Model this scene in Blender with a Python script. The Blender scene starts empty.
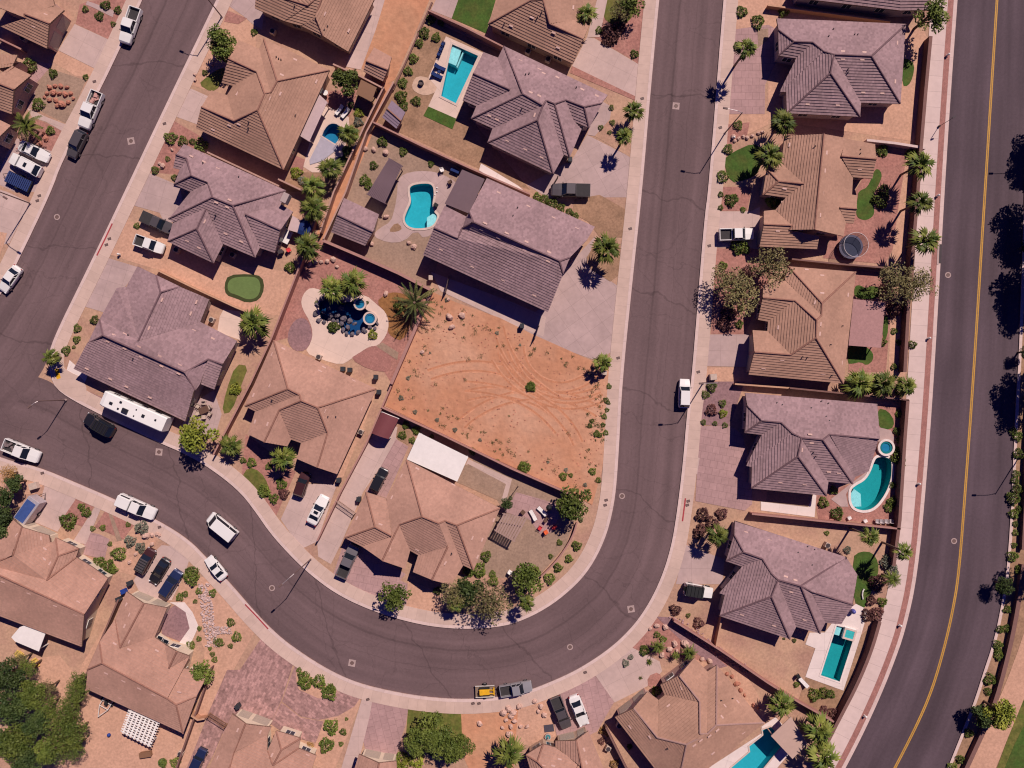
import bpy, math, random
from math import sin, cos, pi, radians, atan2, hypot, sqrt
from mathutils import Vector, Matrix
from mathutils.geometry import tessellate_polygon
R = random.Random(7)
scene = bpy.context.scene
COL = scene.collection
CAMH, PXM = 118.5, 6.0            # camera height (m) and photo pixels per metre on the ground

def W(px, py, z=0.0):
    k = (CAMH - z) / CAMH
    return Vector(((px - 512) / PXM * k, (384 - py) / PXM * k, z))

def T(ox, oy, s, txt):
    out = []
    for p in txt.split():
        a = p.split(',')
        out.append((ox + float(a[0]) / s, oy + float(a[1]) / s))
    return out

# ------------------------------------------------------------------ materials
def _n(nt, t, **kw):
    n = nt.nodes.new(t)
    for k, v in kw.items():
        setattr(n, k, v)
    return n

MATS = {}
def M(name, col, rough=0.9, big=(0.15, 0.12), fine=(3.0, 0.14), bump=0.0, joints=None, spec=0.25, metal=0.0,
      tint=None, coat=0.0, uvn=False, tracks=False):
    """Principled material: base colour broken up by two noises, optional joint / tile pattern on UV, optional bump."""
    if name in MATS: return MATS[name]
    m = bpy.data.materials.new(name); m.use_nodes = True
    nt = m.node_tree; L = nt.links.new
    b = nt.nodes['Principled BSDF']
    b.inputs['Roughness'].default_value = rough
    b.inputs['Specular IOR Level'].default_value = spec
    b.inputs['Metallic'].default_value = metal
    if coat: b.inputs['Coat Weight'].default_value = coat
    tc = _n(nt, 'ShaderNodeTexCoord')
    rgb = _n(nt, 'ShaderNodeRGB'); rgb.outputs[0].default_value = (*col, 1)
    cur = rgb.outputs[0]
    src = tc.outputs['UV'] if uvn else tc.outputs['Object']
    if tint:      # second colour in soft patches: (colour, scale, amount)
        nz = _n(nt, 'ShaderNodeTexNoise'); nz.inputs['Scale'].default_value = tint[1]; nz.inputs['Detail'].default_value = 5
        L(src, nz.inputs['Vector'])
        mr = _n(nt, 'ShaderNodeMapRange'); mr.inputs['From Min'].default_value = .42; mr.inputs['From Max'].default_value = .66
        mr.inputs['To Max'].default_value = tint[2]
        L(nz.outputs['Fac'], mr.inputs['Value'])
        mx = _n(nt, 'ShaderNodeMix', data_type='RGBA'); L(mr.outputs[0], mx.inputs['Factor'])
        L(cur, mx.inputs['A']); mx.inputs['B'].default_value = (*tint[0], 1); cur = mx.outputs['Result']
    val = None
    for (sc, am), det in ((big, 4), (fine, 3)):
        if am <= 0: continue
        nz = _n(nt, 'ShaderNodeTexNoise'); nz.inputs['Scale'].default_value = sc; nz.inputs['Detail'].default_value = det
        nz.inputs['Roughness'].default_value = .65
        L(src, nz.inputs['Vector'])
        mr = _n(nt, 'ShaderNodeMapRange'); mr.inputs['From Min'].default_value = .25; mr.inputs['From Max'].default_value = .75
        mr.inputs['To Min'].default_value = 1 - am; mr.inputs['To Max'].default_value = 1 + am
        L(nz.outputs['Fac'], mr.inputs['Value'])
        if val is None: val = mr.outputs[0]
        else:
            mm = _n(nt, 'ShaderNodeMath', operation='MULTIPLY'); L(val, mm.inputs[0]); L(mr.outputs[0], mm.inputs[1]); val = mm.outputs[0]
    if tracks:    # curved wheel tracks left by a grader
        for sc, am, off in ((.20, .09, (-9, 14, 0)), (.26, .08, (25, 2, 0))):
            mp = _n(nt, 'ShaderNodeMapping'); mp.inputs['Location'].default_value = off; L(src, mp.inputs['Vector'])
            wv = _n(nt, 'ShaderNodeTexWave', wave_type='RINGS', rings_direction='Z'); wv.inputs['Scale'].default_value = sc; wv.inputs['Distortion'].default_value = 6
            wv.inputs['Detail'].default_value = 1.5; wv.inputs['Detail Scale'].default_value = .25; L(mp.outputs[0], wv.inputs['Vector'])
            nz = _n(nt, 'ShaderNodeTexNoise'); nz.inputs['Scale'].default_value = .13; L(mp.outputs[0], nz.inputs['Vector'])
            mk = _n(nt, 'ShaderNodeMapRange'); mk.inputs['From Min'].default_value = .46; mk.inputs['From Max'].default_value = .6; L(nz.outputs['Fac'], mk.inputs['Value'])
            mr = _n(nt, 'ShaderNodeMapRange'); mr.inputs['From Min'].default_value = .05; mr.inputs['From Max'].default_value = .35; mr.inputs['To Min'].default_value = -am; mr.inputs['To Max'].default_value = am * .3
            L(wv.outputs['Fac'], mr.inputs['Value'])
            q = _n(nt, 'ShaderNodeMath', operation='MULTIPLY_ADD'); L(mr.outputs[0], q.inputs[0]); L(mk.outputs[0], q.inputs[1]); q.inputs[2].default_value = 1
            mm = _n(nt, 'ShaderNodeMath', operation='MULTIPLY'); L(val, mm.inputs[0]); L(q.outputs[0], mm.inputs[1]); val = mm.outputs[0]
    if joints:    # (brick width, row height, mortar, mortar value, per brick variation, offset)
        bw, rh, mo, mv, var, off = joints
        br = _n(nt, 'ShaderNodeTexBrick'); br.offset = off; br.squash = 1
        br.inputs['Scale'].default_value = 1; br.inputs['Brick Width'].default_value = bw; br.inputs['Row Height'].default_value = rh
        br.inputs['Mortar Size'].default_value = mo; br.inputs['Mortar Smooth'].default_value = .3; br.inputs['Bias'].default_value = 0
        br.inputs['Color1'].default_value = (1 - var,) * 3 + (1,); br.inputs['Color2'].default_value = (1 + var,) * 3 + (1,)
        br.inputs['Mortar'].default_value = (mv,) * 3 + (1,)
        L(tc.outputs['UV'], br.inputs['Vector'])
        mm = _n(nt, 'ShaderNodeMath', operation='MULTIPLY'); L(br.outputs['Color'], mm.inputs[1])
        if val is None: mm.inputs[0].default_value = 1
        else: L(val, mm.inputs[0])
        val = mm.outputs[0]
    if val is not None:
        mx = _n(nt, 'ShaderNodeVectorMath', operation='SCALE'); L(cur, mx.inputs[0]); L(val, mx.inputs['Scale']); cur = mx.outputs[0]
    L(cur, b.inputs['Base Color'])
    if bump:
        nz = _n(nt, 'ShaderNodeTexNoise'); nz.inputs['Scale'].default_value = fine[0] * 1.3; nz.inputs['Detail'].default_value = 4
        L(src, nz.inputs['Vector'])
        bp = _n(nt, 'ShaderNodeBump'); bp.inputs['Distance'].default_value = bump; bp.inputs['Strength'].default_value = 1
        L(nz.outputs['Fac'], bp.inputs['Height']); L(bp.outputs[0], b.inputs['Normal'])
    MATS[name] = m
    return m

def roof_mat(name, col, var=.10):
    """Concrete roof tile: courses along UV u, every course a sawtooth step (bump) with a dark lap gap."""
    if name in MATS: return MATS[name]
    m = bpy.data.materials.new(name); m.use_nodes = True
    nt = m.node_tree; L = nt.links.new; b = nt.nodes['Principled BSDF']
    b.inputs['Roughness'].default_value = .85; b.inputs['Specular IOR Level'].default_value = .2
    tc = _n(nt, 'ShaderNodeTexCoord')
    br = _n(nt, 'ShaderNodeTexBrick'); br.offset = .5
    br.inputs['Scale'].default_value = 1; br.inputs['Brick Width'].default_value = .33; br.inputs['Row Height'].default_value = .43
    br.inputs['Mortar Size'].default_value = .0; br.inputs['Bias'].default_value = 0
    br.inputs['Color1'].default_value = (1 - var,) * 3 + (1,); br.inputs['Color2'].default_value = (1 + var,) * 3 + (1,)
    L(tc.outputs['UV'], br.inputs['Vector'])
    n1 = _n(nt, 'ShaderNodeTexNoise'); n1.inputs['Scale'].default_value = .22; n1.inputs['Detail'].default_value = 5; L(tc.outputs['Object'], n1.inputs['Vector'])
    r1 = _n(nt, 'ShaderNodeMapRange'); r1.inputs['From Min'].default_value = .3; r1.inputs['From Max'].default_value = .7
    r1.inputs['To Min'].default_value = .88; r1.inputs['To Max'].default_value = 1.12; L(n1.outputs['Fac'], r1.inputs['Value'])
    n2 = _n(nt, 'ShaderNodeTexNoise'); n2.inputs['Scale'].default_value = 3.2; n2.inputs['Detail'].default_value = 3; L(tc.outputs['Object'], n2.inputs['Vector'])
    r2 = _n(nt, 'ShaderNodeMapRange'); r2.inputs['From Min'].default_value = .3; r2.inputs['From Max'].default_value = .7
    r2.inputs['To Min'].default_value = .94; r2.inputs['To Max'].default_value = 1.06; L(n2.outputs['Fac'], r2.inputs['Value'])
    a = _n(nt, 'ShaderNodeMath', operation='MULTIPLY'); L(r1.outputs[0], a.inputs[0]); L(r2.outputs[0], a.inputs[1])
    c = _n(nt, 'ShaderNodeMath', operation='MULTIPLY'); L(a.outputs[0], c.inputs[0]); L(br.outputs['Color'], c.inputs[1])
    vm = _n(nt, 'ShaderNodeVectorMath', operation='SCALE'); vm.inputs[0].default_value = col; L(c.outputs[0], vm.inputs['Scale'])
    L(vm.outputs[0], b.inputs['Base Color'])
    MATS[name] = m
    return m

def road_mat(name, col, lanes, streak=.16, crack=.5):
    """Asphalt on a ribbon: UV x = metres along, y = 0..1 across. Wheel-path streaks, sealed cracks, patches."""
    m = bpy.data.materials.new(name); m.use_nodes = True
    nt = m.node_tree; L = nt.links.new; b = nt.nodes['Principled BSDF']
    b.inputs['Roughness'].default_value = .88; b.inputs['Specular IOR Level'].default_value = .2
    tc = _n(nt, 'ShaderNodeTexCoord')
    def mul(x, y):
        q = _n(nt, 'ShaderNodeMath', operation='MULTIPLY'); L(x, q.inputs[0]); L(y, q.inputs[1]); return q.outputs[0]
    def noise(vec, sc, lo, hi, det=4, a=.3, c=.7):
        z = _n(nt, 'ShaderNodeTexNoise'); z.inputs['Scale'].default_value = sc; z.inputs['Detail'].default_value = det; L(vec, z.inputs['Vector'])
        r = _n(nt, 'ShaderNodeMapRange'); r.inputs['From Min'].default_value = a; r.inputs['From Max'].default_value = c
        r.inputs['To Min'].default_value = lo; r.inputs['To Max'].default_value = hi; L(z.outputs['Fac'], r.inputs['Value']); return r.outputs[0]
    mp = _n(nt, 'ShaderNodeMapping'); mp.inputs['Scale'].default_value = (.012, lanes, 1); L(tc.outputs['UV'], mp.inputs['Vector'])
    v = noise(mp.outputs[0], 1.7, 1 - streak, 1 + streak, 5)
    v = mul(v, noise(tc.outputs['Object'], .09, .90, 1.10))
    v = mul(v, noise(tc.outputs['Object'], 2.2, .93, 1.07))
    v = mul(v, noise(tc.outputs['Object'], 9., .92, 1.08, 2))
    # crack network
    nz = _n(nt, 'ShaderNodeTexNoise'); nz.inputs['Scale'].default_value = .16; nz.inputs['Detail'].default_value = 4; L(tc.outputs['Object'], nz.inputs['Vector'])
    va = _n(nt, 'ShaderNodeVectorMath', operation='MULTIPLY_ADD'); L(nz.outputs['Color'], va.inputs[0]); va.inputs[1].default_value = (7, 7, 0); L(tc.outputs['Object'], va.inputs[2])
    vo = _n(nt, 'ShaderNodeTexVoronoi', feature='DISTANCE_TO_EDGE'); vo.inputs['Scale'].default_value = .115; L(va.outputs[0], vo.inputs['Vector'])
    cr = _n(nt, 'ShaderNodeMapRange'); cr.inputs['From Min'].default_value = .002; cr.inputs['From Max'].default_value = .011
    cr.inputs['To Min'].default_value = 1 - crack * .4; cr.inputs['To Max'].default_value = 1; L(vo.outputs['Distance'], cr.inputs['Value'])
    v = mul(v, cr.outputs[0])
    # transverse cracks about every nine metres and one wandering long seam
    sp = _n(nt, 'ShaderNodeSeparateXYZ'); L(tc.outputs['UV'], sp.inputs[0])
    n3 = _n(nt, 'ShaderNodeTexNoise'); n3.inputs['Scale'].default_value = .22; n3.inputs['Detail'].default_value = 5; L(tc.outputs['Object'], n3.inputs['Vector'])
    def line(src, k, wob, wid, depth, shift=0.0, rep=True):
        a = _n(nt, 'ShaderNodeMath', operation='MULTIPLY'); L(src, a.inputs[0]); a.inputs[1].default_value = k
        c = _n(nt, 'ShaderNodeMath', operation='MULTIPLY_ADD'); L(n3.outputs['Fac'], c.inputs[0]); c.inputs[1].default_value = wob; L(a.outputs[0], c.inputs[2])
        d = _n(nt, 'ShaderNodeMath', operation='SUBTRACT'); L(c.outputs[0], d.inputs[0]); d.inputs[1].default_value = shift
        if rep:
            f = _n(nt, 'ShaderNodeMath', operation='PINGPONG'); L(d.outputs[0], f.inputs[0]); f.inputs[1].default_value = 1
        else:
            f = _n(nt, 'ShaderNodeMath', operation='ABSOLUTE'); L(d.outputs[0], f.inputs[0])
        r = _n(nt, 'ShaderNodeMapRange'); r.inputs['From Min'].default_value = wid * .3; r.inputs['From Max'].default_value = wid
        r.inputs['To Min'].default_value = 1 - depth; r.inputs['To Max'].default_value = 1; L(f.outputs[0], r.inputs['Value'])
        return r.outputs[0]
    if crack > .15:
        v = mul(v, line(sp.outputs['X'], 1 / 8.5, .55, .026, .24))
        v = mul(v, line(sp.outputs['X'], 1 / 13.7, .9, .016, .16, .4))
        v = mul(v, line(sp.outputs['Y'], 1, .06, .022, .20, .36, False))
        v = mul(v, line(sp.outputs['Y'], 1, .10, .008, .14, .66, False))
        v = mul(v, line(sp.outputs['Y'], 1, .02, .05, .07, .30, False))
    vm = _n(nt, 'ShaderNodeVectorMath', operation='SCALE'); vm.inputs[0].default_value = col; L(v, vm.inputs['Scale'])
    L(vm.outputs[0], b.inputs['Base Color'])
    MATS[name] = m
    return m

def leaf_mat(name, col, col2):
    if name in MATS: return MATS[name]
    m = bpy.data.materials.new(name); m.use_nodes = True
    nt = m.node_tree; L = nt.links.new; b = nt.nodes['Principled BSDF']
    b.inputs['Roughness'].default_value = .6; b.inputs['Specular IOR Level'].default_value = .25
    tc = _n(nt, 'ShaderNodeTexCoord')
    n1 = _n(nt, 'ShaderNodeTexNoise'); n1.inputs['Scale'].default_value = 1.1; n1.inputs['Detail'].default_value = 3; L(tc.outputs['Object'], n1.inputs['Vector'])
    oi = _n(nt, 'ShaderNodeObjectInfo')
    r1 = _n(nt, 'ShaderNodeMapRange'); r1.inputs['From Min'].default_value = .35; r1.inputs['From Max'].default_value = .65; L(n1.outputs['Fac'], r1.inputs['Value'])
    mx = _n(nt, 'ShaderNodeMix', data_type='RGBA'); L(r1.outputs[0], mx.inputs['Factor'])
    mx.inputs['A'].default_value = (*col, 1); mx.inputs['B'].default_value = (*col2, 1)
    r2 = _n(nt, 'ShaderNodeMapRange'); r2.inputs['To Min'].default_value = .85; r2.inputs['To Max'].default_value = 1.5; L(oi.outputs['Random'], r2.inputs['Value'])
    vm = _n(nt, 'ShaderNodeVectorMath', operation='SCALE'); L(mx.outputs['Result'], vm.inputs[0]); L(r2.outputs[0], vm.inputs['Scale'])
    L(vm.outputs[0], b.inputs['Base Color'])
    MATS[name] = m
    return m

def water_mat(name, tint):
    m = bpy.data.materials.new(name); m.use_nodes = True
    nt = m.node_tree; L = nt.links.new
    nt.nodes.remove(nt.nodes['Principled BSDF'])
    out = nt.nodes['Material Output']
    tr = _n(nt, 'ShaderNodeBsdfTransparent'); tr.inputs[0].default_value = (*tint, 1)
    gl = _n(nt, 'ShaderNodeBsdfGlossy'); gl.inputs['Roughness'].default_value = .05
    fr = _n(nt, 'ShaderNodeFresnel'); fr.inputs['IOR'].default_value = 1.33
    tc = _n(nt, 'ShaderNodeTexCoord')
    nz = _n(nt, 'ShaderNodeTexNoise'); nz.inputs['Scale'].default_value = 2.2; nz.inputs['Detail'].default_value = 3; L(tc.outputs['Object'], nz.inputs['Vector'])
    bp = _n(nt, 'ShaderNodeBump'); bp.inputs['Distance'].default_value = .04; L(nz.outputs['Fac'], bp.inputs['Height'])
    L(bp.outputs[0], gl.inputs['Normal']); L(bp.outputs[0], fr.inputs['Normal'])
    mx = _n(nt, 'ShaderNodeMixShader'); L(fr.outputs[0], mx.inputs[0]); L(tr.outputs[0], mx.inputs[1]); L(gl.outputs[0], mx.inputs[2])
    L(mx.outputs[0], out.inputs['Surface'])
    MATS[name] = m
    return m

# ------------------------------------------------------------------ mesh builder
class MB:
    def __init__(s): s.v = []; s.f = []; s.mi = []; s.uv = []
    def face(s, pts, mi=0, uv=None):
        i = len(s.v); s.v.extend([tuple(p) for p in pts]); s.f.append(list(range(i, i + len(pts)))); s.mi.append(mi); s.uv.append(uv); return s
    def grid(s, rows, closed=False, mi=0):
        """skin between successive rings of points"""
        i = len(s.v); n = len(rows[0])
        for r in rows: s.v.extend([tuple(p) for p in r])
        for a in range(len(rows) - 1):
            for b in range(n if closed else n - 1):
                c = (b + 1) % n
                s.f.append([i + a * n + b, i + a * n + c, i + (a + 1) * n + c, i + (a + 1) * n + b]); s.mi.append(mi); s.uv.append(None)
        return s
    def box(s, cx, cy, z0, sx, sy, sz, rot=0, bev=0.0, mi=0, top=None):
        """box with base centre; top=(scale x, scale y) tapers it; bev chamfers vertical edges and top edge"""
        c, n = cos(rot), sin(rot)
        def ring(hx, hy, z):
            b = min(bev, hx * .9, hy * .9)
            q = [(hx - b, -hy), (hx, -hy + b), (hx, hy - b), (hx - b, hy), (-hx + b, hy), (-hx, hy - b), (-hx, -hy + b), (-hx + b, -hy)] if bev else [(hx, -hy), (hx, hy), (-hx, hy), (-hx, -hy)]
            return [(cx + x * c - y * n, cy + x * n + y * c, z) for x, y in q]
        tx, ty = top or (1, 1)
        hx, hy = sx / 2, sy / 2
        rows = [ring(hx, hy, z0)]
        if bev:
            rows.append(ring(hx * tx, hy * ty, z0 + sz - bev)); rows.append(ring(hx * tx - bev * .7, hy * ty - bev * .7, z0 + sz))
        else: rows.append(ring(hx * tx, hy * ty, z0 + sz))
        s.grid(rows, True, mi); s.face(rows[-1], mi); s.face(rows[0][::-1], mi)
        return s
    def prism(s, poly, z0, z1, mi=0, bottom=True):
        a = [(p[0], p[1], z0) for p in poly]; b = [(p[0], p[1], z1) for p in poly]
        ar = sum(poly[i][0] * poly[(i + 1) % len(poly)][1] - poly[(i + 1) % len(poly)][0] * poly[i][1] for i in range(len(poly)))
        if ar < 0: a.reverse(); b.reverse()
        s.grid([a, b], True, mi)
        tri = tessellate_polygon([[Vector(p) for p in b]])
        for t in tri:
            q = [b[k] for k in t]
            if (q[1][0] - q[0][0]) * (q[2][1] - q[0][1]) - (q[1][1] - q[0][1]) * (q[2][0] - q[0][0]) < 0: q.reverse()
            s.face(q, mi)
            if bottom: s.face([(x, y, z0) for x, y, _ in reversed(q)], mi)
        return s
    def tube(s, path, r, n=6, mi=0, cap=True):
        path = [Vector(p) for p in path]; rows = []
        for i, p in enumerate(path):
            d = (path[min(i + 1, len(path) - 1)] - path[max(i - 1, 0)]).normalized()
            u = d.cross(Vector((0, 0, 1)) if abs(d.z) < .9 else Vector((1, 0, 0))).normalized(); w = d.cross(u)
            rr = r[i] if isinstance(r, (list, tuple)) else r
            rows.append([p + (u * cos(2 * pi * k / n) + w * sin(2 * pi * k / n)) * rr for k in range(n)])
        s.grid(rows, True, mi)
        if cap: s.face(rows[0][::-1], mi); s.face(rows[-1], mi)
        return s
    def ball(s, c, rx, ry=None, rz=None, n=10, m=6, mi=0, jit=0, half=False):
        ry = ry or rx; rz = rz or rx; rows = []
        for a in range(m + 1):
            t = (pi / 2 if half else pi) * a / m
            row = []
            for k in range(n):
                j = 1 + (R.uniform(-jit, jit) if 0 < a < m else 0)
                row.append((c[0] + rx * j * sin(t) * cos(2 * pi * k / n), c[1] + ry * j * sin(t) * sin(2 * pi * k / n), c[2] + rz * j * cos(t)))
            rows.append(row)
        s.grid(rows[::-1], True, mi); return s
    def cyl(s, cx, cy, z0, r, h, n=16, mi=0, r2=None):
        a = [(cx + r * cos(2 * pi * k / n), cy + r * sin(2 * pi * k / n), z0) for k in range(n)]
        r2 = r if r2 is None else r2
        b = [(cx + r2 * cos(2 * pi * k / n), cy + r2 * sin(2 * pi * k / n), z0 + h) for k in range(n)]
        s.grid([a, b], True, mi); s.face(b, mi); s.face(a[::-1], mi); return s
    def ringwall(s, cx, cy, z0, r0, r1, h, n=20, mi=0):
        P = lambda r, z: [(cx + r * cos(2 * pi * k / n), cy + r * sin(2 * pi * k / n), z) for k in range(n)]
        s.grid([P(r0, z0), P(r0, z0 + h), P(r1, z0 + h), P(r1, z0), P(r0, z0)][::-1], True, mi); return s
    def mesh(s, name, mats, smooth=False):
        me = bpy.data.meshes.new(name); me.from_pydata(s.v, [], s.f)
        mats = mats if isinstance(mats, (list, tuple)) else [mats]
        for m in mats: me.materials.append(m)
        if len(mats) > 1: me.polygons.foreach_set('material_index', s.mi)
        if any(u is not None for u in s.uv):
            uvl = me.uv_layers.new(name='UVMap').data
            k = 0
            for f, u in zip(s.f, s.uv):
                for j in range(len(f)):
                    if u is not None: uvl[k].uv = u[j]
                    k += 1
        if smooth: me.polygons.foreach_set('use_smooth', [True] * len(me.polygons))
        me.update()
        return me
    def build(s, name, mats, parent=None, loc=(0, 0, 0), rot=0, smooth=False):
        return link(name, s.mesh(name, mats, smooth), parent, loc, rot)

def link(name, me, parent=None, loc=(0, 0, 0), rot=0):
    o = bpy.data.objects.new(name, me); COL.objects.link(o)
    o.location = loc; o.rotation_euler = (0, 0, rot)
    if parent is not None: o.parent = parent
    return o

LABELS = {}
def tag(o, label=None, cat=None, group=None, kind=None):
    if label: o['label'] = label
    if cat: o['category'] = cat
    if group: o['group'] = group
    if kind: o['kind'] = kind
    return o

def thing(name, label, cat, loc=(0, 0, 0), rot=0, group=None):
    return tag(link(name, None, None, loc, rot), label, cat, group)

def dup(root, loc, rot=0, sc=1.0, label=None, group=None):
    r = root.copy(); COL.objects.link(r); r.location = loc; r.rotation_euler = (0, 0, rot); r.scale = (sc, sc, sc) if isinstance(sc, (int, float)) else sc
    if label: r['label'] = label
    if group: r['group'] = group
    for ch in list(root.children):
        c = ch.copy(); COL.objects.link(c); c.parent = r
        for g in ch.children:
            d = g.copy(); COL.objects.link(d); d.parent = c
    return r

# ------------------------------------------------------------------ polygon helpers (2D)
def area(p): return sum(p[i][0] * p[(i + 1) % len(p)][1] - p[(i + 1) % len(p)][0] * p[i][1] for i in range(len(p))) / 2
def chaikin(p, it=2):
    for _ in range(it):
        q = []
        for i in range(len(p)):
            a, b = p[i], p[(i + 1) % len(p)]
            q += [(a[0] * .75 + b[0] * .25, a[1] * .75 + b[1] * .25), (a[0] * .25 + b[0] * .75, a[1] * .25 + b[1] * .75)]
        p = q
    return p
def smooth_line(p, it=2):
    for _ in range(it):
        q = [p[0]]
        for a, b in zip(p, p[1:]):
            q += [(a[0] * .75 + b[0] * .25, a[1] * .75 + b[1] * .25), (a[0] * .25 + b[0] * .75, a[1] * .25 + b[1] * .75)]
        p = q + [p[-1]]
    return p
def inside(pt, p):
    x, y = pt; r = False
    for i in range(len(p)):
        (x0, y0), (x1, y1) = p[i][:2], p[(i + 1) % len(p)][:2]
        if (y0 > y) != (y1 > y) and x < (x1 - x0) * (y - y0) / (y1 - y0) + x0: r = not r
    return r
def offset(p, d, closed=True):
    """offset to the left of travel by d (CCW polygon: d > 0 shrinks)"""
    n = len(p); out = []
    for i in range(n):
        a = p[i - 1] if (closed or i > 0) else None; b = p[i]; c = p[(i + 1) % n] if (closed or i < n - 1) else None
        ns = []
        for u, v in ((a, b), (b, c)):
            if u is None or v is None: continue
            dx, dy = v[0] - u[0], v[1] - u[1]; l = hypot(dx, dy)
            if l > 1e-6: ns.append((-dy / l, dx / l))
        if not ns: out.append((b[0], b[1])); continue
        if len(ns) == 1: nx, ny = ns[0]; k = 1
        else:
            nx, ny = ns[0][0] + ns[1][0], ns[0][1] + ns[1][1]; l = hypot(nx, ny)
            if l < .3: nx, ny = ns[0]; k = 1
            else:
                nx /= l; ny /= l; k = 1 / max(.35, nx * ns[0][0] + ny * ns[0][1])
        out.append((b[0] + nx * d * k, b[1] + ny * d * k))
    return out
def resample(p, n):
    ds = [0]
    for a, b in zip(p, p[1:]): ds.append(ds[-1] + hypot(b[0] - a[0], b[1] - a[1]))
    out = []; j = 0
    for i in range(n):
        t = ds[-1] * i / (n - 1)
        while j < len(ds) - 2 and ds[j + 1] < t: j += 1
        k = (t - ds[j]) / max(1e-9, ds[j + 1] - ds[j]); a, b = p[j], p[j + 1]
        out.append((a[0] + (b[0] - a[0]) * k, a[1] + (b[1] - a[1]) * k))
    return out
def G(p): return [tuple(W(x, y)[:2]) for x, y in p]
GZ = 0.10       # level of the lots above the road
# ------------------------------------------------------------------ houses
PITCH = 0.42
EAVE = 3.05
TAN = roof_mat('tan_roof_tile', (.40, .23, .165), .07)
TAN2 = roof_mat('pale_tan_roof_tile', (.43, .245, .185), .07)
GREY = roof_mat('grey_roof_tile', (.315, .205, .212), .14)
STUCCO = {k: M('stucco_' + k, c, .9, (.3, .08), (4, .06)) for k, c in
          dict(tan=(.42, .29, .21), cream=(.62, .50, .38), pink=(.45, .29, .24), grey=(.40, .31, .29), white=(.7, .64, .58)).items()}
FASC = M('brown_fascia_paint', (.20, .12, .09), .7)
CAPT = M('tan_ridge_tile', (.30, .15, .11), .85, fine=(2.5, .2))
CAPG = M('grey_ridge_tile', (.17, .10, .11), .85, fine=(2.5, .2))
VENT = M('pale_vent_metal', (.62, .40, .34), .6, fine=(2, .05))
PIPE = M('dark_pipe', (.05, .04, .05), .6)
GLASS = M('window_glass', (.03, .04, .06), .08, fine=(1, 0), big=(.2, .1), spec=.6)
FRAME = M('white_window_frame', (.75, .72, .68), .5, fine=(1, 0))
GDOOR = M('cream_garage_door', (.55, .45, .36), .6, joints=(1.2, .55, .03, .75, .02, 0))
BROWNDOOR = M('dark_brown_garage_door', (.10, .05, .04), .6)
HOUSES = {}

def vent_mesh():
    b = MB(); b.face([(-.34, -.13, 0), (.34, -.13, 0), (.34, .13, .0), (-.34, .13, 0)])
    b.face([(-.34, -.13, .10), (.34, -.13, .10), (.30, .13, .03), (-.30, .13, .03)])
    b.face([(-.34, -.13, 0), (.34, -.13, 0), (.34, -.13, .10), (-.34, -.13, .10)])
    b.face([(.34, -.13, 0), (.34, .13, 0), (.30, .13, .03), (.34, -.13, .10)]); b.face([(-.34, .13, 0), (-.34, -.13, 0), (-.34, -.13, .10), (-.30, .13, .03)])
    return b.mesh('roof_vent', VENT)
VENTME = vent_mesh()

COURSE, LIP = .43, .08
def clipv(poly, lo, hi):
    for lim, sg in ((lo, 1), (hi, -1)):
        out = []
        for i in range(len(poly)):
            a, b = poly[i], poly[(i + 1) % len(poly)]
            da, db = (a[1] - lim) * sg, (b[1] - lim) * sg
            if da >= 0: out.append(a)
            if da * db < 0:
                t = da / (da - db); out.append((a[0] + (b[0] - a[0]) * t, a[1] + (b[1] - a[1]) * t, a[2].lerp(b[2], t)))
        poly = out
        if len(poly) < 3: return []
    return poly
def tiles(mb, pts, uv, u, v, nrm):
    """cover one triangle of roof with overlapping tile courses: each course lifts off the one below it"""
    if nrm.z < 0: nrm = -nrm
    tri = [(a[0], a[1], p) for a, p in zip(uv, pts)]
    v0 = min(a[1] for a in uv); v1 = max(a[1] for a in uv)
    k = math.floor(v0 / COURSE + 1e-6)
    while k * COURSE < v1 - 1e-4:
        lo, hi = k * COURSE, (k + 1) * COURSE
        c = clipv(tri, lo, hi)
        if c:
            lift = lambda q: q[2] + nrm * (LIP * (1 - (q[1] - lo) / COURSE))
            mb.face([lift(q) for q in c], 0, [(q[0], q[1]) for q in c])
            e = sorted((q for q in c if abs(q[1] - lo) < 1e-4), key=lambda q: q[0])
            if len(e) >= 2:
                a, b = e[0], e[-1]
                if (b[2] - a[2]).length > .02:
                    mb.face([a[2], b[2], lift(b), lift(a)], 0, [(a[0], lo - .01), (b[0], lo - .01), (b[0], lo), (a[0], lo)])
        k += 1
def selfx(p):
    n = len(p)
    def X(a, b, c, d):
        o = lambda p, q, r: (q[0] - p[0]) * (r[1] - p[1]) - (q[1] - p[1]) * (r[0] - p[0])
        return o(a, b, c) * o(a, b, d) < -1e-9 and o(c, d, a) * o(c, d, b) < -1e-9
    return any(X(p[i], p[(i + 1) % n], p[j], p[(j + 1) % n]) for i in range(n) for j in range(i + 2, n) if (j + 1) % n != i)

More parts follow.
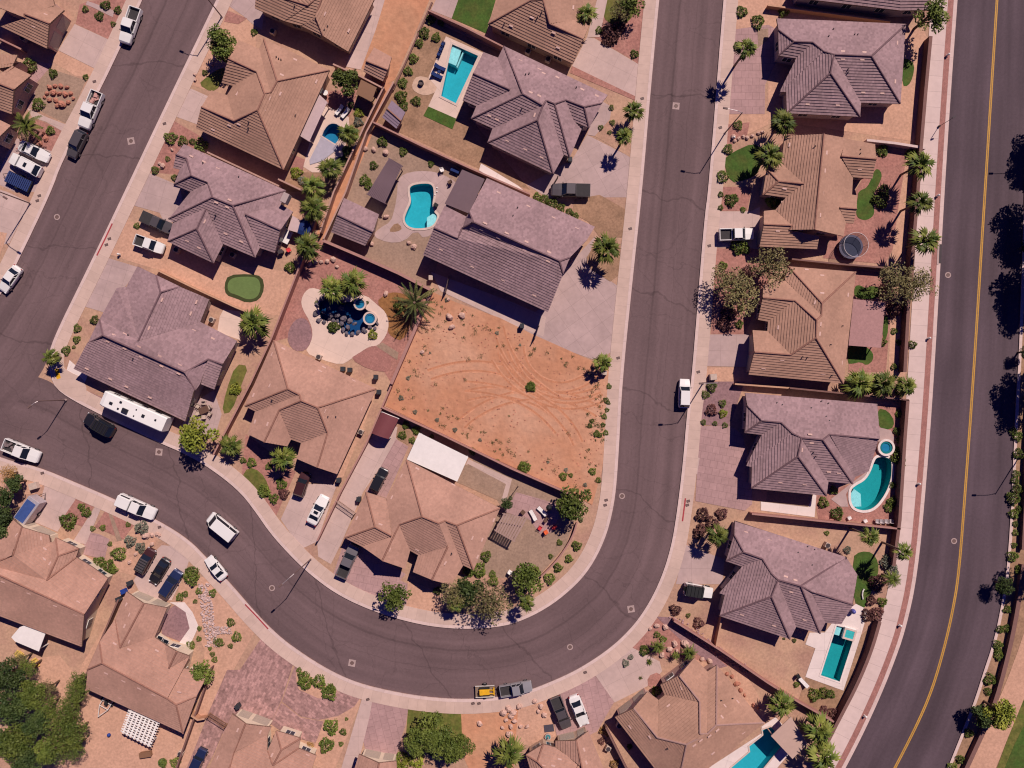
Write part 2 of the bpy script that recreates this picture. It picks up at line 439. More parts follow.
def house(key, label, fr, V, F, mat, wall, cap=None, vents='', pipes='', eave=EAVE, pitch=PITCH, cat='house', doors='', bare=(), garage='', winedges=True):
    """V: 'a x,y[,z]' vertices in the frame fr=(ox,oy,scale); F: 'abc' faces, first two letters (or the pair after |) are the eave edge; '-abc' has none"""
    ox, oy, s = fr
    P = {}; Z = {}; fixed = set()
    for t in V.split(';'):
        t = t.strip()
        if not t: continue
        n, c = t.split(); c = c.split(',')
        P[n] = (ox + float(c[0]) / s, oy + float(c[1]) / s)
        if len(c) > 2: Z[n] = float(c[2]); fixed.add(n)
    faces = []
    for t in F.split():
        ref = None
        if t[0] == '-': t = t[1:]
        elif '|' in t: t, ref = t.split('|')
        else: ref = t[:2]
        faces.append((list(t), ref))
    eaves = set(c for _, r in faces if r for c in r)
    for c in eaves:
        if c not in Z: Z[c] = eave
        fixed.add(c)
    for n in P: Z.setdefault(n, 4.4)
    for it in range(8):
        X = {n: W(*P[n], Z[n]) for n in P}
        acc = {}
        for f, r in faces:
            if not r: continue
            a, b = X[r[0]], X[r[1]]
            d = Vector((b.x - a.x, b.y - a.y)); d.normalize()
            for n in f:
                if n in fixed: continue
                q = X[n]; dist = abs((q.x - a.x) * d.y - (q.y - a.y) * d.x)
                acc.setdefault(n, []).append((Z[r[0]] + Z[r[1]]) / 2 + pitch * dist)
        for n, l in acc.items(): Z[n] = sum(l) / len(l)
    # relax heights so that every face comes out flat
    Z0 = dict(Z)
    def fit(pts):
        n = len(pts); mx = sum(p[0] for p in pts) / n; my = sum(p[1] for p in pts) / n; mz = sum(p[2] for p in pts) / n
        xx = yy = xy = xz = yz = 0
        for x, y, z in pts:
            x -= mx; y -= my; z -= mz; xx += x * x; yy += y * y; xy += x * y; xz += x * z; yz += y * z
        D = xx * yy - xy * xy
        if abs(D) < 1e-6: return None
        a, b_ = (xz * yy - yz * xy) / D, (yz * xx - xz * xy) / D
        return a, b_, mz - a * mx - b_ * my
    for it in range(120):
        X = {n: W(*P[n], Z[n]) for n in P}; acc = {}
        for f, r in faces:
            if r is None:
                q = fit([X[n] for n in f]) if len(f) > 3 else None
                if q:
                    for n in f: acc.setdefault(n, []).append((q[0] * X[n].x + q[1] * X[n].y + q[2], .5))
                continue
            a, b = X[r[0]], X[r[1]]; d = Vector((b.x - a.x, b.y - a.y)).normalized()
            ds = {n: (X[n].x - a.x) * -d.y + (X[n].y - a.y) * d.x for n in f}
            if sum(ds.values()) < 0: ds = {n: -v for n, v in ds.items()}
            n_ = len(f); S1 = sum(ds.values()); S2 = sum(v * v for v in ds.values()); Sz = sum(X[n].z for n in f); Sdz = sum(X[n].z * ds[n] for n in f)
            # least squares for z = c + s d with soft priors c = eave, s = pitch
            A, B_, C_ = n_ + 1.5, S1, S2 * 1.45 + .01; p, q = Sz + 1.5 * eave, Sdz + .45 * S2 * pitch + .01 * pitch
            D = A * C_ - B_ * B_; c = (p * C_ - q * B_) / D; sl = (A * q - B_ * p) / D
            for n in f: acc.setdefault(n, []).append((c + sl * ds[n], 1))
        for n, l in acc.items():
            Z[n] = sum(v * w for v, w in l) / sum(w for _, w in l)
            if n in eaves: Z[n] = max(eave - .5, min(eave + 1.0, Z[n]))
    X = {n: W(*P[n], Z[n]) for n in P}
    used = [n for f, _ in faces for n in f]
    cx = sum(X[n].x for n in used) / len(used); cy = sum(X[n].y for n in used) / len(used)
    O = Vector((cx, cy, 0))
    root = thing('house', label, cat, (cx, cy, 0))
    HOUSES[key] = root
    roof = MB(); und = MB(); planes = []
    edges = {}
    for f, r in faces:
        pts = [X[n] - O for n in f]
        ar = sum(pts[i].x * pts[(i + 1) % len(pts)].y - pts[(i + 1) % len(pts)].x * pts[i].y for i in range(len(pts)))
        if ar < 0: f = f[::-1]; pts = pts[::-1]
        if selfx([(q.x, q.y) for q in pts]): print('SELFX', key, ''.join(f))
        # best plane normal (Newell)
        nrm = Vector((0, 0, 0))
        for i in range(len(pts)): nrm += (pts[i] - pts[0]).cross(pts[(i + 1) % len(pts)] - pts[0])
        nrm.normalize()
        pc = sum(pts, Vector()) / len(pts); dev = [(abs((q - pc).dot(nrm)), n, round(Z[n], 2), round(Z[n] - (pc.z - ((q.x - pc.x) * nrm.x + (q.y - pc.y) * nrm.y) / nrm.z), 2)) for q, n in zip(pts, f)]
        if r:
            a, b = X[r[0]] - O, X[r[1]] - O; u = Vector((b.x - a.x, b.y - a.y, 0)).normalized(); org = a
        else:
            u = Vector((-nrm.y, nrm.x, 0)); u = u.normalized() if u.length > 1e-4 else Vector((1, 0, 0)); org = pts[0]
        v = nrm.cross(u).normalized()
        if v.z < 0: v = -v
        flat_ = pts
        if max(dev)[0] < .45: flat_ = [Vector((p.x, p.y, pc.z - ((p.x - pc.x) * nrm.x + (p.y - pc.y) * nrm.y) / nrm.z)) for p in pts]
        uv = [((p - org).dot(u), (p - org).dot(v)) for p in flat_]
        for t in tessellate_polygon([[Vector((p.x, p.y, 0)) for p in pts]]):
            q = list(t)
            if (pts[q[1]] - pts[q[0]]).cross(pts[q[2]] - pts[q[0]]).z < 0: q.reverse()
            tiles(roof, [flat_[k] for k in q], [uv[k] for k in q], u, v, nrm)
            und.face([flat_[k] - Vector((0, 0, .24)) for k in reversed(q)])
            planes.append(([(pts[k].x, pts[k].y) for k in q], pts[q[0]], (pts[q[1]] - pts[q[0]]).cross(pts[q[2]] - pts[q[0]]), u))
        for i in range(len(f)): edges.setdefault(frozenset((f[i], f[(i + 1) % len(f)])), []).append((f[i], f[(i + 1) % len(f)], nrm, sum((p for p in pts), Vector()) / len(pts)))
    bound = [(a, b) for e, l in edges.items() if len(l) == 1 for a, b, *_ in l]
    for a, b in bound:
        p, q = X[a] - O, X[b] - O; dz = Vector((0, 0, .2))
        und.face([p - dz, q - dz, q - Vector((0, 0, .004)), p - Vector((0, 0, .004))])
    ro = roof.build('roof', mat, root)
    und.build('fascia', FASC, root)
    # ridge and hip caps on convex shared edges
    cp = MB(); k = 0
    for e, l in edges.items():
        if len(l) != 2: continue
        (a, b, n1, c1), (_, _, n2, c2) = l
        if n1.dot(n2) > .995: continue
        m = (X[a] + X[b]) / 2 - O
        if (c2 - c1).dot(n1) < -.02:   # other face falls away: convex
            p, q = X[a] - O, X[b] - O
            if (q - p).length > .4:
                p = p + Vector((0, 0, .05)); q = q + Vector((0, 0, .05)); MB().tube([p, q], .15, 6).build('ridge_cap', cap or (CAPG if mat is GREY else CAPT), root)
    # walls under the perimeter loop
    nxt = {}
    for a, b in bound: nxt.setdefault(a, []).append(b)
    loops = []; left = dict((a, list(v)) for a, v in nxt.items())
    while any(left.values()):
        st = next(a for a, v in left.items() if v); cur = st; lp = []
        while left.get(cur):
            lp.append(cur); cur = left[cur].pop()
            if cur == st: break
        loops.append(lp)
    loops.sort(key=len, reverse=True)
    wl = MB(); nwin = 0; segs = []
    for lp in loops:
        if len(lp) < 3: continue
        p2 = [(X[n].x - cx, X[n].y - cy) for n in lp]
        if area(p2) < 3: continue
        ins = offset(p2, .5)
        zt = [X[n].z - .17 for n in lp]
        for i in range(len(lp)):
            j = (i + 1) % len(lp)
            if lp[i] + lp[j] in bare: continue
            a, b = ins[i], ins[j]
            if (b[0] - a[0]) * (p2[j][0] - p2[i][0]) + (b[1] - a[1]) * (p2[j][1] - p2[i][1]) <= 0: continue
            wl.face([(a[0], a[1], 0), (b[0], b[1], 0), (b[0], b[1], zt[j]), (a[0], a[1], zt[i])])
            segs.append((lp[i] + lp[j], a, b, min(zt[i], zt[j])))
    wl.build('wall', wall, root)
    for nm, a, b, zt in segs:
        L = hypot(b[0] - a[0], b[1] - a[1]); dx, dy = (b[0] - a[0]) / L if L > .01 else 0, (b[1] - a[1]) / L if L > .01 else 0
        nx, ny = dy, -dx; mx, my = (a[0] + b[0]) / 2 + cx, (a[1] + b[1]) / 2 + cy
        ang = atan2(dy, dx)
        if nm in garage.split() or nm[::-1] in garage.split():
            w = min(4.9, L - .6); g = MB(); g.box(0, .03, GZ, w, .06, 2.2)
            uv = None
            gd = link('garage_door', g.mesh('garage_door', GDOOR), root, ((a[0] + b[0]) / 2 + nx * .03, (a[1] + b[1]) / 2 + ny * .03, 0), ang)
            continue
        if L < 2.2 or hypot(mx, my) < 22: continue
        if (nx * -mx + ny * -my) / hypot(mx, my) < .25: continue
        n = max(1, int(L // 4.2)); 
        for i in range(n):
            t = (i + .5) / n; x, y = a[0] + (b[0] - a[0]) * t, a[1] + (b[1] - a[1]) * t
            if abs(cx + x) > 88 or abs(cy + y) > 67: continue
            w = min(1.5, L / n - .5)
            wi = MB(); wi.box(0, 0, 1.0, w, .1, 1.25); wo = link('window', wi.mesh('window', FRAME), root, (x + nx * .03, y + ny * .03, 0), ang)
            pn = MB(); pn.box(-w / 4 + .01, 0, 1.08, w / 2 - .1, .04, 1.09); pn.box(w / 4 - .01, 0, 1.08, w / 2 - .1, .04, 1.09)
            link('pane', pn.mesh('pane', GLASS), wo, (0, -.05, 0), 0)
    def onroof(x, y):
        for z in (3.3, 4.2, 5.0):
            q = W(ox + x / s, oy + y / s, z) - O
        best = None
        for tri, p0, n, u in planes:
            # intersect the view ray through this picture point with the plane
            g = W(ox + x / s, oy + y / s, 0); c = Vector((0, 0, CAMH)); d = g - c
            den = d.dot(n)
            if abs(den) < 1e-6: continue
            t = (p0 + O - c).dot(n) / den; h = c + d * t - O
            if inside((h.x, h.y), tri) and (best is None or h.z > best[0].z): best = (h, n.normalized(), u)
        return best
    def place(me, txt, nm):
        for t in txt.split():
            x, y = map(float, t.split(','))
            h = onroof(x, y)
            if not h: continue
            p, n, u = h; v = n.cross(u)
            if v.z < 0: u = -u; v = n.cross(u)
            o = link(nm, me, root)
            o.matrix_local = Matrix(((u.x, v.x, n.x, p.x), (u.y, v.y, n.y, p.y), (u.z, v.z, n.z, p.z + .01), (0, 0, 0, 1)))
    place(VENTME, vents, 'roof_vent')
    if pipes:
        pm = MB(); pm.cyl(0, 0, -.1, .09, .45, 8); place(pm.mesh('vent_pipe', PIPE), pipes, 'vent_pipe')
    return root

def slab_cover(name, label, cat, pts, z, mat, post, parent=None, th=.12, slats=0, frame=None, posts=True, slatw=.09):
    """flat patio cover / pergola: deck or slats at height z on posts. pts = picture polygon of its top (4 corners)"""
    w = [W(x, y, z) for x, y in pts]; n = len(w)
    O = sum((Vector((p.x, p.y, 0)) for p in w), Vector()) / n
    if parent is None: root = thing(name, label, cat, O)
    else:
        root = link(name, None, parent); root.location = O - parent.location
        if label: root['label'] = label
    q = [(p.x - O.x, p.y - O.y) for p in w]
    if area(q) < 0: q.reverse()
    if slats:
        b = MB()
        a, bb, c, d = q[:4]
        for i in range(slats):
            t = (i + .5) / slats
            p0 = (a[0] + (bb[0] - a[0]) * t, a[1] + (bb[1] - a[1]) * t); p1 = (d[0] + (c[0] - d[0]) * t, d[1] + (c[1] - d[1]) * t)
            L = hypot(p1[0] - p0[0], p1[1] - p0[1])
            b.box((p0[0] + p1[0]) / 2, (p0[1] + p1[1]) / 2, z - .09, L + .2, slatw, .09, atan2(p1[1] - p0[1], p1[0] - p0[0]))
        b.build('slats', mat, root)
        b = MB()
        for p0, p1 in ((a, bb), (d, c)):
            L = hypot(p1[0] - p0[0], p1[1] - p0[1]); b.box((p0[0] + p1[0]) / 2, (p0[1] + p1[1]) / 2, z - .26, L + .3, .12, .17, atan2(p1[1] - p0[1], p1[0] - p0[0]))
        b.build('beam', frame or mat, root)
    else:
        MB().prism(q, z - th, z).build('cover', mat, root)
    if posts:
        for p in offset(q, .25)[:n]:
            MB().box(p[0], p[1], 0, .14, .14, z - .1).build('post', post, root)
    return root
# ------------------------------------------------------------------ ground materials
gm = {}
gm['desert'] = M('tan_desert_gravel', (.46, .28, .19), .95, (.12, .14), (2.6, .20), tint=((.36, .19, .15), .25, .6))
gm['dirt'] = M('orange_dirt', (.53, .245, .14), .95, (.10, .16), (1.1, .16), bump=.08, tint=((.46, .25, .15), .11, .8))
gm['lot'] = M('graded_dirt', (.50, .235, .135), .95, (.10, .12), (1.2, .12), bump=.10, tint=((.53, .30, .20), .085, .85))
gm['orange'] = M('orange_sandy_gravel', (.54, .31, .215), .95, (.2, .12), (2.4, .2))
gm['red'] = M('red_gravel', (.36, .165, .135), .95, (.3, .14), (2.8, .30), tint=((.40, .20, .16), .5, .6))
gm['mulch'] = M('orange_brown_mulch', (.26, .12, .045), .95, (.4, .2), (2.6, .3))
gm['purple'] = M('purple_crushed_rock', (.27, .155, .16), .95, (.3, .1), (2.8, .28))
gm['grey'] = M('grey_brown_gravel', (.32, .212, .155), .95, (.25, .12), (2.8, .22))
gm['brown'] = M('brown_gravel', (.34, .20, .125), .95, (.25, .14), (2.8, .26), tint=((.22, .13, .08), .4, .6))
gm['conc'] = M('pale_concrete', (.53, .38, .34), .9, (.16, .12), (1.2, .07), joints=(3.1, 3.1, .035, .80, .04, 0))
gm['conc2'] = M('pink_tinted_concrete', (.45, .32, .30), .9, (.18, .14), (1.2, .08), joints=(2.6, 2.6, .035, .80, .04, 0))
gm['walk'] = M('pale_sidewalk_concrete', (.56, .40, .335), .9, (.14, .10), (1.0, .07), joints=(1.55, 50, .03, .84, .04, 0))
gm['kerb'] = M('kerb_concrete', (.62, .46, .42), .9, (.2, .08), (1.5, .08), joints=(3.1, 50, .03, .75, .02, 0))
gm['awalk'] = M('white_avenue_concrete', (.62, .47, .43), .9, (.14, .08), (1.0, .06), joints=(2.6, 50, .04, .75, .02, 0))
gm['strip'] = M('red_paver_strip', (.36, .165, .14), .9, (.3, .1), (2, .15), joints=(.4, .2, .02, .8, .1, .5))
gm['deck'] = M('cream_pool_deck', (.66, .49, .41), .85, (.2, .08), (1.2, .05), joints=(3.4, 3.4, .03, .82, .02, 0))
gm['white'] = M('white_concrete_slab', (.72, .60, .56), .85, (.2, .06), (1.4, .05), joints=(3.0, 3.0, .03, .8, .02, 0))
gm['paver'] = M('red_driveway_paver', (.37, .21, .19), .9, (.25, .12), (2.2, .30), joints=(.75, .4, .03, .9, .30, .5))
gm['ppaver'] = M('pink_stamped_concrete', (.40, .245, .235), .9, (.2, .14), (1.8, .10), joints=(1.2, 1.2, .035, .72, .05, .5))
gm['lawn'] = M('green_lawn_turf', (.055, .105, .018), .95, (.35, .25), (3.0, .3), bump=.03, tint=((.085, .095, .022), .55, .7))
gm['olive'] = M('patchy_olive_lawn', (.15, .135, .035), .95, (.4, .2), (2.4, .3), bump=.03, tint=((.09, .12, .02), .7, .8))
gm['putt'] = M('putting_mat_turf', (.13, .19, .06), .95, (.4, .08), (3.0, .1))
gm['dlawn'] = M('dark_turf_rim', (.05, .06, .02), .95)
gm['flag'] = M('flagstone', (.56, .38, .28), .9, (.3, .1), (1.3, .2))
gm['yellow'] = M('yellow_road_paint', (.50, .27, .05), .7, (.3, .12), (3, .15))
gm['redpaint'] = M('red_kerb_paint', (.36, .05, .06), .7)
gm['tactile'] = M('yellow_tactile_pad', (.75, .40, .02), .7, joints=(.12, .12, .02, .8, .0, 0))
ROADM = road_mat('asphalt', (.150, .097, .099), 4.0, .17, .32)
AVEM = road_mat('avenue_asphalt', (.096, .066, .078), 3.4, .26, .10)

# ------------------------------------------------------------------ pools (registered first: every sheet above gets a hole)
POOLS = []
def pool_shape(pts, smooth=2): p = G(pts); p = chaikin(p, smooth) if smooth else p; return p if area(p) > 0 else p[::-1]
PG = pool_shape(T(256, 0, 4, '785,178 890,225 800,416 740,386'), 0)
PF = pool_shape([(410, 186), (421, 183.5), (433, 184), (434.5, 195), (432.5, 204), (434, 212), (438.5, 216), (434, 226), (424, 229), (410, 228.5), (403.5, 221), (407, 211), (411.5, 202), (409.5, 193)], 2)
PA = pool_shape(T(300, 90, 10.667, '235,492 255,440 285,395 310,372 340,360 370,360 400,368 425,395 445,440 455,480 420,530 380,582'), 0)
PK = pool_shape(T(768, 384, 4, '328,445 330,420 350,403 385,385 408,350 425,300 440,290 470,292 490,300 494,330 490,385 465,445 425,495 385,508 345,498 330,475'), 2)
PKS = pool_shape([(768 + (472 + 24 * cos(a * pi / 8)) / 4, 384 + (254 + 24 * sin(a * pi / 8)) / 4) for a in range(16)], 0)
PL = pool_shape(T(768, 576, 4, '272,196 352,214 285,422 208,396'), 0)
PM = pool_shape(T(605, 648, 6.4, '1010,555 1005,520 1060,500 1150,600 900,900 760,800 925,660 920,625'), 0)
PD = pool_shape(T(300, 265, 8, '150,290 200,250 300,290 420,300 440,270 500,262 530,300 520,360 600,380 630,440 600,500 520,510 470,560 370,560 320,500 310,440 210,450 160,420'), 2)
for p in (PG, PF, PA, PK, PL, PM, PD): POOLS.append(p)

def sheet(name, mat, pts, z, smooth=0, raw=False, kind='structure', thick=0.0, uvdir=None, label=None, cat=None, group=None):
    p = list(pts) if raw else G(pts)
    if smooth: p = chaikin(p, smooth)
    if area(p) < 0: p.reverse()
    if selfx(p): print('SELFX ground', name, [(round(x * 6 + 512), round(384 - y * 6)) for x, y in p[:3]])
    holes = []
    for q in POOLS:
        c = sum(1 for v in q if inside(v, p))
        if c == len(q) and not any(inside(v, q) for v in p): holes.append(q[::-1])
        elif c: print('POOL PARTLY IN', name, c, len(q))
    loops = [p] + holes
    flat = [v for l in loops for v in l]
    a, b = uvdir or (p[0], p[1])
    if uvdir: a, b = G(uvdir)
    L = hypot(b[0] - a[0], b[1] - a[1]) or 1; ux, uy = (b[0] - a[0]) / L, (b[1] - a[1]) / L
    mb = MB()
    for t in tessellate_polygon([[Vector((x, y, 0)) for x, y in l] for l in loops]):
        q = [flat[k] for k in t]
        if (q[1][0] - q[0][0]) * (q[2][1] - q[0][1]) - (q[1][1] - q[0][1]) * (q[2][0] - q[0][0]) < 0: q.reverse()
        mb.face([(x, y, z) for x, y in q], 0, [((x - a[0]) * ux + (y - a[1]) * uy, -(x - a[0]) * uy + (y - a[1]) * ux) for x, y in q])
    if thick:
        for l in loops:
            for i in range(len(l)):
                u, v = l[i], l[(i + 1) % len(l)]
                mb.face([(u[0], u[1], z - thick), (v[0], v[1], z - thick), (v[0], v[1], z), (u[0], u[1], z)], 0, [(0, 0), (1, 0), (1, .1), (0, .1)])
    o = mb.build(name, mat)
    if kind: o['kind'] = kind
    if label: tag(o, label, cat, group)
    return o

GQ = []
def gp(name, m, frame, txt, lay, smooth=0, **kw):
    GQ.append((lay, len(GQ), name, m, T(*frame, txt), smooth, kw))

def ribbon(name, mat, a, b, z, n=160, thick=0.0, raw=False, kind='structure', vscale=None):
    """strip between picture polylines a and b; UV x metres along, y across (0..1, or metres when vscale)"""
    if not raw: a, b = G(a), G(b)
    if len(a) == len(b) == n: pass
    else: a = resample(a, n); b = resample(b, n)
    mb = MB(); d = 0; D = [0]
    for i in range(1, n):
        d += hypot(a[i][0] + b[i][0] - a[i - 1][0] - b[i - 1][0], a[i][1] + b[i][1] - a[i - 1][1] - b[i - 1][1]) / 2; D.append(d)
    vs = vscale or 1
    for i in range(n - 1):
        q = [(*a[i], z), (*a[i + 1], z), (*b[i + 1], z), (*b[i], z)]; u = [(D[i], 0), (D[i + 1], 0), (D[i + 1], vs), (D[i], vs)]
        if (q[1][0] - q[0][0]) * (q[3][1] - q[0][1]) - (q[1][1] - q[0][1]) * (q[3][0] - q[0][0]) < 0: q.reverse(); u.reverse()
        mb.face(q, 0, u)
        if thick:
            for e, s_ in ((a, 1), (b, -1)):
                mb.face([(*e[i], z - thick), (*e[i + 1], z - thick), (*e[i + 1], z), (*e[i], z)], 0, [(D[i], 0), (D[i + 1], 0), (D[i + 1], .1), (D[i], .1)])
    o = mb.build(name, mat)
    if kind: o['kind'] = kind
    return o

# ------------------------------------------------------------------ road edges (picture pixels)
LW = [(150, -16), (143, 0), (122, 46), (100, 92), (62, 163), (52, 192), (19, 261), (0, 298), (-30, 340), (-90, 380)]
LE = [(224, -16), (216, 2), (170, 97), (125, 192), (88, 269), (51, 344), (49, 362), (52, 381), (60, 392), (82, 405), (120, 424), (160, 443), (184, 453), (209, 467), (240, 491), (256, 512), (271, 534), (292, 557), (311, 575), (338, 595), (373, 611), (406, 621), (436, 627), (468, 629), (495, 627), (512, 624), (534, 615), (554, 603), (570, 590), (584, 576), (596, 558), (606, 536), (612, 514), (616, 490), (619, 446), (622, 384), (632, 284), (642, 192), (650, 96), (659, 0), (661, -16)]
OE = [(-90, 415), (-40, 438), (2, 459), (37, 466), (82, 485), (117, 500), (160, 521), (190, 540), (209, 560), (235, 588), (256, 613), (281, 638), (311, 659), (335, 673), (361, 684), (406, 694), (440, 698), (468, 699), (495, 697), (512, 695), (532, 689), (552, 681), (574, 671), (594, 659), (612, 646), (626, 633), (639, 618), (652, 597), (662, 575), (669, 553), (674, 531), (682, 471), (687, 409), (691, 384), (704, 217), (708, 192), (723, 0), (725, -16)]
AW = [(958, -16), (957, 0), (950, 96), (944, 192), (939, 280), (933, 384), (926, 480), (917, 576), (905, 630), (893, 664), (880, 696), (863, 733), (845, 768), (836, 784)]
AE = [(1030, -16), (1029, 0), (1024, 192), (1019, 340), (1015, 409), (1008, 559), (1000, 610), (992, 645), (984, 668), (974, 700), (963, 728), (947, 768), (940, 784)]
LWs, LEs, OEs, AWs, AEs = [smooth_line(p, 2) for p in (LW, LE, OE, AW, AE)]

# base terrain sheet and the roads
sheet('ground', gm['desert'], [(-1500, -1500), (1500, -1500), (1500, 1500), (-1500, 1500)], -.012, raw=True)
gLW, gLE, gOE, gAW, gAE = map(G, (LWs, LEs, OEs, AWs, AEs))
loopA = G(smooth_line([(-90, 340), (-30, 352), (20, 372)] + LE[7:], 2))
ribbon('road', ROADM, loopA, gOE, 0.0, 260, raw=True)
ribbon('side_street', ROADM, gLW, G(smooth_line(LE[:6] + [(44, 372), (10, 410)], 2)), 0.004, 120, raw=True)
ribbon('avenue', AVEM, gAW, gAE, 0.0, 140, raw=True)
YL = smooth_line([(998, -16), (997, 0), (985, 192), (973, 384), (966, 480), (959, 574), (952, 615), (943, 653), (932, 690), (918, 723), (895, 768), (886, 784)], 2)
gY = G(YL)
ribbon('centre_line', gm['yellow'], offset(gY, .22, False), offset(gY, .035, False), .005, 120, raw=True)
ribbon('centre_line', gm['yellow'], offset(gY, -.035, False), offset(gY, -.22, False), .005, 120, raw=True)

# lots (raised 0.10 above the road)
cen = [tuple(p) for p in gLE]; sheet('ground_lot', gm['desert'], cen, GZ - .006, raw=True, thick=.1)
sheet('ground_lot', gm['desert'], list(gOE) + [tuple(p) for p in G([(800, -16)])] + list(gAW) + G([(836, 850), (-90, 850)]), GZ - .006, raw=True, thick=.1)
sheet('ground_lot', gm['desert'], list(gLW) + G([(-90, -16)]), GZ - .006, raw=True, thick=.1)
sheet('ground_lot', gm['brown'], list(gAE) + G([(1100, 784), (1100, -16)]), GZ - .006, raw=True, thick=.1)

def kerbwalk(edge, side, walk=1.95, kerb=.52):
    """kerb strip and sidewalk on the lot side of a road edge; side=+1 lot lies left of travel"""
    e = resample([tuple(p) for p in edge], 220)
    k1 = offset(e, kerb * side, False); k0 = offset(e, .001 * side, False)
    ribbon('kerb', gm['kerb'], k0, k1, GZ + .074, 220, thick=.16, raw=True, vscale=kerb)
    w1 = offset(e, (kerb + walk) * side, False)
    if walk: ribbon('sidewalk', gm['walk'], offset(e, (kerb + .004) * side, False), w1, GZ + .068, 220, thick=.06, raw=True, vscale=walk)
kerbwalk(gLE, +1)
kerbwalk(gOE, -1)
kerbwalk(gLW, -1)
ea = resample([tuple(p) for p in gAW], 160)
ribbon('kerb', gm['kerb'], ea, offset(ea, -.62, False), GZ + .072, 160, thick=.16, raw=True, vscale=.6)
ribbon('paver_strip', gm['strip'], offset(ea, -.624, False), offset(ea, -1.55, False), GZ + .064, 160, thick=.06, raw=True, vscale=.9)
ribbon('sidewalk', gm['awalk'], offset(ea, -1.554, False), offset(ea, -4.35, False), GZ + .068, 160, thick=.06, raw=True, vscale=2.8)
eb = resample([tuple(p) for p in gAE], 160)
ribbon('kerb', gm['kerb'], offset(eb, .001, False), offset(eb, .5, False), GZ + .05, 160, thick=.16, raw=True, vscale=.6)
# the corner ramp
sheet('ramp', gm['walk'], [(50, 356), (58, 363), (70, 372), (84, 378), (88, 392), (84, 404), (60, 391), (53, 381)], GZ + .080, 1, thick=.1)
tag(sheet('tactile_pad', gm['tactile'], T(0, 192, 4, '221,708 238,706 246,744 230,750'), GZ + .086, 0, kind=None), 'yellow tactile pad on the corner kerb ramp beside the small palm', 'tactile pad')
for pts in ([(113, 225), (98, 257)], [(681, 500), (684, 520)], [(242, 607), (258, 622)]):
    pass
def redkerb(pts, lab, off):
    g = G(pts); tag(ribbon('kerb_paint', gm['redpaint'], g, offset(g, off, False), GZ + .088, 12, raw=True, kind=None, thick=.012), lab, 'kerb paint')
redkerb([(113.5, 224), (106, 240), (98, 256)], 'red painted kerb at the grey pickup drive of the side street', -.22)
redkerb([(684.5, 498), (681.5, 521)], 'short red painted kerb on the right side of the wide street', .24)
redkerb([(245, 604.5), (256, 616), (268, 629)], 'red painted kerb on the outside of the bend near the rock river', .22)

# ------------------------------------------------------------------ lots in detail; frames: picture tiles (ox, oy, scale)
t00, t10, t20, t30 = (0, 0, 4), (256, 0, 4), (512, 0, 4), (768, 0, 4)
t01, t11, t21, t31 = (0, 192, 4), (256, 192, 4), (512, 192, 4), (768, 192, 4)
t02, t12, t22, t32 = (0, 384, 4), (256, 384, 4), (512, 384, 4), (768, 384, 4)
t03, t13, t23, t33 = (0, 576, 4), (256, 576, 4), (512, 576, 4), (768, 576, 4)
px = (0, 0, 1)
# left block
gp('driveway', 'conc', (0, 0, 8), '600,195 870,318 760,550 470,405', 3)
gp('gravel_yard', 'red', (0, 0, 8), '640,40 720,10 1030,-20 930,220 870,316 608,192', 2)
gp('path', 'conc2', (0, 0, 8), '700,10 760,30 920,90 905,140 740,60 690,40', 4)
gp('dirt_yard', 'orange', (0, 0, 8), '470,410 758,553 730,615 610,610 415,490', 2)
gp('gravel_yard', 'grey', t00, '200,275 345,322 270,497 130,430 150,330', 2)
gp('path', 'ppaver', t00, '150,250 215,255 150,330 130,430 100,440 60,380', 2)
gp('gravel_yard', 'red', t00, '130,470 262,525 212,612 120,562', 2)
gp('path', 'conc', t00, '110,432 190,470 268,500 255,528 185,488 130,470', 3)
gp('driveway', 'conc2', t00, '60,550 214,608 150,768 60,768 0,740 0,680', 2)
gp('driveway', 'conc', t01, '-40,-20 30,0 120,42 40,205 0,215 -40,200', 3)
gp('dirt_yard', 'orange', t01, '0,160 30,165 15,220 0,260 -30,260 -30,160', 4)
# houses A and V fronts
gp('driveway', 'conc', t00, '765,355 838,388 800,502 690,462 712,420', 3)
gp('gravel_yard', 'orange', t00, '830,130 880,60 905,20 1024,60 1024,190 950,175 890,290 850,368 765,342', 2)
gp('lawn', 'olive', t00, '868,280 905,270 880,350 845,370 795,338 825,312', 4, 1)
gp('driveway', 'conc2', (256, 0, 4), '-130,10 -40,-10 40,-10 25,120 -10,100 -50,65', 3)
gp('planter', 'red', t00, '908,42 990,75 955,98 898,88', 4)
gp('gravel_yard', 'red', t00, '690,480 830,562 720,700 600,690 610,640', 2)
gp('driveway', 'conc2', px, '147,172 180,186 186,215 166,226 160,213 128,204', 3)
gp('dirt_yard', 'orange', t01, '510,112 700,185 900,300 1040,300 1200,330 1150,500 1024,480 940,455 620,308 545,285 440,250', 2)
sheet('turf_rim', gm['dlawn'], T(*t01, '898,372 915,332 1000,328 1050,338 1060,385 1040,432 990,444 945,425 905,412'), GZ + .064, 1)
sheet('putting_mat', gm['putt'], T(*t01, '910,370 928,342 1000,338 1036,345 1046,385 1030,424 992,432 950,412 915,402'), GZ + .068, 2)
gp('driveway', 'conc2', t01, '395,252 556,302 510,370 440,450 418,482 335,457', 3)
gp('gravel_yard', 'desert', t01, '335,460 412,490 350,600 295,680 235,660', 2)
gp('patio', 'deck', t01, '895,470 965,478 960,592 870,560 880,500', 4)
gp('lawn', 'olive', px, '236,364 249,366 242,384 232,412 222,414 226,392', 3, 1)
gp('patio', 'conc2', px, '190,405 214,390 222,414 214,440 180,432', 2)
gp('gravel_yard', 'purple', px, '76,386 104,398 100,408 80,398', 3)
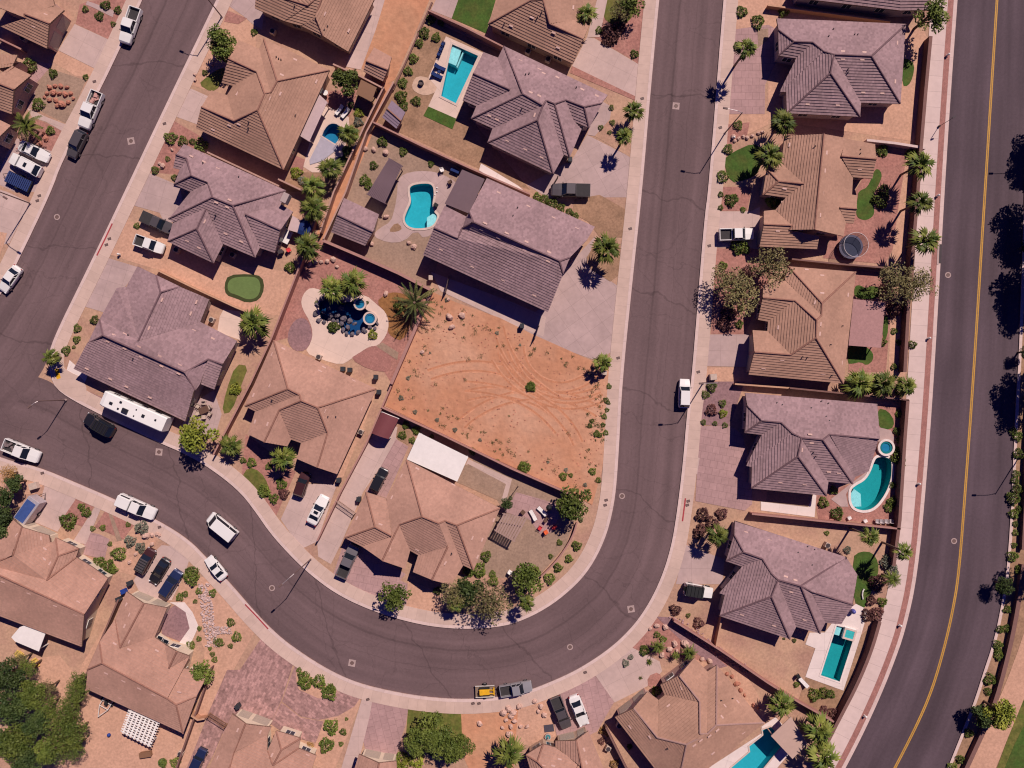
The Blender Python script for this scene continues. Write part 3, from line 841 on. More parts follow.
gp('patio', 'white', px, '70,360 88,376 84,386 66,374', 4)
# A back yard with the half covered pool
gp('patio', 'deck', t10, '252,430 290,428 372,470 375,520 345,640 330,690 225,690 190,668', 4)
gp('gravel_yard', 'red', t10, '280,365 405,360 395,430 372,470 285,432', 3)
gp('patio', 'strip', t10, '150,620 200,640 185,690 140,690', 3)
gp('gravel_yard', 'brown', t10, '375,395 500,345 315,768 100,768 130,690 330,690 350,600', 2)
# dirt alley and V side yard
gp('dirt_lot', 'dirt', px, '384,-10 434,-10 395,80 383,87 362,68 372,34', 3)
gp('driveway', 'conc', px, '374,-10 388,-10 376,30 361,70 346,67', 4)
gp('dirt_lot', 'dirt', px, '383,86 394,82 348,194 324,242 316,236 334,192', 3)
# G yard
gp('gravel_yard', 'brown', px, '430,20 500,52 470,118 530,190 512,184 376,122 395,80', 2)
gp('pool_deck', 'deck', t10, '760,147 912,214 800,476 688,430 724,352 690,312', 5)
gp('lawn', 'lawn', t10, '690,427 802,476 786,518 670,464', 6)
gp('patio', 'flag', t10, '622,350 635,312 665,304 732,330 722,370 680,385 640,372', 4, 1)
gp('lawn', 'lawn', t10, '820,-30 968,-30 920,135 783,75', 4)
gp('patio', 'conc2', t10, '735,-30 822,-30 783,76 700,42', 3)
gp('patio', 'white', (436, 40, 5.818), '262,720 330,760 480,850 540,905 470,890 250,760', 5)
gp('gravel_yard', 'red', t20, '240,265 497,388 490,402 230,292', 4)
gp('driveway', 'conc', t20, '300,150 330,155 512,262 492,392 240,265', 3)
gp('gravel_yard', 'red', t20, '350,-20 537,-20 512,262 480,240 330,152', 2)
gp('lawn', 'olive', t20, '385,-20 505,-20 490,60 440,110 375,90 360,40', 4, 1)
gp('path', 'conc', t20, '345,-20 385,-20 350,150 300,150', 5)
gp('gravel_yard', 'desert', t20, '372,390 440,398 532,470 476,632 330,545 400,450', 3)
gp('driveway', 'conc2', t20, '300,540 476,630 471,790 140,790 60,740 240,640', 2)
gp('path', 'conc2', t20, '350,400 400,430 390,480 330,545 300,540', 4)
# F lot
gp('gravel_yard', 'grey', px, '373,124 512,188 474,176 462,186 430,288 326,240 350,192', 2)
gp('pool_deck', 'conc2', px, '404,174 418,171 436,172 450,178 460,186 446,215 440,226 425,240 416,230 404,242 388,243 372,236 380,228 391,222 395,208 397,196 398,180', 4, 1)
gp('gravel_yard', 'brown', px, '388,232 396,222 403,228 398,232', 6, 1)
gp('patio', 'conc', t11, '700,320 1024,440 1160,500 1150,580 1024,530 740,398', 4)
gp('driveway', 'conc2', t21, '200,320 335,175 295,290 432,382 410,632 365,660 320,668 90,590 -20,560 150,440', 3)
gp('gravel_yard', 'brown', t21, '350,12 458,72 440,182 350,180 305,120 240,85 250,30', 4)
gp('gravel_yard', 'brown', t21, '350,182 432,172 430,382 280,290', 5, 1)
# vacant lot
sheet('dirt_lot', gm['lot'], [(430, 291), (455, 302), (500, 318), (532, 334), (590, 360), (608, 366), (612, 375), (609, 400), (606, 440), (602, 470), (592, 505), (572, 494), (476, 450), (386, 406), (392, 384), (412, 334)], GZ + .0602)
TRK = M('pressed_dirt', (.49, .214, .118), .95, (.3, .12), (2.5, .2)); TRK2 = M('loose_pale_dirt', (.55, .268, .16), .95, (.3, .12), (2.5, .2))
def tracks(cx, cy, r0, r1, a0, a1, k):
    pts = []
    for i in range(26):
        t = i / 25; a = radians(a0 + (a1 - a0) * t); r = r0 + (r1 - r0) * t + 1.2 * sin(5 * t + k)
        pts.append((cx + r * cos(a), cy - r * sin(a)))
    g = [p for p in G(pts) if inside(p, LOTP)]
    if len(g) < 6: return
    for o_, m, w_ in ((-.8, TRK, .30), (.8, TRK, .30), (-.5, TRK2, .2), (1.1, TRK2, .2)):
        l = offset(g, o_, False); ribbon('tyre_track', m, l, offset(l, w_, False), GZ + .0602 + .0012 * (1 + k) + (.0006 if m is TRK2 else 0), 40, raw=True)
LOTP = G([(433, 297), (532, 340), (604, 372), (603, 440), (598, 468), (589, 494), (476, 445), (392, 402), (398, 384)])
for k, q in enumerate(((480, 470, 96, 110, 40, 118), (500, 480, 86, 92, 25, 112), (520, 500, 118, 96, 48, 128), (560, 330, 62, 74, 200, 318), (572, 322, 86, 80, 205, 300), (556, 340, 40, 52, 190, 330), (470, 520, 128, 136, 45, 92), (600, 300, 104, 112, 190, 250))):
    tracks(*q, k)
# D back yard
gp('gravel_yard', 'red', px, '305,244 322,240 432,292 412,338 392,384 378,362 300,335 272,342 296,275', 2)
D8 = (300, 265, 8)
gp('patio', 'deck', D8, '40,215 90,180 170,200 260,230 420,240 530,240 620,320 690,380 715,470 690,570 620,650 560,650 480,700 400,760 330,800 180,760 40,700 90,620 105,540 80,450 20,350 10,280', 4, 1)
gp('gravel_yard', 'purple', D8, '-40,440 20,420 70,450 100,540 90,620 40,690 -40,690 -100,620 -90,520', 5, 1)
gp('planter', 'mulch', D8, '610,300 680,235 760,215 860,240 920,300 890,480 820,610 740,580 700,530 715,470 690,380', 5, 1)
gp('patio', 'strip', D8, '400,750 480,700 560,655 640,640 740,740 720,860 560,840', 6, 1)
gp('patio', 'grey', D8, '610,650 660,620 790,700 780,760', 7)
# D front
gp('gravel_yard', 'red', t12, '-40,200 70,280 120,330 160,350 80,530 0,450 -60,390', 2)
gp('lawn', 'olive', t12, '-30,330 20,350 50,400 60,450 20,460 -60,380', 4, 1)
gp('driveway', 'conc', t12, '190,400 325,400 245,630 180,660 100,540 150,430', 3)
gp('gravel_yard', 'orange', t12, '440,20 480,40 350,370 330,390 310,370', 2)
# E lot
gp('driveway', 'conc', t12, '440,245 500,150 590,180 500,330 430,430 340,640 300,720 250,690 245,630 320,480', 3)
gp('patio', 'ppaver', t12, '560,220 610,250 590,300 520,460 440,430 500,330', 4)
gp('planter', 'brown', t12, '570,150 650,180 610,245 560,215', 5)
gp('driveway', 'ppaver', t12, '350,640 420,650 600,760 560,800 300,790', 2)
gp('driveway', 'ppaver', px, '334,574 350,540 385,560 400,580 440,598 420,616 380,608', 2)
gp('gravel_yard', 'orange', px, '408,580 440,592 448,600 442,618 406,614', 3)
gp('gravel_yard', 'grey', px, '468,452 520,470 570,494 574,520 566,545 540,575 500,578 470,570 500,505', 2)
gp('patio', 'conc', t12, '850,300 1024,380 1000,470 810,385', 4)
gp('patio', 'grey', t12, '810,330 850,320 1000,400 980,470 800,390', 6)
gp('patio', 'ppaver', px, '516,492 545,500 560,506 558,518 552,532 540,534 530,520 505,512', 4)
gp('gravel_yard', 'desert', px, '576,520 602,500 600,520 580,560 552,588 545,578 570,548', 3)
gp('gravel_yard', 'desert', px, '545,578 552,590 520,610 480,616 440,616 450,596 500,580', 3)
# right block
gp('driveway', 'ppaver', t20, '882,120 1024,100 1080,130 1080,200 1012,340 1010,457 860,457', 3)
gp('patio', 'grey', t20, '980,120 1024,115 1024,160 985,190', 5)
gp('gravel_yard', 'orange', t20, '895,-20 1100,-20 1100,110 1024,115 885,120', 2)
gp('gravel_yard', 'orange', t20, '860,458 1024,458 1024,500 940,540 850,560', 3)
gp('planter', 'red', t20, '850,500 950,490 940,540 845,600', 4)
gp('lawn', 'lawn', t20, '845,640 880,610 965,572 1000,600 990,690 940,720 868,732', 5, 1)
gp('gravel_yard', 'orange', t30, '0,30 620,120 640,160 600,570 540,560 0,480', 2)
gp('lawn', 'lawn', t30, '535,238 560,236 585,260 578,310 560,345 535,345', 4, 1)
gp('gravel_yard', 'red', (752, 130, 6.4), '790,180 850,140 990,150 930,520 900,760 850,860 450,820 500,700 600,600 640,420', 3)
gp('lawn', 'lawn', (752, 130, 6.4), '780,255 810,250 832,290 810,350 780,400 770,470 785,540 740,578 690,575 660,545 672,440 680,390 740,370', 5, 2)
gp('gravel_yard', 'orange', (752, 130, 6.4), '950,140 1010,150 1060,300 990,860 880,860 930,520', 2)
gp('driveway', 'conc', t21, '822,78 955,78 990,60 990,230 940,222 812,222', 3)
gp('gravel_yard', 'red', t21, '812,226 1030,230 1040,330 930,572 795,568', 2)
gp('gravel_yard', 'red', t21, '830,-20 960,-20 940,76 826,76', 2)
gp('driveway', 'conc2', t21, '778,570 945,570 960,600 940,700 770,696', 3)
gp('gravel_yard', 'orange', t21, '766,702 960,702 960,800 760,800', 2)
gp('gravel_yard', 'red', t31, '340,310 500,330 490,480 470,720 320,720', 3)
gp('gravel_yard', 'orange', t31, '490,440 570,440 545,740 480,740', 2)
gp('lawn', 'lawn', (740, 265, 6.4), '728,140 760,126 800,150 850,132 890,150 890,200 850,222 728,215', 5, 2)
gp('lawn', 'lawn', (740, 265, 6.4), '690,500 800,520 850,560 850,610 810,645 770,620 720,632 685,632', 5, 1)
gp('lawn', 'lawn', (740, 265, 6.4), '915,320 950,330 940,470 908,480', 5, 1)
gp('gravel_yard', 'purple', t22, '760,-10 930,-10 900,80 870,168 750,164', 3)
gp('driveway', 'ppaver', t22, '748,168 872,168 920,200 960,360 960,480 930,506 733,468', 4)
gp('path', 'conc', t22, '725,290 750,295 740,360 720,355', 5)
gp('gravel_yard', 'desert', t22, '725,490 880,540 860,590 800,680 705,600', 2)
gp('driveway', 'conc2', t22, '690,640 800,682 850,700 840,800 655,800', 3)
gp('gravel_yard', 'red', t32, '430,80 540,90 515,560 200,540 180,440 330,400 440,210', 2)
gp('lawn', 'lawn', t32, '436,96 478,106 506,150 492,184 436,172', 5, 1)
gp('patio', 'conc2', t32, '340,390 400,345 405,355 385,380 330,410 310,440 320,490 290,490 250,460', 5)
gp('patio', 'conc2', t32, '440,172 490,185 505,220 500,235 440,235', 4)
gp('patio', 'white', t32, '-30,470 160,492 180,440 192,445 185,532 -30,505', 6)
gp('patio', 'grey', t32, '0,420 180,445 162,495 -10,475', 5)
gp('gravel_yard', 'desert', t32, '0,550 530,590 500,720 440,760 340,680 0,600', 2)
gp('lawn', 'lawn', px, '852,557 860,551 872,552 878,562 878,574 871,590 865,610 853,604', 5, 1)
gp('gravel_yard', 'desert', t23, '600,100 720,130 840,160 1024,260 1175,295 1160,395 1130,470 1024,440 640,190 580,150', 2)
gp('pool_deck', 'white', t33, '260,180 350,110 400,135 372,230 300,457 148,402 188,288 148,272 165,225 225,225', 6)
gp('gravel_yard', 'brown', t33, '372,235 430,185 290,540 200,600 120,500 150,404 300,458', 3)
# M, N fronts
gp('gravel_yard', 'red', t23, '568,168 640,175 830,320 870,360 720,330 620,330 470,285', 3)
gp('planter', 'purple', t23, '575,160 640,165 790,300 860,360 820,370 700,280', 5)
gp('gravel_yard', 'orange', t23, '850,330 940,400 1010,520 1010,600 940,520', 3)
gp('driveway', 'ppaver', t23, '280,420 330,395 410,500 340,620 300,640 180,640 140,470', 3)
gp('driveway', 'conc', t23, '320,378 480,285 590,340 600,380 540,440 410,505', 4)
gp('gravel_yard', 'red', t23, '540,400 590,380 600,430 545,450', 6, 1)
gp('gravel_yard', 'orange', t23, '-30,500 150,480 175,640 40,680 -30,680', 2)
gp('pool_deck', 'white', (605, 648, 6.4), '660,765 1005,540 1000,500 1090,440 1240,600 900,1000 600,900', 4)
# bottom block
gp('driveway', 'conc', t13, '430,470 468,486 455,560 400,790 335,790', 5)
gp('driveway', 'ppaver', t13, '468,486 612,512 600,590 560,720 440,700 425,640', 4)
gp('lawn', 'olive', t13, '610,515 820,530 825,660 700,720 600,640', 3)
gp('dirt_yard', 'dirt', t13, '820,530 1050,515 1030,768 860,790 820,700', 2)
gp('driveway', 'paver', t13, '20,250 152,345 105,490 60,590 0,600 -60,560 -110,640 -180,600 -100,430', 4)
gp('driveway', 'paver', (190, 672, 8), '300,-20 460,-20 380,240 330,330 200,640 60,900 -80,900 60,560 160,300', 4)
gp('patio', 'paver', t13, '155,360 430,468 395,520 330,558 250,574 180,560 105,500', 5, 0)
gp('patio', 'paver', t13, '102,505 180,565 272,580 240,665 130,640 60,590', 5)
gp('planter', 'orange', t13, '158,365 230,390 330,440 320,470 265,495 200,465 165,450', 7, 1)
gp('gravel_yard', 'orange', t13, '272,580 410,482 420,500 310,790 200,740 240,665', 3)
gp('path', 'conc', t13, '430,470 470,490 455,520 420,505', 6)
gp('driveway', 'conc', px, '162,545 176,546 190,558 186,572 172,600 158,600 140,592 134,580 150,556', 3)
gp('gravel_yard', 'orange', px, '176,585 205,576 222,592 256,630 214,705 196,732 182,740 200,700 205,650', 2)
gp('gravel_yard', 'purple', px, '162,614 175,605 186,612 190,628 183,642 162,634', 5)
gp('path', 'white', px, '170,602 185,602 193,612 199,626 190,646 183,650 180,642 190,628 186,612 176,605', 6)
gp('gravel_yard', 'orange', px, '122,590 130,585 138,592 118,604 82,680 80,668 112,615', 4)
gp('gravel_yard', 'orange', px, '88,690 205,732 186,790 20,790 20,660 60,655', 2)
gp('driveway', 'conc', t02, '185,392 312,430 290,500 232,590 140,552', 3)
gp('gravel_yard', 'red', t02, '312,450 382,482 330,570 250,540', 3)
gp('gravel_yard', 'red', t02, '432,492 548,552 495,620 380,572', 4)
gp('gravel_yard', 'orange', t02, '312,420 392,470 380,482 312,448', 2)
gp('gravel_yard', 'ppaver', t02, '350,590 400,600 440,620 420,700 330,680', 4)
gp('path', 'conc', t02, '395,470 412,484 345,640 292,632', 5)
gp('path', 'grey', t02, '430,500 445,505 490,625 470,628', 6)
gp('gravel_yard', 'orange', t02, '0,310 150,370 185,395 140,440 60,440 0,420', 2)
gp('gravel_yard', 'orange', t02, '540,560 650,600 590,680 540,768 450,740 440,640 495,622', 3)
# east verge beyond the avenue
gp('path', 'orange', t33, '1100,150 1030,200 1000,290 960,400 880,590 790,790 900,790 960,640 1030,480 1100,400', 3)
gp('lawn', 'lawn', t33, '1100,520 1030,580 980,680 935,790 1100,790', 4)
gp('ground_cover', 'olive', t33, '1100,400 1030,470 960,640 905,790 940,790 985,680 1030,580 1100,520', 3)

GQ.sort(key=lambda q: q[:2])
for i, (lay, _, name, m, pts, sm, kw) in enumerate(GQ): sheet(name, gm[m], pts, GZ + .00035 * i, sm, **kw)

# ------------------------------------------------------------------ pools
PLAS = M('pool_plaster', (.06, .46, .55), .8, (.4, .08), (2, .06))
PLASD = M('deep_teal_plaster', (.03, .36, .38), .8, (.4, .08), (2, .06))
PLASB = M('blue_pool_plaster', (.04, .22, .40), .8, (.4, .08), (2, .06))
SPAB = M('blue_spa_bench', (.05, .16, .30), .6, (1, .1))
SHELF = M('pale_shelf_plaster', (.66, .74, .76), .8, (.4, .06))
COPE = M('pool_coping', (.60, .46, .40), .8, (.5, .08), (2, .08))
WATER = water_mat('pool_water', (.62, .93, .95))
def pool(label, poly, depth=1.3, plaster=PLAS, cope=.32, shelf=None, z=GZ + .06, steps=None, water=WATER, copem=COPE):
    cx = sum(p[0] for p in poly) / len(poly); cy = sum(p[1] for p in poly) / len(poly)
    r = thing('swimming_pool', label, 'pool', (cx, cy, 0))
    q = [(x - cx, y - cy) for x, y in poly]
    b = MB()
    b.grid([[(x, y, z) for x, y in q], [(x, y, z - depth) for x, y in q]], True)
    for t in tessellate_polygon([[Vector((x, y, 0)) for x, y in q]]):
        k = [q[i] for i in t]
        if (k[1][0] - k[0][0]) * (k[2][1] - k[0][1]) - (k[1][1] - k[0][1]) * (k[2][0] - k[0][0]) < 0: k.reverse()
        b.face([(x, y, z - depth) for x, y in k])
    b.build('basin', plaster, r)
    w = MB(); 
    for t in tessellate_polygon([[Vector((x, y, 0)) for x, y in q]]):
        k = [q[i] for i in t]
        if (k[1][0] - k[0][0]) * (k[2][1] - k[0][1]) - (k[1][1] - k[0][1]) * (k[2][0] - k[0][0]) < 0: k.reverse()
        w.face([(x, y, z - .12) for x, y in k])
    w.build('water_surface', water, r)
    if cope:
        o = offset(q, -cope); i2 = offset(q, .04); c = MB()
        c.grid([[(x, y, z - .06) for x, y in i2], [(x, y, z + .05) for x, y in i2], [(x, y, z + .05) for x, y in o], [(x, y, z - .05) for x, y in o]][::-1], True)
        c.build('coping', copem, r)
    for sh, dz in (shelf or []):
        s = [(x - cx, y - cy) for x, y in G(sh)]
        MB().prism(s, z - depth + .01, z - dz).build('shelf', SHELF, r)
    return r
pool('rectangular turquoise pool with a pale sun shelf beside the blue loungers', PG, 1.4, shelf=[(T(256, 0, 4, '787,182 822,198 800,262 762,246'), .25), (T(256, 0, 4, '828,200 833,202 806,268 801,266'), .4)])
pool('turquoise freeform pool on a pink deck above the small grey pool house', PF, 1.3, shelf=[(T(380, 150, 10.667, '500,720 560,680 615,690 640,740 600,810 500,830'), .2)])
pool('small blue pool half hidden by a palm, with a grey cover beside it', PA, 1.5, PLASB, .2)
pool('kidney shaped teal pool with a white rim joined to a round spa', PK, 1.7, PLASD, .38, shelf=[(T(768, 384, 4, '332,440 345,420 372,440 375,490 345,492 332,470'), .3)], copem=M('white_coping', (.74, .62, .58), .8))
pool('short turquoise pool with a raised square spa in a white deck', PL, 1.5, PLASD, .22, shelf=[(T(768, 576, 4, '276,200 300,206 286,240 264,234'), .3)], copem=M('white_coping', (.74, .62, .58), .8))
pool('blue pool with a white deck running off the bottom edge', PM, 1.4, PLAS, .2)
pool('dark blue grotto pool ringed with boulders and palms', PD, 1.6, M('navy_pool_plaster', (.015, .06, .20), .7), .0)
ST = STUCCO
house('A', 'tan tile house beside the half covered blue pool, next to the dirt alley', (185, 25, 6.4),
 'a 345,100;b 278,215;c 235,370;d 310,390;e 460,300;f 475,155;g 505,90;h 590,360;i 925,290;j 631,926;k 550,432;m 510,440;n 465,545;o 315,615;p 105,525;q 170,420;r 270,450;s 70,660',
 'afkmeb fghk gih ijnmkh sjnop dronme qrop cdeb', TAN, ST['tan'],
 vents='705,222 620,320 840,362 610,440 540,470 515,535 335,440 180,670 285,643 345,635', pipes='585,210 600,222 615,228 410,620 407,662 705,577', garage='sp pq')
house('B', 'grey tile house with the green putting mat in its side yard', (150, 140, 6.4),
 'a 215,25;b 870,325;c 530,420;d 400,367;e 372,272;f 265,228;g 235,120;h 165,93;i 150,178;j 195,190;k 155,285;l 265,332;m 120,505;n 470,665;o 360,440;q 148,527;r 115,650;p 300,568;s 408,788;u 675,752;v 838,412;w 915,460;x 835,577;y 800,722;z 705,690;t 610,475',
 'abcdefgh ijgh jkfg klef lmde|lm unoqmdc|un qrpo rsp snop bvtzuc vwxt yztx', GREY, ST['grey'],
 vents='265,105 345,140 435,185 545,235 590,243 690,300 425,400 495,430 240,645 315,690 485,600 585,650 510,385 350,520', pipes='340,150 420,480 570,240', garage='mq')
p = W(285, 198, 4.3) - HOUSES['B'].location; MB().box(p.x, p.y, 3.2, 1.0, 1.6, 1.35, -.45, bev=.04).build('chimney', STUCCO['grey'], HOUSES['B'])
house('C', 'grey tile house beside the long white travel trailer', (70, 260, 5.565),
 'a 375,35;b 315,150;B 262,155;c 165,330;d 185,420;e 640,625;f 100,465;i 20,605;j 640,899;k 695,725;l 728,690;m 770,552;n 805,720;p 850,580;q 380,450;r 725,345;s 930,450;o 505,180;t 480,85;u 615,150;v 775,218',
 'rsmedcBbq|rs rsp cfd ijkedf klme nlmp abqot tuo vrqou'.replace('rsmedcBbq|rs rsp', 'rspmedcBbq|rs'), GREY, ST['grey'],
 vents='512,222 703,235 672,298 440,378 245,418 305,412 385,483 690,393 795,437 500,535 610,585 210,453 305,493 395,540 510,590 605,632 95,605 225,662 315,705 445,765', pipes='355,547 325,420', garage='bB')
house('D', 'tan tile house below the rock grotto pool', (220, 335, 6.4),
 'a 345,35;b 1000,345;c 625,465;d 520,420;h 510,383;e 435,345;f 160,455;g 225,487;k 180,635;P 283,686;Q 380,480;m 455,668;n 430,712;o 520,690;r 690,625;s 493,793;R 622,848;t 749,890',
 'abcdhe afe fghe gkPQdh mnPQ morcdQ osRr btRrc', TAN2, ST['tan'],
 vents='405,88 335,125 665,208 640,232 855,295 215,385 320,325 225,555 305,570 670,485 905,470 705,670', pipes='690,520 740,520 335,415', garage='Rt sR kP')
house('E', 'tan tile house with the big white flat patio cover', (340, 430, 5.565),
 'a 370,165;b 890,435;c 650,530;d 585,505;e 550,520;f 458,482;g 330,525;i 260,382;j 145,345;k 28,600;l 195,540;m 288,590;n 125,648;P 235,728;q 362,772;r 390,670;s 436,696;t 600,650;u 406,790;R 512,834;x 618,862;v 687,752;w 743,779',
 'abcdef aimgf jiml jkl knml -nPgm rqPg rstefg suRt vxRted vwcd bwc', TAN2, ST['tan'],
 vents='430,215 630,305 825,400 345,255 290,375 95,490 225,525 275,665 430,665 735,600 790,610 855,500 765,705 585,740', pipes='620,685', garage='Rx uR nP')
house('F', 'large grey tile house beside the bare dirt lot', (415, 165, 5.565),
 'a 400,72;b 1000,345;o 955,420;r 862,515;c 805,535;d 325,318;e 303,262;n 288,290;f 262,352;g 165,228;h 105,350;i 237,408;k 45,500;l 740,818;j 825,605;s 893,540;p 905,455,4.8;q 935,478,3.8',
 'aborcde -enfd gnfih -rjc kljcdfih', GREY, ST['grey'],
 vents='465,155 630,230 770,295 900,355 390,325 510,380 620,428 745,485 370,358 465,405 610,470 740,535 320,565 490,640 665,725 145,470', pipes='545,285 570,240', garage='lj', eave=3.8)
house('G', 'grey tile house beside the rectangular pool with a pale sun shelf', (436, 40, 5.818),
 'a 395,38;b 1000,320;A 965,368;y 862,390;c 755,350;d 690,372;e 642,352;f 622,382;g 505,315;h 362,105;i 430,290;j 235,385;k 205,458;l 275,72;m 215,195;n 155,350;o 330,515;q 300,597;p 590,467;s 682,779;t 745,667;u 778,682;w 850,512;x 800,472;z 890,512',
 'abAycdefg hijkga|ha lhim njim kofg oqpf qsp stefp tude uwxcd xzyc|zx zAy', GREY, ST['grey'],
 vents='490,122 600,172 625,195 705,218 850,288 935,325 550,305 600,325 575,437 310,440 355,463 415,585 520,635 615,682', pipes='520,205 540,200 500,398 815,280', garage='uw')
house('H', 'grey tile house with the dark curved lawn strip, top of the right row', (765, 5, 6.4),
 'a 75,85;b 900,125;c 680,328;d 440,318;e 375,298;f 305,240;g 185,235;h 85,160;i 865,632;j 612,625;l 418,437;m 608,715;n 140,692;o 135,558;p 95,555;r 100,345;s 85,325;q 200,340',
 'abcdefgh bic ijdc mjdl nml ponlde|on qpef|rp hsg sqfg', GREY, ST['grey'],
 vents='180,135 345,143 525,152 660,158 795,163 247,213 498,297 635,303 845,242 498,345 622,350 832,490 628,560 750,565 272,635 465,640', pipes='435,160 405,205 570,195 590,195 530,410 530,430', garage='on po')
house('I', 'tan tile house beside the round netted trampoline', (752, 130, 6.4),
 'a 460,25;c 210,35;e 190,190;f 160,187;g 95,252;h 330,345;i 170,330;j 68,415;k 215,432;l 150,512;m 75,520;n 255,612;o 75,605;q 48,745;r 415,762;u 430,680;v 240,640;b 400,637;A 600,55,3.4;y 785,92;w 570,168;x 795,188;B 770,310;C 645,302;D 638,415;F 560,498;H 670,420;G 670,505;I 650,598;J 597,592;t 585,680',
 'cefhklnvba|ce gfhi gji kjih mlno qruvno|qr aAwCDFJtb|CD AywxA'.replace('AywxA', 'Aywx').replace('Aywx', 'Ayxw') + ' BCwx DHGF IJFG', TAN, ST['pink'],
 vents='240,95 477,145 570,105 465,260 450,405 435,545 545,585 208,375 192,468 165,645 690,250', pipes='405,105 690,130 690,155', garage='jg op oq', eave=3.0)
house('J', 'tan tile house with the pink flat patio cover over its back terrace', (740, 265, 6.4),
 'a 310,10;b 740,45;c 525,245;d 285,92;e 520,322;f 150,128;g 490,352;h 350,228;i 145,210;k 115,350;j 180,362;m 485,465;n 325,575;o 175,424;p 80,418;q 92,557;r 660,757;s 55,700',
 'abc adec fdeghi|fd kjhi|kj jonmgh poNq srmnq brmgec'.replace('poNq', 'ponq'), TAN, ST['pink'],
 vents='425,30 525,68 525,180 690,190 555,278 548,330 515,378 510,440 650,625 480,240 245,400 270,607 150,660 533,695', pipes='575,510 650,390 400,585 430,590 585,705', garage='pq qs')
house('K', 'grey tile house beside the kidney shaped teal pool', (735, 385, 6.4),
 'a 65,50;b 910,122;B 920,345;c 605,317;d 560,350;e 425,338;f 365,308;g 295,240;h 172,228;i 75,130;j 62,305;k 170,318;K 80,320;l 72,517;m 108,525;n 105,660;o 402,457;p 585,708;q 595,618;r 752,632;s 765,590;t 855,550',
 'abBcdefghi ijh jkgh klfg|Kl lmnoef|mn npo pqeo qrde rscd|rs stBc', GREY, ST['grey'],
 vents='160,108 365,128 545,145 707,160 845,175 632,290 760,300 480,317 490,370 428,415 600,555 665,562 290,622 445,635', pipes='265,115 300,128 485,148 550,105 595,118 580,203 600,230 500,430 515,455', garage='lm mn')
house('L', 'grey tile house beside the short pool with a raised square spa', (710, 520, 6.4),
 'a 160,5;b 870,237;c 580,422;d 435,382;e 392,342;f 335,248;g 215,205;h 155,95;i 103,262;j 205,297;k 60,468;K 108,285;l 95,480;m 62,613;n 392,490;o 510,762;p 550,682;q 703,725;r 735,655;s 650,457;t 915,542;u 840,668;v 940,350',
 'abcdefgh ihg ijfg jkef|Kk klmnde|lm mon opdn pqcd qrsc|qr rutS bvtsc'.replace('rutS', 'ruts'), GREY, ST['grey'],
 vents='230,78 345,125 380,130 490,165 622,212 740,248 285,195 635,300 485,362 545,385 520,460 205,605 410,675 605,638', pipes='560,208 620,170 665,188 650,290', garage='kl lm')
house('M', 'tan tile house beside the pool that runs off the bottom edge', (605, 648, 6.4),
 'a 570,65;b 655,150;c 715,110;d 1015,478;e 712,492;f 655,548;g 607,548;h 605,342;i 475,177;j 355,235;k 382,300;l 451,940;n 520,617;m 335,572;o 342,333;p 270,280;q 182,385;r 65,443',
 'abfghi bcef cde dlnfe koMnfgh|ko pomq rlnmq jkhi'.replace('koMnfgh', 'komnfgh'), TAN, ST['pink'],
 vents='848,343 748,440 765,370 718,525 885,540 668,562 612,590 570,622 405,368 490,255 160,505 287,570 690,672', pipes='740,335 812,322 400,640', garage='rq qp', cap=M('pale_ridge_tile', (.36, .22, .19), .85))
house('N', 'tan tile house cut by the bottom edge with two cars parked in front', (515, 678, 8.533),
 'h 95,655;i 240,565;j 345,590;k 190,712;g 560,745;E 480,1000;F 200,1000;l 95,655;a 345,540;b 522,530;B 590,860;c 625,452;d 800,880',
 'ijgEk ilk|il lFEk|lF ajgBb|aj cdBb|cd'.replace('ajgBb', 'ajgBb'), TAN2, ST['tan'],
 vents='380,692 245,750 325,748 588,610 607,720', garage='bc ab')
house('O', 'tan tile house with the white lattice pergola behind it', (75, 578, 6.4),
 'a 330,88;P 440,162;b 590,190;c 510,378;e 290,445;f 258,264;g 158,410;x 82,585,3.05;w 72,705;k 175,545;h 735,500;s 575,425;Q 652,470;R 602,575;l 592,770;D 700,575;C 852,612;B 780,754;A 648,810;y 692,994',
 'afeP bceP feCsQRhlkg|ch -sQR -QhR -gxk wyAlkx|wy yBA DCBAl|DC'.replace('feCsQRhlkg', 'fecsRhlkg'), TAN2, ST['cream'],
 vents='330,170 350,235 318,308 345,405 255,420 347,458 525,465 200,608 312,658 412,705 505,745 145,698 290,765 668,730', garage='aP Pb', bare=())
house('P', 'tan tile house with the white hexagon patio cover behind it', (0, 512, 6.4),
 'a 75,40;b 315,150;P 140,98;A -60,235;B 320,194;c 85,275;e 358,165;f 505,235;g 373,282;h 342,192;i 300,437;k 488,290;j 690,425;J 590,352;n 540,655;m -20,395;Q -70,340;q -60,380;t 522,862;s -60,640',
 'aAQcP|aA bBcP|bB efg hegi|he fkig|fk JjnmqQcBhik|Jj stnmq|st'.replace('JjnmqQcBhik', 'JjnmqQcBhik'), TAN2, ST['cream'],
 vents='108,148 262,168 72,235 288,235 283,300 320,330 600,432 500,577 185,518 355,598 485,655 20,445', garage='aP Pb')
house('Q', 'tan tile house behind the wide red paver drive', (190, 672, 8),
 'a 335,335;P 445,415;b 650,442;A 60,1000;Q 350,645;c 622,500;e 690,470;f 885,530;g 732,622;h 620,630;i 665,745;k 868,610;l 1010,668;m 900,1000;n 250,1000',
 'aAnQP|aA bcQP|bc efg hegi|he fkig|fk chiklmnQ|kl', TAN2, ST['cream'],
 vents='383,465 350,583 563,478 600,555 605,645 657,665 225,685 940,665', garage='aP Pb')
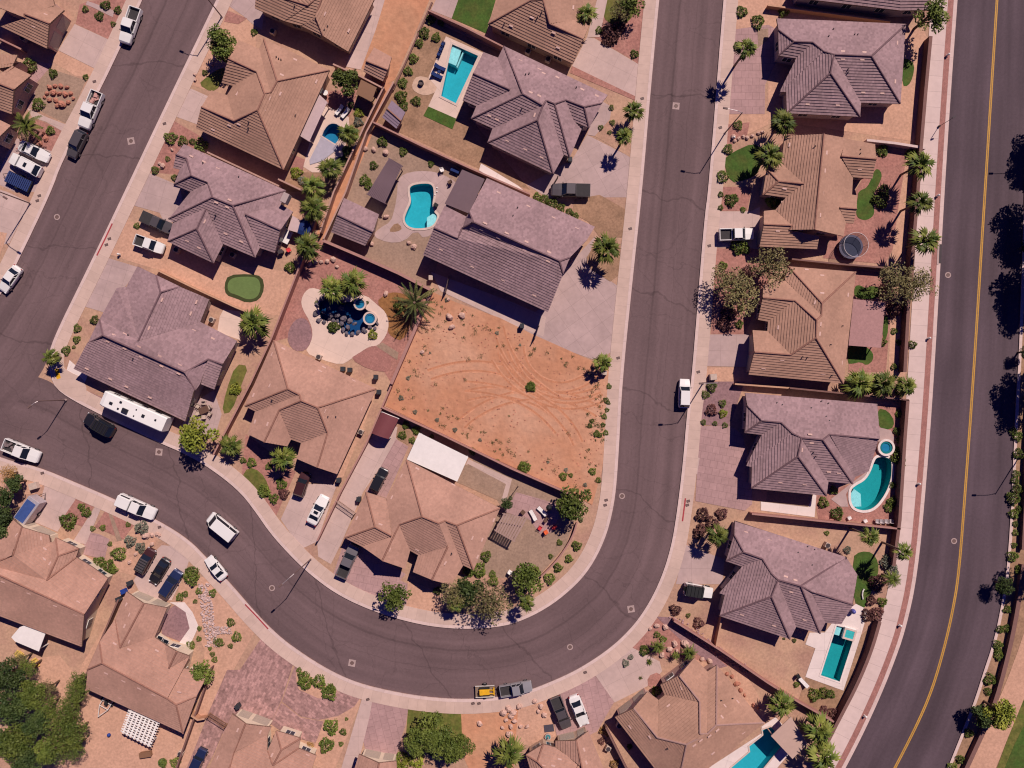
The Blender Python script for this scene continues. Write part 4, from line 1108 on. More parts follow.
house('R', 'small piece of tan tile house at the bottom edge beside the yellow tree', (300, 672, 8),
 'a 472,658;P 632,728;b 770,712;A 380,960;B 790,960;Q 600,980',
 'aAQP|aA bBQP|bB', TAN2, ST['cream'], garage='aP Pb')
house('S', 'tan tile house cut by the top left corner', (0, 0, 8),
 'a 440,48;b 515,82;c 395,190;d 195,112;e 10,212;f 375,387;g 200,145;h -120,-90,3.6;i 420,-30,3.2;j -60,40,4.6;m -120,-20,4.6',
 'abcd efcdg -hiadgjm', TAN, ST['pink'],
 vents='365,118 270,210', garage='bc cf')
house('T', 'tan tile gable house left of the red rock garden', (0, 0, 8),
 'a 100,530;b 250,602;c 112,718;d -80,640;e 95,913;f -80,850;g 140,440,3.2;h -80,430,3.6;i -80,560,4.2',
 'abcd efdc -hgai'.replace('efdc', 'efdc'), TAN, ST['pink'], garage='', cat='house')
house('U', 'tan roofed house behind the feather palm at the left edge', (0, 96, 8),
 'a -80,155;b 88,237;c -80,400;d -160,250', 'abcd|ab', TAN2, ST['pink'])
house('V', 'tan tile house with its bare dirt strip along the dirt alley, at the top edge', (240, 0, 8),
 'a 120,65;b 355,168;c 545,45;d 130,-80;e 490,207;f 605,140;g 670,-60;h 668,292;i 865,412;j 1084,-20;k 700,-200;l 400,-180',
 'abcd beFgc|be ehf ijkgfh dcgkl|dl'.replace('beFgc', 'befgc').replace(' dcgkl|dl', ' -dcgkl'), TAN, ST['tan'],
 vents='680,110 870,245 605,655', pipes='440,50 700,210 675,240')
house('W', 'tan tile house at the top edge above the rectangular pool house', (480, 0, 8),
 'a 65,193;e 405,5;f 503,0;g 557,192;h 825,315;i 745,510;j 150,-20;l 460,-80;k 880,190;n 815,150;q 540,-90;r 830,-60',
 'aihgfe ajle|aj khgn|kn nrqfg|nr -leFq'.replace('-leFq', '-lefq'), TAN, ST['tan'],
 vents='250,207 590,262 625,382 745,60 415,140', pipes='495,98 460,138 195,187', garage='kh hi')
house('X', 'grey roofed house running off the top edge above the right row', (768, 0, 4),
 'a 120,-8;b 530,42;c 520,-70;d 120,-110;e 640,40;f 650,-20', 'abcd befc|be', GREY, ST['grey'])
# ------------------------------------------------------------------ block walls, fences, covers, sheds
WALLC = {k: M('block_wall_' + k, c, .92, (.4, .10), (3, .12)) for k, c in
         dict(tan=(.40, .22, .17), brown=(.17, .085, .075), red=(.34, .16, .13), pale=(.52, .36, .32), orange=(.44, .23, .14)).items()}
WALLCAP = {k: M('wall_cap_' + k, c, .9, (.4, .08), (2.5, .12)) for k, c in
           dict(tan=(.44, .26, .21), brown=(.20, .105, .09), red=(.38, .20, .17), pale=(.62, .47, .43), orange=(.50, .29, .19)).items()}
def strip_poly(p, w):
    return offset(p, w / 2, False), offset(p, -w / 2, False)
def wall(label, pts, col='tan', h=1.8, t=.2, cap=.26, name='block_wall', cat='wall', group=None):
    p = [tuple(W(x, y, h)[:2]) for x, y in pts]
    cx = sum(a[0] for a in p) / len(p); cy = sum(a[1] for a in p) / len(p)
    r = thing(name, label, cat, (cx, cy, 0), 0, group)
    p = [(a[0] - cx, a[1] - cy) for a in p]
    def strip(w, z0, z1, nm, m):
        a, b = strip_poly(p, w); mb = MB()
        sec = [[(*a[i], z0), (*a[i], z1), (*b[i], z1), (*b[i], z0)] for i in range(len(p))]
        mb.grid(sec, False); mb.face(sec[0]); mb.face(sec[-1][::-1]); mb.build(nm, m, r)
    strip(t, 0, h - .07, 'wall_panel', WALLC[col])
    strip(cap, h - .07, h, 'cap', WALLCAP[col])
    return r
BW = 'block walls between the back yards'
wall('long tan wall on the upper left side of the narrow dirt alley', T(256, 0, 4, '510,348 430,510 310,768') + [(320, 232)], 'tan')
wall('long tan wall on the lower right side of the narrow dirt alley', T(256, 0, 4, '550,328 440,530 358,768') + [(323, 240)], 'tan')
wall('tan wall between the grotto pool yard and the small grey pool house', [(322, 240), (362, 257), (398, 273), (431, 290)], 'red', t=.3, cap=.45)
wall('reddish wall from the palms down to the curb, left of the grotto pool', [(305, 252), (296, 275), (271, 339), (250, 384), (213, 455)], 'red')
wall('reddish wall along the lower left edge of the bare dirt lot', [(431, 292), (412, 336), (391, 384)], 'red', t=.35, cap=.5)
wall('low reddish wall beside the long concrete drive with the maroon carport', [(391, 386), (366, 444), (340, 493), (317, 541)], 'red', h=1.6)
wall('reddish wall between the bare dirt lot and the patio house yard', [(381, 407), (440, 434), (512, 469), (572, 495)], 'red')
wall('low curved tan garden wall behind the red lawn chairs', smooth_line([(577, 523), (573, 536), (566, 548), (556, 562), (541, 577)]), 'red', h=.9)
wall('tan wall above the rectangular pool, under the green turf square', [(428, 10), (465, 27), (504, 47)], 'red')
wall('low tan edging wall of the dirt alley beside the row of green shrubs', [(432, 2), (411, 50), (393, 90)], 'brown', h=.5)
wall('long tan wall below the rectangular pool yard', [(373, 122), (420, 145), (470, 168), (530, 194)], 'red')
wall('tan wall between the two upper left back yards, beside the dark gap', [(207, 152), (243, 169), (279, 186)], 'tan')
wall('short tan wall below the half covered pool cover', [(278, 179), (312, 195)], 'tan')
wall('tan wall between the putting mat yard and the trailer house', [(155, 269), (192, 287), (235, 307), (262, 318)], 'orange', h=1.6)
wall('tan wall by the small tan shed at the top of the dirt alley', [(333, 64), (358, 75), (383, 88)], 'tan')
wall('pale wall between the two top houses of the right row', [(867, 140), (895, 143), (926, 148)], 'pale', h=1.5, t=.3, cap=.4)
wall('thin tan wall along the yard of the topmost right row house', [(768, 5), (830, 13), (891, 21)], 'orange', h=1.2)
wall('dark brown wall along the avenue, upper stretch from the tree to the pale wall', [(931, 36), (926, 90), (921, 150), (918, 192), (914, 240), (909, 300), (905, 372)], 'brown', t=.4, cap=.55)
wall('dark brown wall along the avenue beside the kidney pool and the curved lawn', [(908, 400), (905, 440), (900, 520), (894, 566)], 'brown', t=.4, cap=.55)
wall('dark brown wall along the avenue, lowest stretch beside the spa pool', smooth_line([(880, 622), (872, 650), (858, 684), (838, 722), (826, 745)]), 'brown', t=.4, cap=.55)
wall('brown wall below the trampoline yard', [(792, 259), (840, 264), (890, 268)], 'brown', h=1.6)
wall('brown wall between the pink patio cover house and the kidney pool house', [(790, 388), (850, 394), (909, 400)], 'brown')
wall('short tan wall above the kidney pool house at its drive side', [(735, 384), (790, 388)], 'orange', h=1.4)
wall('tan wall below the kidney pool yard', [(752, 514), (820, 521), (901, 529)], 'red')
wall('long reddish wall below the tan yard of the spa pool house', [(674, 621), (720, 650), (768, 683), (800, 703), (834, 722)], 'red')
wall('short brown side wall from the spa pool house down to the long wall', [(722, 618), (716, 648)], 'orange', h=1.5)
wall('brown wall between the two houses at the bottom edge', [(606, 728), (618, 752), (632, 780)], 'brown')
wall('thin brown wall between the two lower left houses', [(118, 600), (100, 642), (83, 682)], 'brown', h=1.5)
wall('thin brown wall beside the long red paver strip at the bottom', [(211, 668), (196, 712), (172, 780)], 'brown', h=1.3)
wall('reddish wall between the houses at the upper left edge', [(-4, 37), (21, 49)], 'red', h=1.5)
wall('dark brown retaining wall along the shrub strip beyond the avenue, lower stretch', smooth_line([(1024, 565), (1018, 610), (1008, 658), (993, 712), (966, 770), (960, 784)]), 'brown', h=1.0, t=.5, cap=.7)
wall('brown wall at the right edge beyond the avenue, upper stretch', [(1032, 400), (1028, 470), (1024, 550)], 'brown', h=1.0, t=.5, cap=.7)
wall('short block wall behind the garage of the tan house at the bottom', T(190, 672, 8, '0,345 60,385 115,375'), 'orange', h=1.5)
wall('tan wall left of the lounger yard, beside the covered table', [(312, 195), (318, 210), (305, 250)], 'tan', h=1.6)

METAL = {k: M('painted_metal_' + k, c, .5, (.3, .06), (2, .05)) for k, c in
         dict(white=(.78, .72, .68), maroon=(.19, .06, .065), lattice=(.55, .40, .39), pink=(.47, .27, .25), dark=(.15, .095, .11), brown=(.23, .12, .07), tan=(.50, .34, .28), black=(.02, .02, .025)).items()}
POST = METAL['tan']
slab_cover('patio_cover', 'large white flat patio cover attached to the tan house below the dirt lot', 'patio cover', T(340, 430, 5.565, '440,15 714,150 652,287 372,163'), 2.75, METAL['white'], METAL['white'])
slab_cover('patio_cover', 'pink ribbed flat patio cover over the terrace beside the small lawns', 'patio cover', T(740, 265, 6.4, '725,218 930,238 903,530 695,515'), 2.8, M('pink_ribbed_panel', (.47, .25, .235), .6, joints=(.5, 40, .03, .8, .03, 0)), POST)
slab_cover('patio_cover', 'white flat hexagon patio cover behind the lower left house', 'patio cover', T(0, 576, 4, '45,245 78,205 122,188 187,215 155,302 60,262'), 2.7, METAL['white'], METAL['white'])
slab_cover('patio_cover', 'long pale pink slatted patio cover beside the half covered pool', 'patio cover', T(256, 0, 4, '250,378 284,410 214,564 177,541'), 2.6, METAL['lattice'], POST, slats=10, slatw=.19)
slab_cover('patio_cover', 'dark brown flat patio cover beside the freeform pool', 'patio cover', T(415, 165, 5.565, '262,25 388,78 300,270 165,215'), 2.7, METAL['dark'], METAL['dark'])
slab_cover('pergola', 'dark plank pergola left of the freeform pool', 'pergola', [(389, 158.5), (402, 166), (385, 203), (367, 194)], 2.7, METAL['dark'], METAL['dark'], slats=12, slatw=.24)
slab_cover('pergola', 'pinkish slatted pergola between the tan house and red lawn chairs', 'pergola', T(490, 480, 8, '105,270 300,308 197,492 38,402'), 2.8, M('brown_slat_paint', (.36, .235, .20), .6), POST, slats=9, slatw=.30)
slab_cover('shade_cover', 'brown flat shade cover behind the small tan shed', 'shade cover', T(256, 0, 4, '420,318 483,350 462,406 400,376'), 2.4, METAL['brown'], METAL['brown'])
slab_cover('patio_cover', 'pinkish flat cover between the bottom pool and the big palms', 'patio cover', T(768, 576, 4, '92,563 158,672 98,732 12,640'), 2.6, METAL['tan'], POST)
slab_cover('patio_cover', 'small pale cover beside the grey house with putting mat', 'patio cover', T(270, 180, 10.667, '240,380 325,430 290,560 188,530'), 2.4, METAL['lattice'], POST)
# white lattice pergola
q = T(100, 672, 8, '235,300 478,398 400,598 170,480')
pr = slab_cover('pergola', 'white open lattice pergola behind the lower left house', 'pergola', q, 2.6, METAL['white'], METAL['white'], slats=8, slatw=.26)
w4 = [W(x, y, 2.6) for x, y in q]
mb = MB()
for i in range(10):
    t = (i + .5) / 10; a = w4[0].lerp(w4[3], t) - pr.location; b = w4[1].lerp(w4[2], t) - pr.location
    mb.box((a.x + b.x) / 2, (a.y + b.y) / 2, 2.6, (b - a).length + .3, .24 if i % 2 == 0 else .12, .07, atan2(b.y - a.y, b.x - a.x))
mb.build('rafters', METAL['white'], pr)
# maroon barrel carport
q = [W(x, y, 2.6) for x, y in T(340, 400, 12.8, '530,152 750,240 620,502 402,425')]
O = sum(q, Vector()) / 4; O.z = 0
cr = thing('carport', 'maroon metal carport with a curved roof over the long concrete drive', 'carport', O)
rows = []
for i in range(9):
    t = i / 8; a = q[0].lerp(q[1], t) - O; b = q[3].lerp(q[2], t) - O; dz = .55 * sin(pi * t)
    rows.append([(a.x, a.y, a.z + dz - .2), (b.x, b.y, b.z + dz - .2)])
m = MB(); m.grid(rows); m.grid([[(x, y, z - .06) for x, y, z in r] for r in rows][::-1]); m.build('roof', METAL['maroon'], cr)
for k in (0, 1, 2, 3):
    p = q[k] - O; MB().box(p.x * .95, p.y * .95, 0, .1, .1, 2.4).build('post', METAL['white'], cr)
e = q[0] - O; f = q[1] - O; MB().box((e.x + f.x) / 2, (e.y + f.y) / 2, 2.3, (f - e).length, .12, .18, atan2(f.y - e.y, f.x - e.x)).build('beam', METAL['white'], cr)
# sheds built like houses
house('shedV', 'small tan tiled shed on the edge of the dirt alley', (256, 0, 4), 'a 472,190;b 543,230;c 527,280;d 440,245;e 508,325;f 430,285', 'abcd efcd'.replace('efcd', 'fecd'), TAN2, ST['tan'], eave=2.3, cat='shed')
house('shedF', 'small grey tiled pool house left of the freeform pool', (256, 192, 4), 'a 352,25;b 492,90;c 468,160;d 325,92;e 437,215;f 300,160', 'abcd fecd', GREY, ST['tan'], eave=2.7, cat='pool house')
house('shedG', 'lavender grey metal shed by the shrubs at the alley end', (256, 0, 4), 'a 543,402;b 597,450;c 580,485;d 524,435;e 562,515;f 505,468', 'abcd fecd', M('lavender_shed_roof', (.24, .17, .22), .5, (.3, .05)), ST['grey'], eave=2.1, pitch=.25, cat='shed')
# ------------------------------------------------------------------ plants
LEAF = {k: leaf_mat('foliage_' + k, a, b) for k, (a, b) in dict(
    green=((.065, .095, .016), (.13, .155, .028)), bright=((.12, .155, .018), (.22, .22, .03)), olive=((.13, .115, .045), (.20, .165, .07)),
    dark=((.030, .052, .014), (.065, .09, .022)), palm=((.045, .078, .012), (.165, .175, .032)), dry=((.24, .13, .05), (.34, .20, .07)),
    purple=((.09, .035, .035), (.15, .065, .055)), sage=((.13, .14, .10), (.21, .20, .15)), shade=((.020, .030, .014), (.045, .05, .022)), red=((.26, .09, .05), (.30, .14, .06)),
    spike=((.05, .075, .02), (.14, .13, .04))).items()}
BARK = M('brown_bark', (.13, .08, .055), .9, (2, .2))
PBARK = M('palm_bark', (.19, .125, .09), .9, (3, .25))
def quadleaf(mb, p, s, rnd, up=.5, asp=.55):
    n = Vector((rnd.gauss(0, 1), rnd.gauss(0, 1), rnd.gauss(0, 1) + up * 2)).normalized()
    u = n.cross(Vector((rnd.gauss(0, 1), rnd.gauss(0, 1), rnd.gauss(0, 1)))).normalized(); v = n.cross(u)
    p = Vector(p); mb.face([p - u * s, p - v * s * asp, p + u * s, p + v * s * asp])
def crown_mesh(seed, clumps, leaves, leaf, spread=.36, flat=.75, hole=0.0, core=True):
    """unit crown (radius 1, centre 0): leaf clumps of different size through the volume"""
    r = random.Random(seed); mb = MB(); cs = []
    for i in range(clumps):
        t = r.uniform(0, 2 * pi); z = r.uniform(-.55, 1); rr = sqrt(max(0, 1 - z * z)) * r.uniform(.5, .82)
        if i % 4 == 0: rr *= .35
        cs.append((rr * cos(t), rr * sin(t), z * flat * .62, spread * r.uniform(.6, 1.25)))
    for cx, cy, cz, cr in cs:
        for _ in range(int(leaves * (cr / spread) ** 2)):
            d = Vector((r.gauss(0, 1), r.gauss(0, 1), r.gauss(0, 1))).normalized() * cr * r.uniform(.45, 1.0) ** .6
            if r.random() < hole: continue
            quadleaf(mb, (cx + d.x, cy + d.y, cz + d.z * .8), leaf * r.uniform(.6, 1.3), r)
    return mb
def fan_palm_mesh(seed, fronds=30):
    r = random.Random(seed); mb = MB()
    for i in range(fronds):
        t = i * 2.39996 + r.uniform(-.3, .3); f = i / (fronds - 1)
        el = radians(80 - 112 * f ** .75 + r.uniform(-8, 8)); L = (.08 + .40 * min(1, f * 1.4)) * r.uniform(.8, 1.15)
        d = Vector((cos(t) * cos(el), sin(t) * cos(el), sin(el))); side = Vector((-sin(t), cos(t), 0)); upv = side.cross(d)
        if upv.z < 0: upv = -upv
        p = d * L
        mb.face([side * .015, p + side * .02, p - side * .02, -side * .015])
        roll = r.uniform(-.8, .8); s2 = side * cos(roll) + upv * sin(roll); n = 7; bl = r.uniform(.50, .68)
        for k in range(n):
            a = radians(-58 + 116 * k / (n - 1)); dr = (d * cos(a) + s2 * sin(a)); dr.z -= .10 + .05 * abs(k - 3); ln = bl * (.30 + .70 * cos(a * 1.4)) * r.uniform(.85, 1.12)
            w = (d * -sin(a) + s2 * cos(a)) * .058
            mid = p + dr * ln * .5; tip = p + dr * ln - Vector((0, 0, .14))
            mb.face([p, mid + w, tip, mid - w])
    return mb
def feather_palm_mesh(seed, fronds=26, droop=.55, narrow=1.0):
    r = random.Random(seed); mb = MB()
    for i in range(fronds):
        t = i * 2.39996 + r.uniform(-.2, .2); f = i / (fronds - 1); el = radians(72 - 72 * f + r.uniform(-8, 8)); L = r.uniform(.85, 1.1)
        side = Vector((-sin(t), cos(t), 0)); pts = []
        for k in range(9):
            s = k / 8; pts.append(Vector((cos(t) * cos(el) * s * L, sin(t) * cos(el) * s * L, sin(el) * s * L - droop * s * s * (.5 + .5 * f))))
        for k in range(1, 9):
            w = (.17 * narrow) * (1 - ((k - 3.5) / 6) ** 2); a, b = pts[k - 1], pts[k]; fw = (b - a)
            for sg in (1, -1):
                for h in (0, .5):
                    q = a + fw * h; mb.face([q, q + fw * .42, q + fw * .7 + side * sg * w - Vector((0, 0, .05)), q + fw * .35 + side * sg * w * .75])
    return mb
def bush_mesh(seed, n=330, leaf=.16, z=.75):
    r = random.Random(seed); mb = MB(); k = [(r.uniform(0, 6.28), r.uniform(.75, 1.1)) for _ in range(6)]
    for _ in range(n):
        d = Vector((r.gauss(0, 1), r.gauss(0, 1), abs(r.gauss(0, 1)) * .9)).normalized()
        lump = 1 + .14 * sin(3 * atan2(d.y, d.x) + k[0][0]) + .10 * sin(5 * atan2(d.y, d.x) + k[1][0] + d.z * 3)
        rr = r.uniform(.55, 1) ** .45 * lump
        quadleaf(mb, (d.x * rr, d.y * rr, d.z * rr * z + .08), leaf * r.uniform(.6, 1.3), r, .6)
    return mb
def spiky_mesh(seed, n=46):
    r = random.Random(seed); mb = MB()
    for i in range(n):
        t = i * 2.39996; el = radians(r.uniform(5, 80)); d = Vector((cos(t) * cos(el), sin(t) * cos(el), sin(el) * .9)); s = Vector((-sin(t), cos(t), 0)) * .06
        m = d * .5; mb.face([s * .5, m + s, d * r.uniform(.85, 1.1) - Vector((0, 0, .08)), m - s])
    return mb
PROTO = {}
def proto(kind):
    """crown meshes: three variants of each habit"""
    if kind in PROTO: return PROTO[kind]
    hab, col = kind
    out = []
    for s in range(3):
        if hab == 'tree': b = crown_mesh(10 + s, 26, 75, .085)
        elif hab == 'wispy': b = crown_mesh(20 + s, 30, 62, .055, .34, .7, .15)
        elif hab == 'big': b = crown_mesh(30 + s, 48, 90, .055, .27, .6)
        elif hab == 'fan': b = fan_palm_mesh(40 + s)
        elif hab == 'feather': b = feather_palm_mesh(50 + s)
        elif hab == 'agave': b = feather_palm_mesh(60 + s, 34, .35, .45)
        elif hab == 'bush': b = bush_mesh(70 + s)
        elif hab == 'round': b = bush_mesh(80 + s, 420, .13, .85)
        elif hab == 'spiky': b = spiky_mesh(90 + s)
        out.append(b.mesh('crown', LEAF[col]))
    PROTO[kind] = out
    return out
HABNAME = dict(tree='tree', wispy='desert_tree', big='tree', fan='fan_palm', feather='feather_palm', agave='yucca_tree', bush='shrub', round='shrub', spiky='spiky_plant')
HABCAT = dict(tree='tree', wispy='tree', big='tree', fan='palm tree', feather='palm tree', agave='yucca', bush='shrub', round='shrub', spiky='plant')
COLW = dict(green='green', bright='yellow green', olive='olive', dark='dark green', palm='green', dry='dry brown', purple='dark reddish', sage='grey green', shade='dark', red='rusty', spike='dark green')
HABW = dict(tree='leafy tree', wispy='loose airy tree', big='broad dense tree', fan='fan palm', feather='feather palm', agave='giant spiky yucca', bush='loose shrub', round='round clipped shrub', spiky='spiky plant')
PLANTS = []     # (object, kind, px, py, r)
trunk_cache = {}
def plant(kind, x, y, r, h=None, lean=True):
    """kind=(habit, colour); (x, y) picture position of the crown centre; r crown radius in pixels; h height of the crown centre (m)"""
    hab, col = kind; rm = r / PXM
    if hab in ('bush', 'round', 'spiky'):
        h = 0 if h is None else h
        p = W(x, y, rm * .5)
        me = R.choice(proto(kind)); o = link(HABNAME[hab], me, None, (p.x, p.y, .12), R.uniform(0, 6.28)); s = rm * R.uniform(.78, 1.0)
        o.scale = (s, s * R.uniform(.88, 1.1), s * R.uniform(.85, 1.05)); tag(o, None, HABCAT[hab])
    else:
        if h is None: h = {'fan': 4.5, 'feather': 3.5, 'tree': rm * .9 + 1.2, 'wispy': rm * .9 + 1.3, 'big': rm * .8 + 1.5, 'agave': 2.6}[hab]
        p = W(x, y, h); o = link(HABNAME[hab], None, None, (p.x, p.y, 0)); tag(o, None, HABCAT[hab])
        c = link('crown', R.choice(proto(kind)), o, (0, 0, h), R.uniform(0, 6.28)); c.scale = (rm, rm * R.uniform(.92, 1.08), rm * (.9 if hab in ('fan', 'feather', 'agave') else R.uniform(.75, .95)))
        tb = MB(); rt = .16 if hab in ('fan', 'feather') else .09 + rm * .035
        tb.tube([(0, 0, -.1), (.03, .02, h * .5), (0, 0, h + (.1 if hab in ('fan', 'feather') else rm * .2))], [rt * 1.25, rt, rt * .8], 8)
        if hab in ('tree', 'wispy', 'big'):
            for k in range(5):
                t = k * 1.257 + R.uniform(-.4, .4); e = rm * R.uniform(.45, .7)
                tb.tube([(0, 0, h * .45), (cos(t) * e * .5, sin(t) * e * .5, h * .8), (cos(t) * e, sin(t) * e, h + rm * .2)], [rt * .6, rt * .4, rt * .15], 5)
        tb.build('trunk', PBARK if hab in ('fan', 'feather', 'agave') else BARK, o)
    PLANTS.append((o, kind, x, y, r))
    return o
def many(kind, frame, txt, h=None):
    ox, oy, s = frame
    for t in txt.split():
        a = [float(v) for v in t.split(',')]
        plant(kind, ox + a[0] / s, oy + a[1] / s, a[2] / s, a[3] if len(a) > 3 else h)
FAN, FEA = ('fan', 'palm'), ('feather', 'palm')
# palms: x,y,r in picture pixels, then crown height in metres
many(FAN, px, '921,164,15,6 921,202,14,6 927,240,15,6 634,110,12,3.5 624,136,10,4.5 607,248,17,5 603,363,11,3 747,48,12,6.5 770,155,15,4.5 784,122,14,4.5 '
     '718,536,12,4.5 782,705,15,4 819,731,18,4.5 824,758,18,4.5 509,754,17,4 332,289,14,4 352,283,15,4.2 253,323,18,4 230,446,12,2.5 282,459,14,3.5 50,357,10,3 '
     '587,13,11,4 348,133,13,3.5 313,208,15,4 307,246,15,4 330,168,13,3.5 313,186,14,3.5 905,552,10,7 871,537,10,7 527,604,9,5 456,604,10,3.5 860,384,17,3 884,384,15,3 907,386,12,3')
many(FEA, px, '26,125,16,3.2')
many(('agave', 'spike'), px, '415,303,26,3.0')
# trees
many(('tree', 'green'), px, '217,38,13,4 225,48,14,3.5 346,80,15,3.2 395,594,16,3.5 575,504,19,3.6 525,580,18,3.5 931,14,17,5 630,5,14,3 200,672,13,2.6')
many(('tree', 'bright'), px, '198,437,19,4 1000,712,15,4')
many(('tree', 'dark'), px, '470,590,16,3.2 508,503,7,2.2')
many(('wispy', 'olive'), px, '728,282,20,3.6 742,296,20,3.6 770,268,22,4 487,602,22,4 456,596,16,3.6 895,285,20,4.5 920,285,18,4.5 621,10,12,3')
many(('big', 'green'), px, '432,735,22,3.6 450,748,18,3.4 416,742,15,3.2 461,746,13,3 30,694,15,4 16,742,20,4.6 46,752,15,4 ')
many(('big', 'dark'), px, '6,676,19,4.6 10,708,20,4.6 26,764,18,4.6 36,724,15,4.2 2,742,14,4.2')
many(('wispy', 'olive'), px, '20,660,9,3 48,688,9,3')
many(('wispy', 'green'), px, '78,680,10,3.2 76,691,12,3.4 72,702,13,3.4 66,714,15,3.6 62,728,17,3.8 76,732,13,3.4 58,746,18,3.8 74,748,13,3.2 46,706,13,3.6 28,668,10,3.4')
many(('tree', 'dark'), px, '3,512,13,4 5,528,12,3.6 14,483,10,3 2,495,11,3.5')
many(('wispy', 'dry'), px, '8,474,10,2.4')
# trees beyond the right edge, whose shade falls on the avenue
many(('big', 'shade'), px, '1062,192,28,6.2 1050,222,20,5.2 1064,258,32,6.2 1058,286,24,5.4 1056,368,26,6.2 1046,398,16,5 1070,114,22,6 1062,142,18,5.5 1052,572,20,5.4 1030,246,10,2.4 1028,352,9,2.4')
many(('tree', 'dark'), t33, '950,40,40,2.6 860,560,50,2.8')
many(('tree', 'bright'), t33, '930,570,44,3')
# shrubs
B, RD, SG, DK, PU, DR, SP = ('bush', 'green'), ('round', 'green'), ('bush', 'sage'), ('bush', 'dark'), ('bush', 'purple'), ('bush', 'dry'), ('spiky', 'palm')
YB = ('bush', 'bright')
many(B, t00, '340,35,16 395,62,22 470,40,16 452,95,14 420,18,22 210,292,20 110,262,34 342,308,12 200,522,18 818,290,14')
many(RD, t00, '150,415,26 680,550,26 730,562,24 800,580,30 620,680,18 697,710,14 670,635,12 768,565,14')
many(B, t00, '1016,128,14')
many(RD, t01, '378,512,18 308,545,18 262,633,20 295,620,10')
many(B, t01, '305,590,18 546,135,14')
many(B, t10, '700,75,24 720,148,20 740,90,14 672,130,22 652,170,20 630,232,24 608,282,22 585,330,22 580,385,24 590,425,20 640,402,24 505,565,20 588,605,20 700,655,14 470,660,22 435,720,26 450,740,20')
many(YB, t10, '160,690,24 380,540,28 410,450,20')
many(SG, t10, '408,485,24 180,720,22')
many(DK, t10, '360,600,24 345,640,22 380,420,12')
many(RD, t20, '398,430,14 402,490,12 355,510,12 390,530,10 905,500,20 865,595,26 845,705,26')
many(B, t20, '490,215,20 985,85,28 920,45,22 900,185,16 350,120,18')
many(PU, t20, '400,130,40 430,110,26 380,165,26')
many(B, t21, '130,30,22 160,45,24 195,62,22 230,82,20 255,95,16 100,20,20')
many(B, t21, '835,62,14 880,30,30 925,70,14 905,215,30 930,225,24 845,295,20 880,485,14 910,530,16 915,465,14 835,10,12')
many(PU, t21, '870,480,40 850,530,30 940,320,26')
many(B, t11, '135,300,22 570,460,24 310,540,26')
many(YB, t11, '465,572,24')
many(DR, t11, '565,560,16')
many(RD, t22, '775,42,17 800,12,20 843,78,19 766,153,12 812,158,10 852,165,12')
many(PU, t22, '800,105,26 765,525,34 840,520,28 800,555,28 760,580,24 745,600,24')
many(YB, t22, '845,118,18')
many(B, t22, '50,335,24 190,635,14 260,648,22 228,700,20 185,735,20 155,690,12 75,12,24 340,200,16 370,130,14 385,75,10 375,195,14 345,385,14 322,350,16 205,370,16 388,10,12 235,365,12')
many(DK, t22, '275,545,10')
many(RD, t32, '265,425,22 520,190,20 525,225,16 500,405,16 520,265,18')
many(B, t32, '225,475,28 280,520,32 520,290,30 535,315,24 500,470,26 485,495,20 525,120,18 530,30,20 480,20,24 400,15,26 340,20,30 440,10,22 236,597,12 985,190,20 1000,210,20')
many(SG, t32, '480,715,30 500,745,26 320,665,20')
many(DK, t32, '505,560,18')
many(B, t32, '1005,280,24 995,360,18 990,385,16 1000,420,22 985,460,28 1010,500,20 985,520,20 990,560,14 990,595,14 985,645,14 980,690,22 1010,745,24')
many(B, t33, '958,135,16 955,210,18 930,215,18 920,275,20 925,320,22 890,415,26 880,462,16 805,630,22 770,735,22 740,768,20 920,295,16')
many(PU, t33, '440,30,34 435,155,30 400,160,26 415,100,22 265,550,24 225,540,22')
many(B, t33, '460,105,24 115,435,14 105,258,9 64,250,7')
many(('bush', 'palm'), t33, '190,478,28 230,470,26 255,475,20')
many(('feather', 'palm'), t33, '500,15,40,3.5')
many(B, (515, 678, 8.533), '980,590,26')
many(DR, (515, 678, 8.533), '760,450,46 790,480,26 850,740,46')
many(PU, (515, 678, 8.533), '740,540,34')
many(PU, t23, '655,137,28 748,190,27')
many(B, t23, '705,158,10 530,300,22')
many(RD, t23, '580,235,16 150,12,26')
many(FEA, t23, '585,285,36,1.6')
many(('feather', 'palm'), t23, '710,310,36,1.6 655,320,20,1.4')
many(SG, t23, '455,350,18 475,325,14')
many(SP, t23, '550,345,20 515,408,14')
many(B, t23, '605,255,18 470,682,12')
many(B, t23, '580,465,22')
many(('tree', 'bright'), px, '590,765,11,2')
many(B, t13, '195,430,32 190,405,24 250,425,28 290,470,38 300,455,24 300,605,30 280,680,34 348,625,16 172,376,12 362,572,9 340,672,12')
many(DR, t13, '215,680,16')
many(YB, t13, '580,745,40 640,740,34 560,752,24')
many(RD, t13, '725,60,18 950,20,26')
many(RD, t03, '765,8,30 762,280,18 922,186,17 945,245,24 878,268,20 862,258,12 780,102,12 740,72,14 718,85,16 850,312,12 858,335,14 922,280,11')
many(B, t03, '850,68,16 795,60,14 795,252,12 700,750,24 798,210,10 840,290,9')
many(RD, t03, '652,748,17')
many(B, t02, '268,550,34 325,492,16 345,515,20 410,575,14 370,578,12 440,640,10 512,563,11')
many(SG, t02, '565,575,28 518,630,28 560,655,24')
many(RD, t02, '472,680,30 765,755,30')
many(B, t02, '395,715,24 430,730,28 450,742,20 1005,315,20 972,305,14')
many(YB, t02, '940,20,26')
many(B, t12, '30,430,30 50,330,14 100,400,24 70,460,26')
many(PU, t12, '110,440,24')
many(B, t12, '640,185,20 600,165,18 585,205,20 625,225,14 865,270,20 920,690,26 890,745,30 945,760,18 850,750,26 703,210,10 965,308,10')
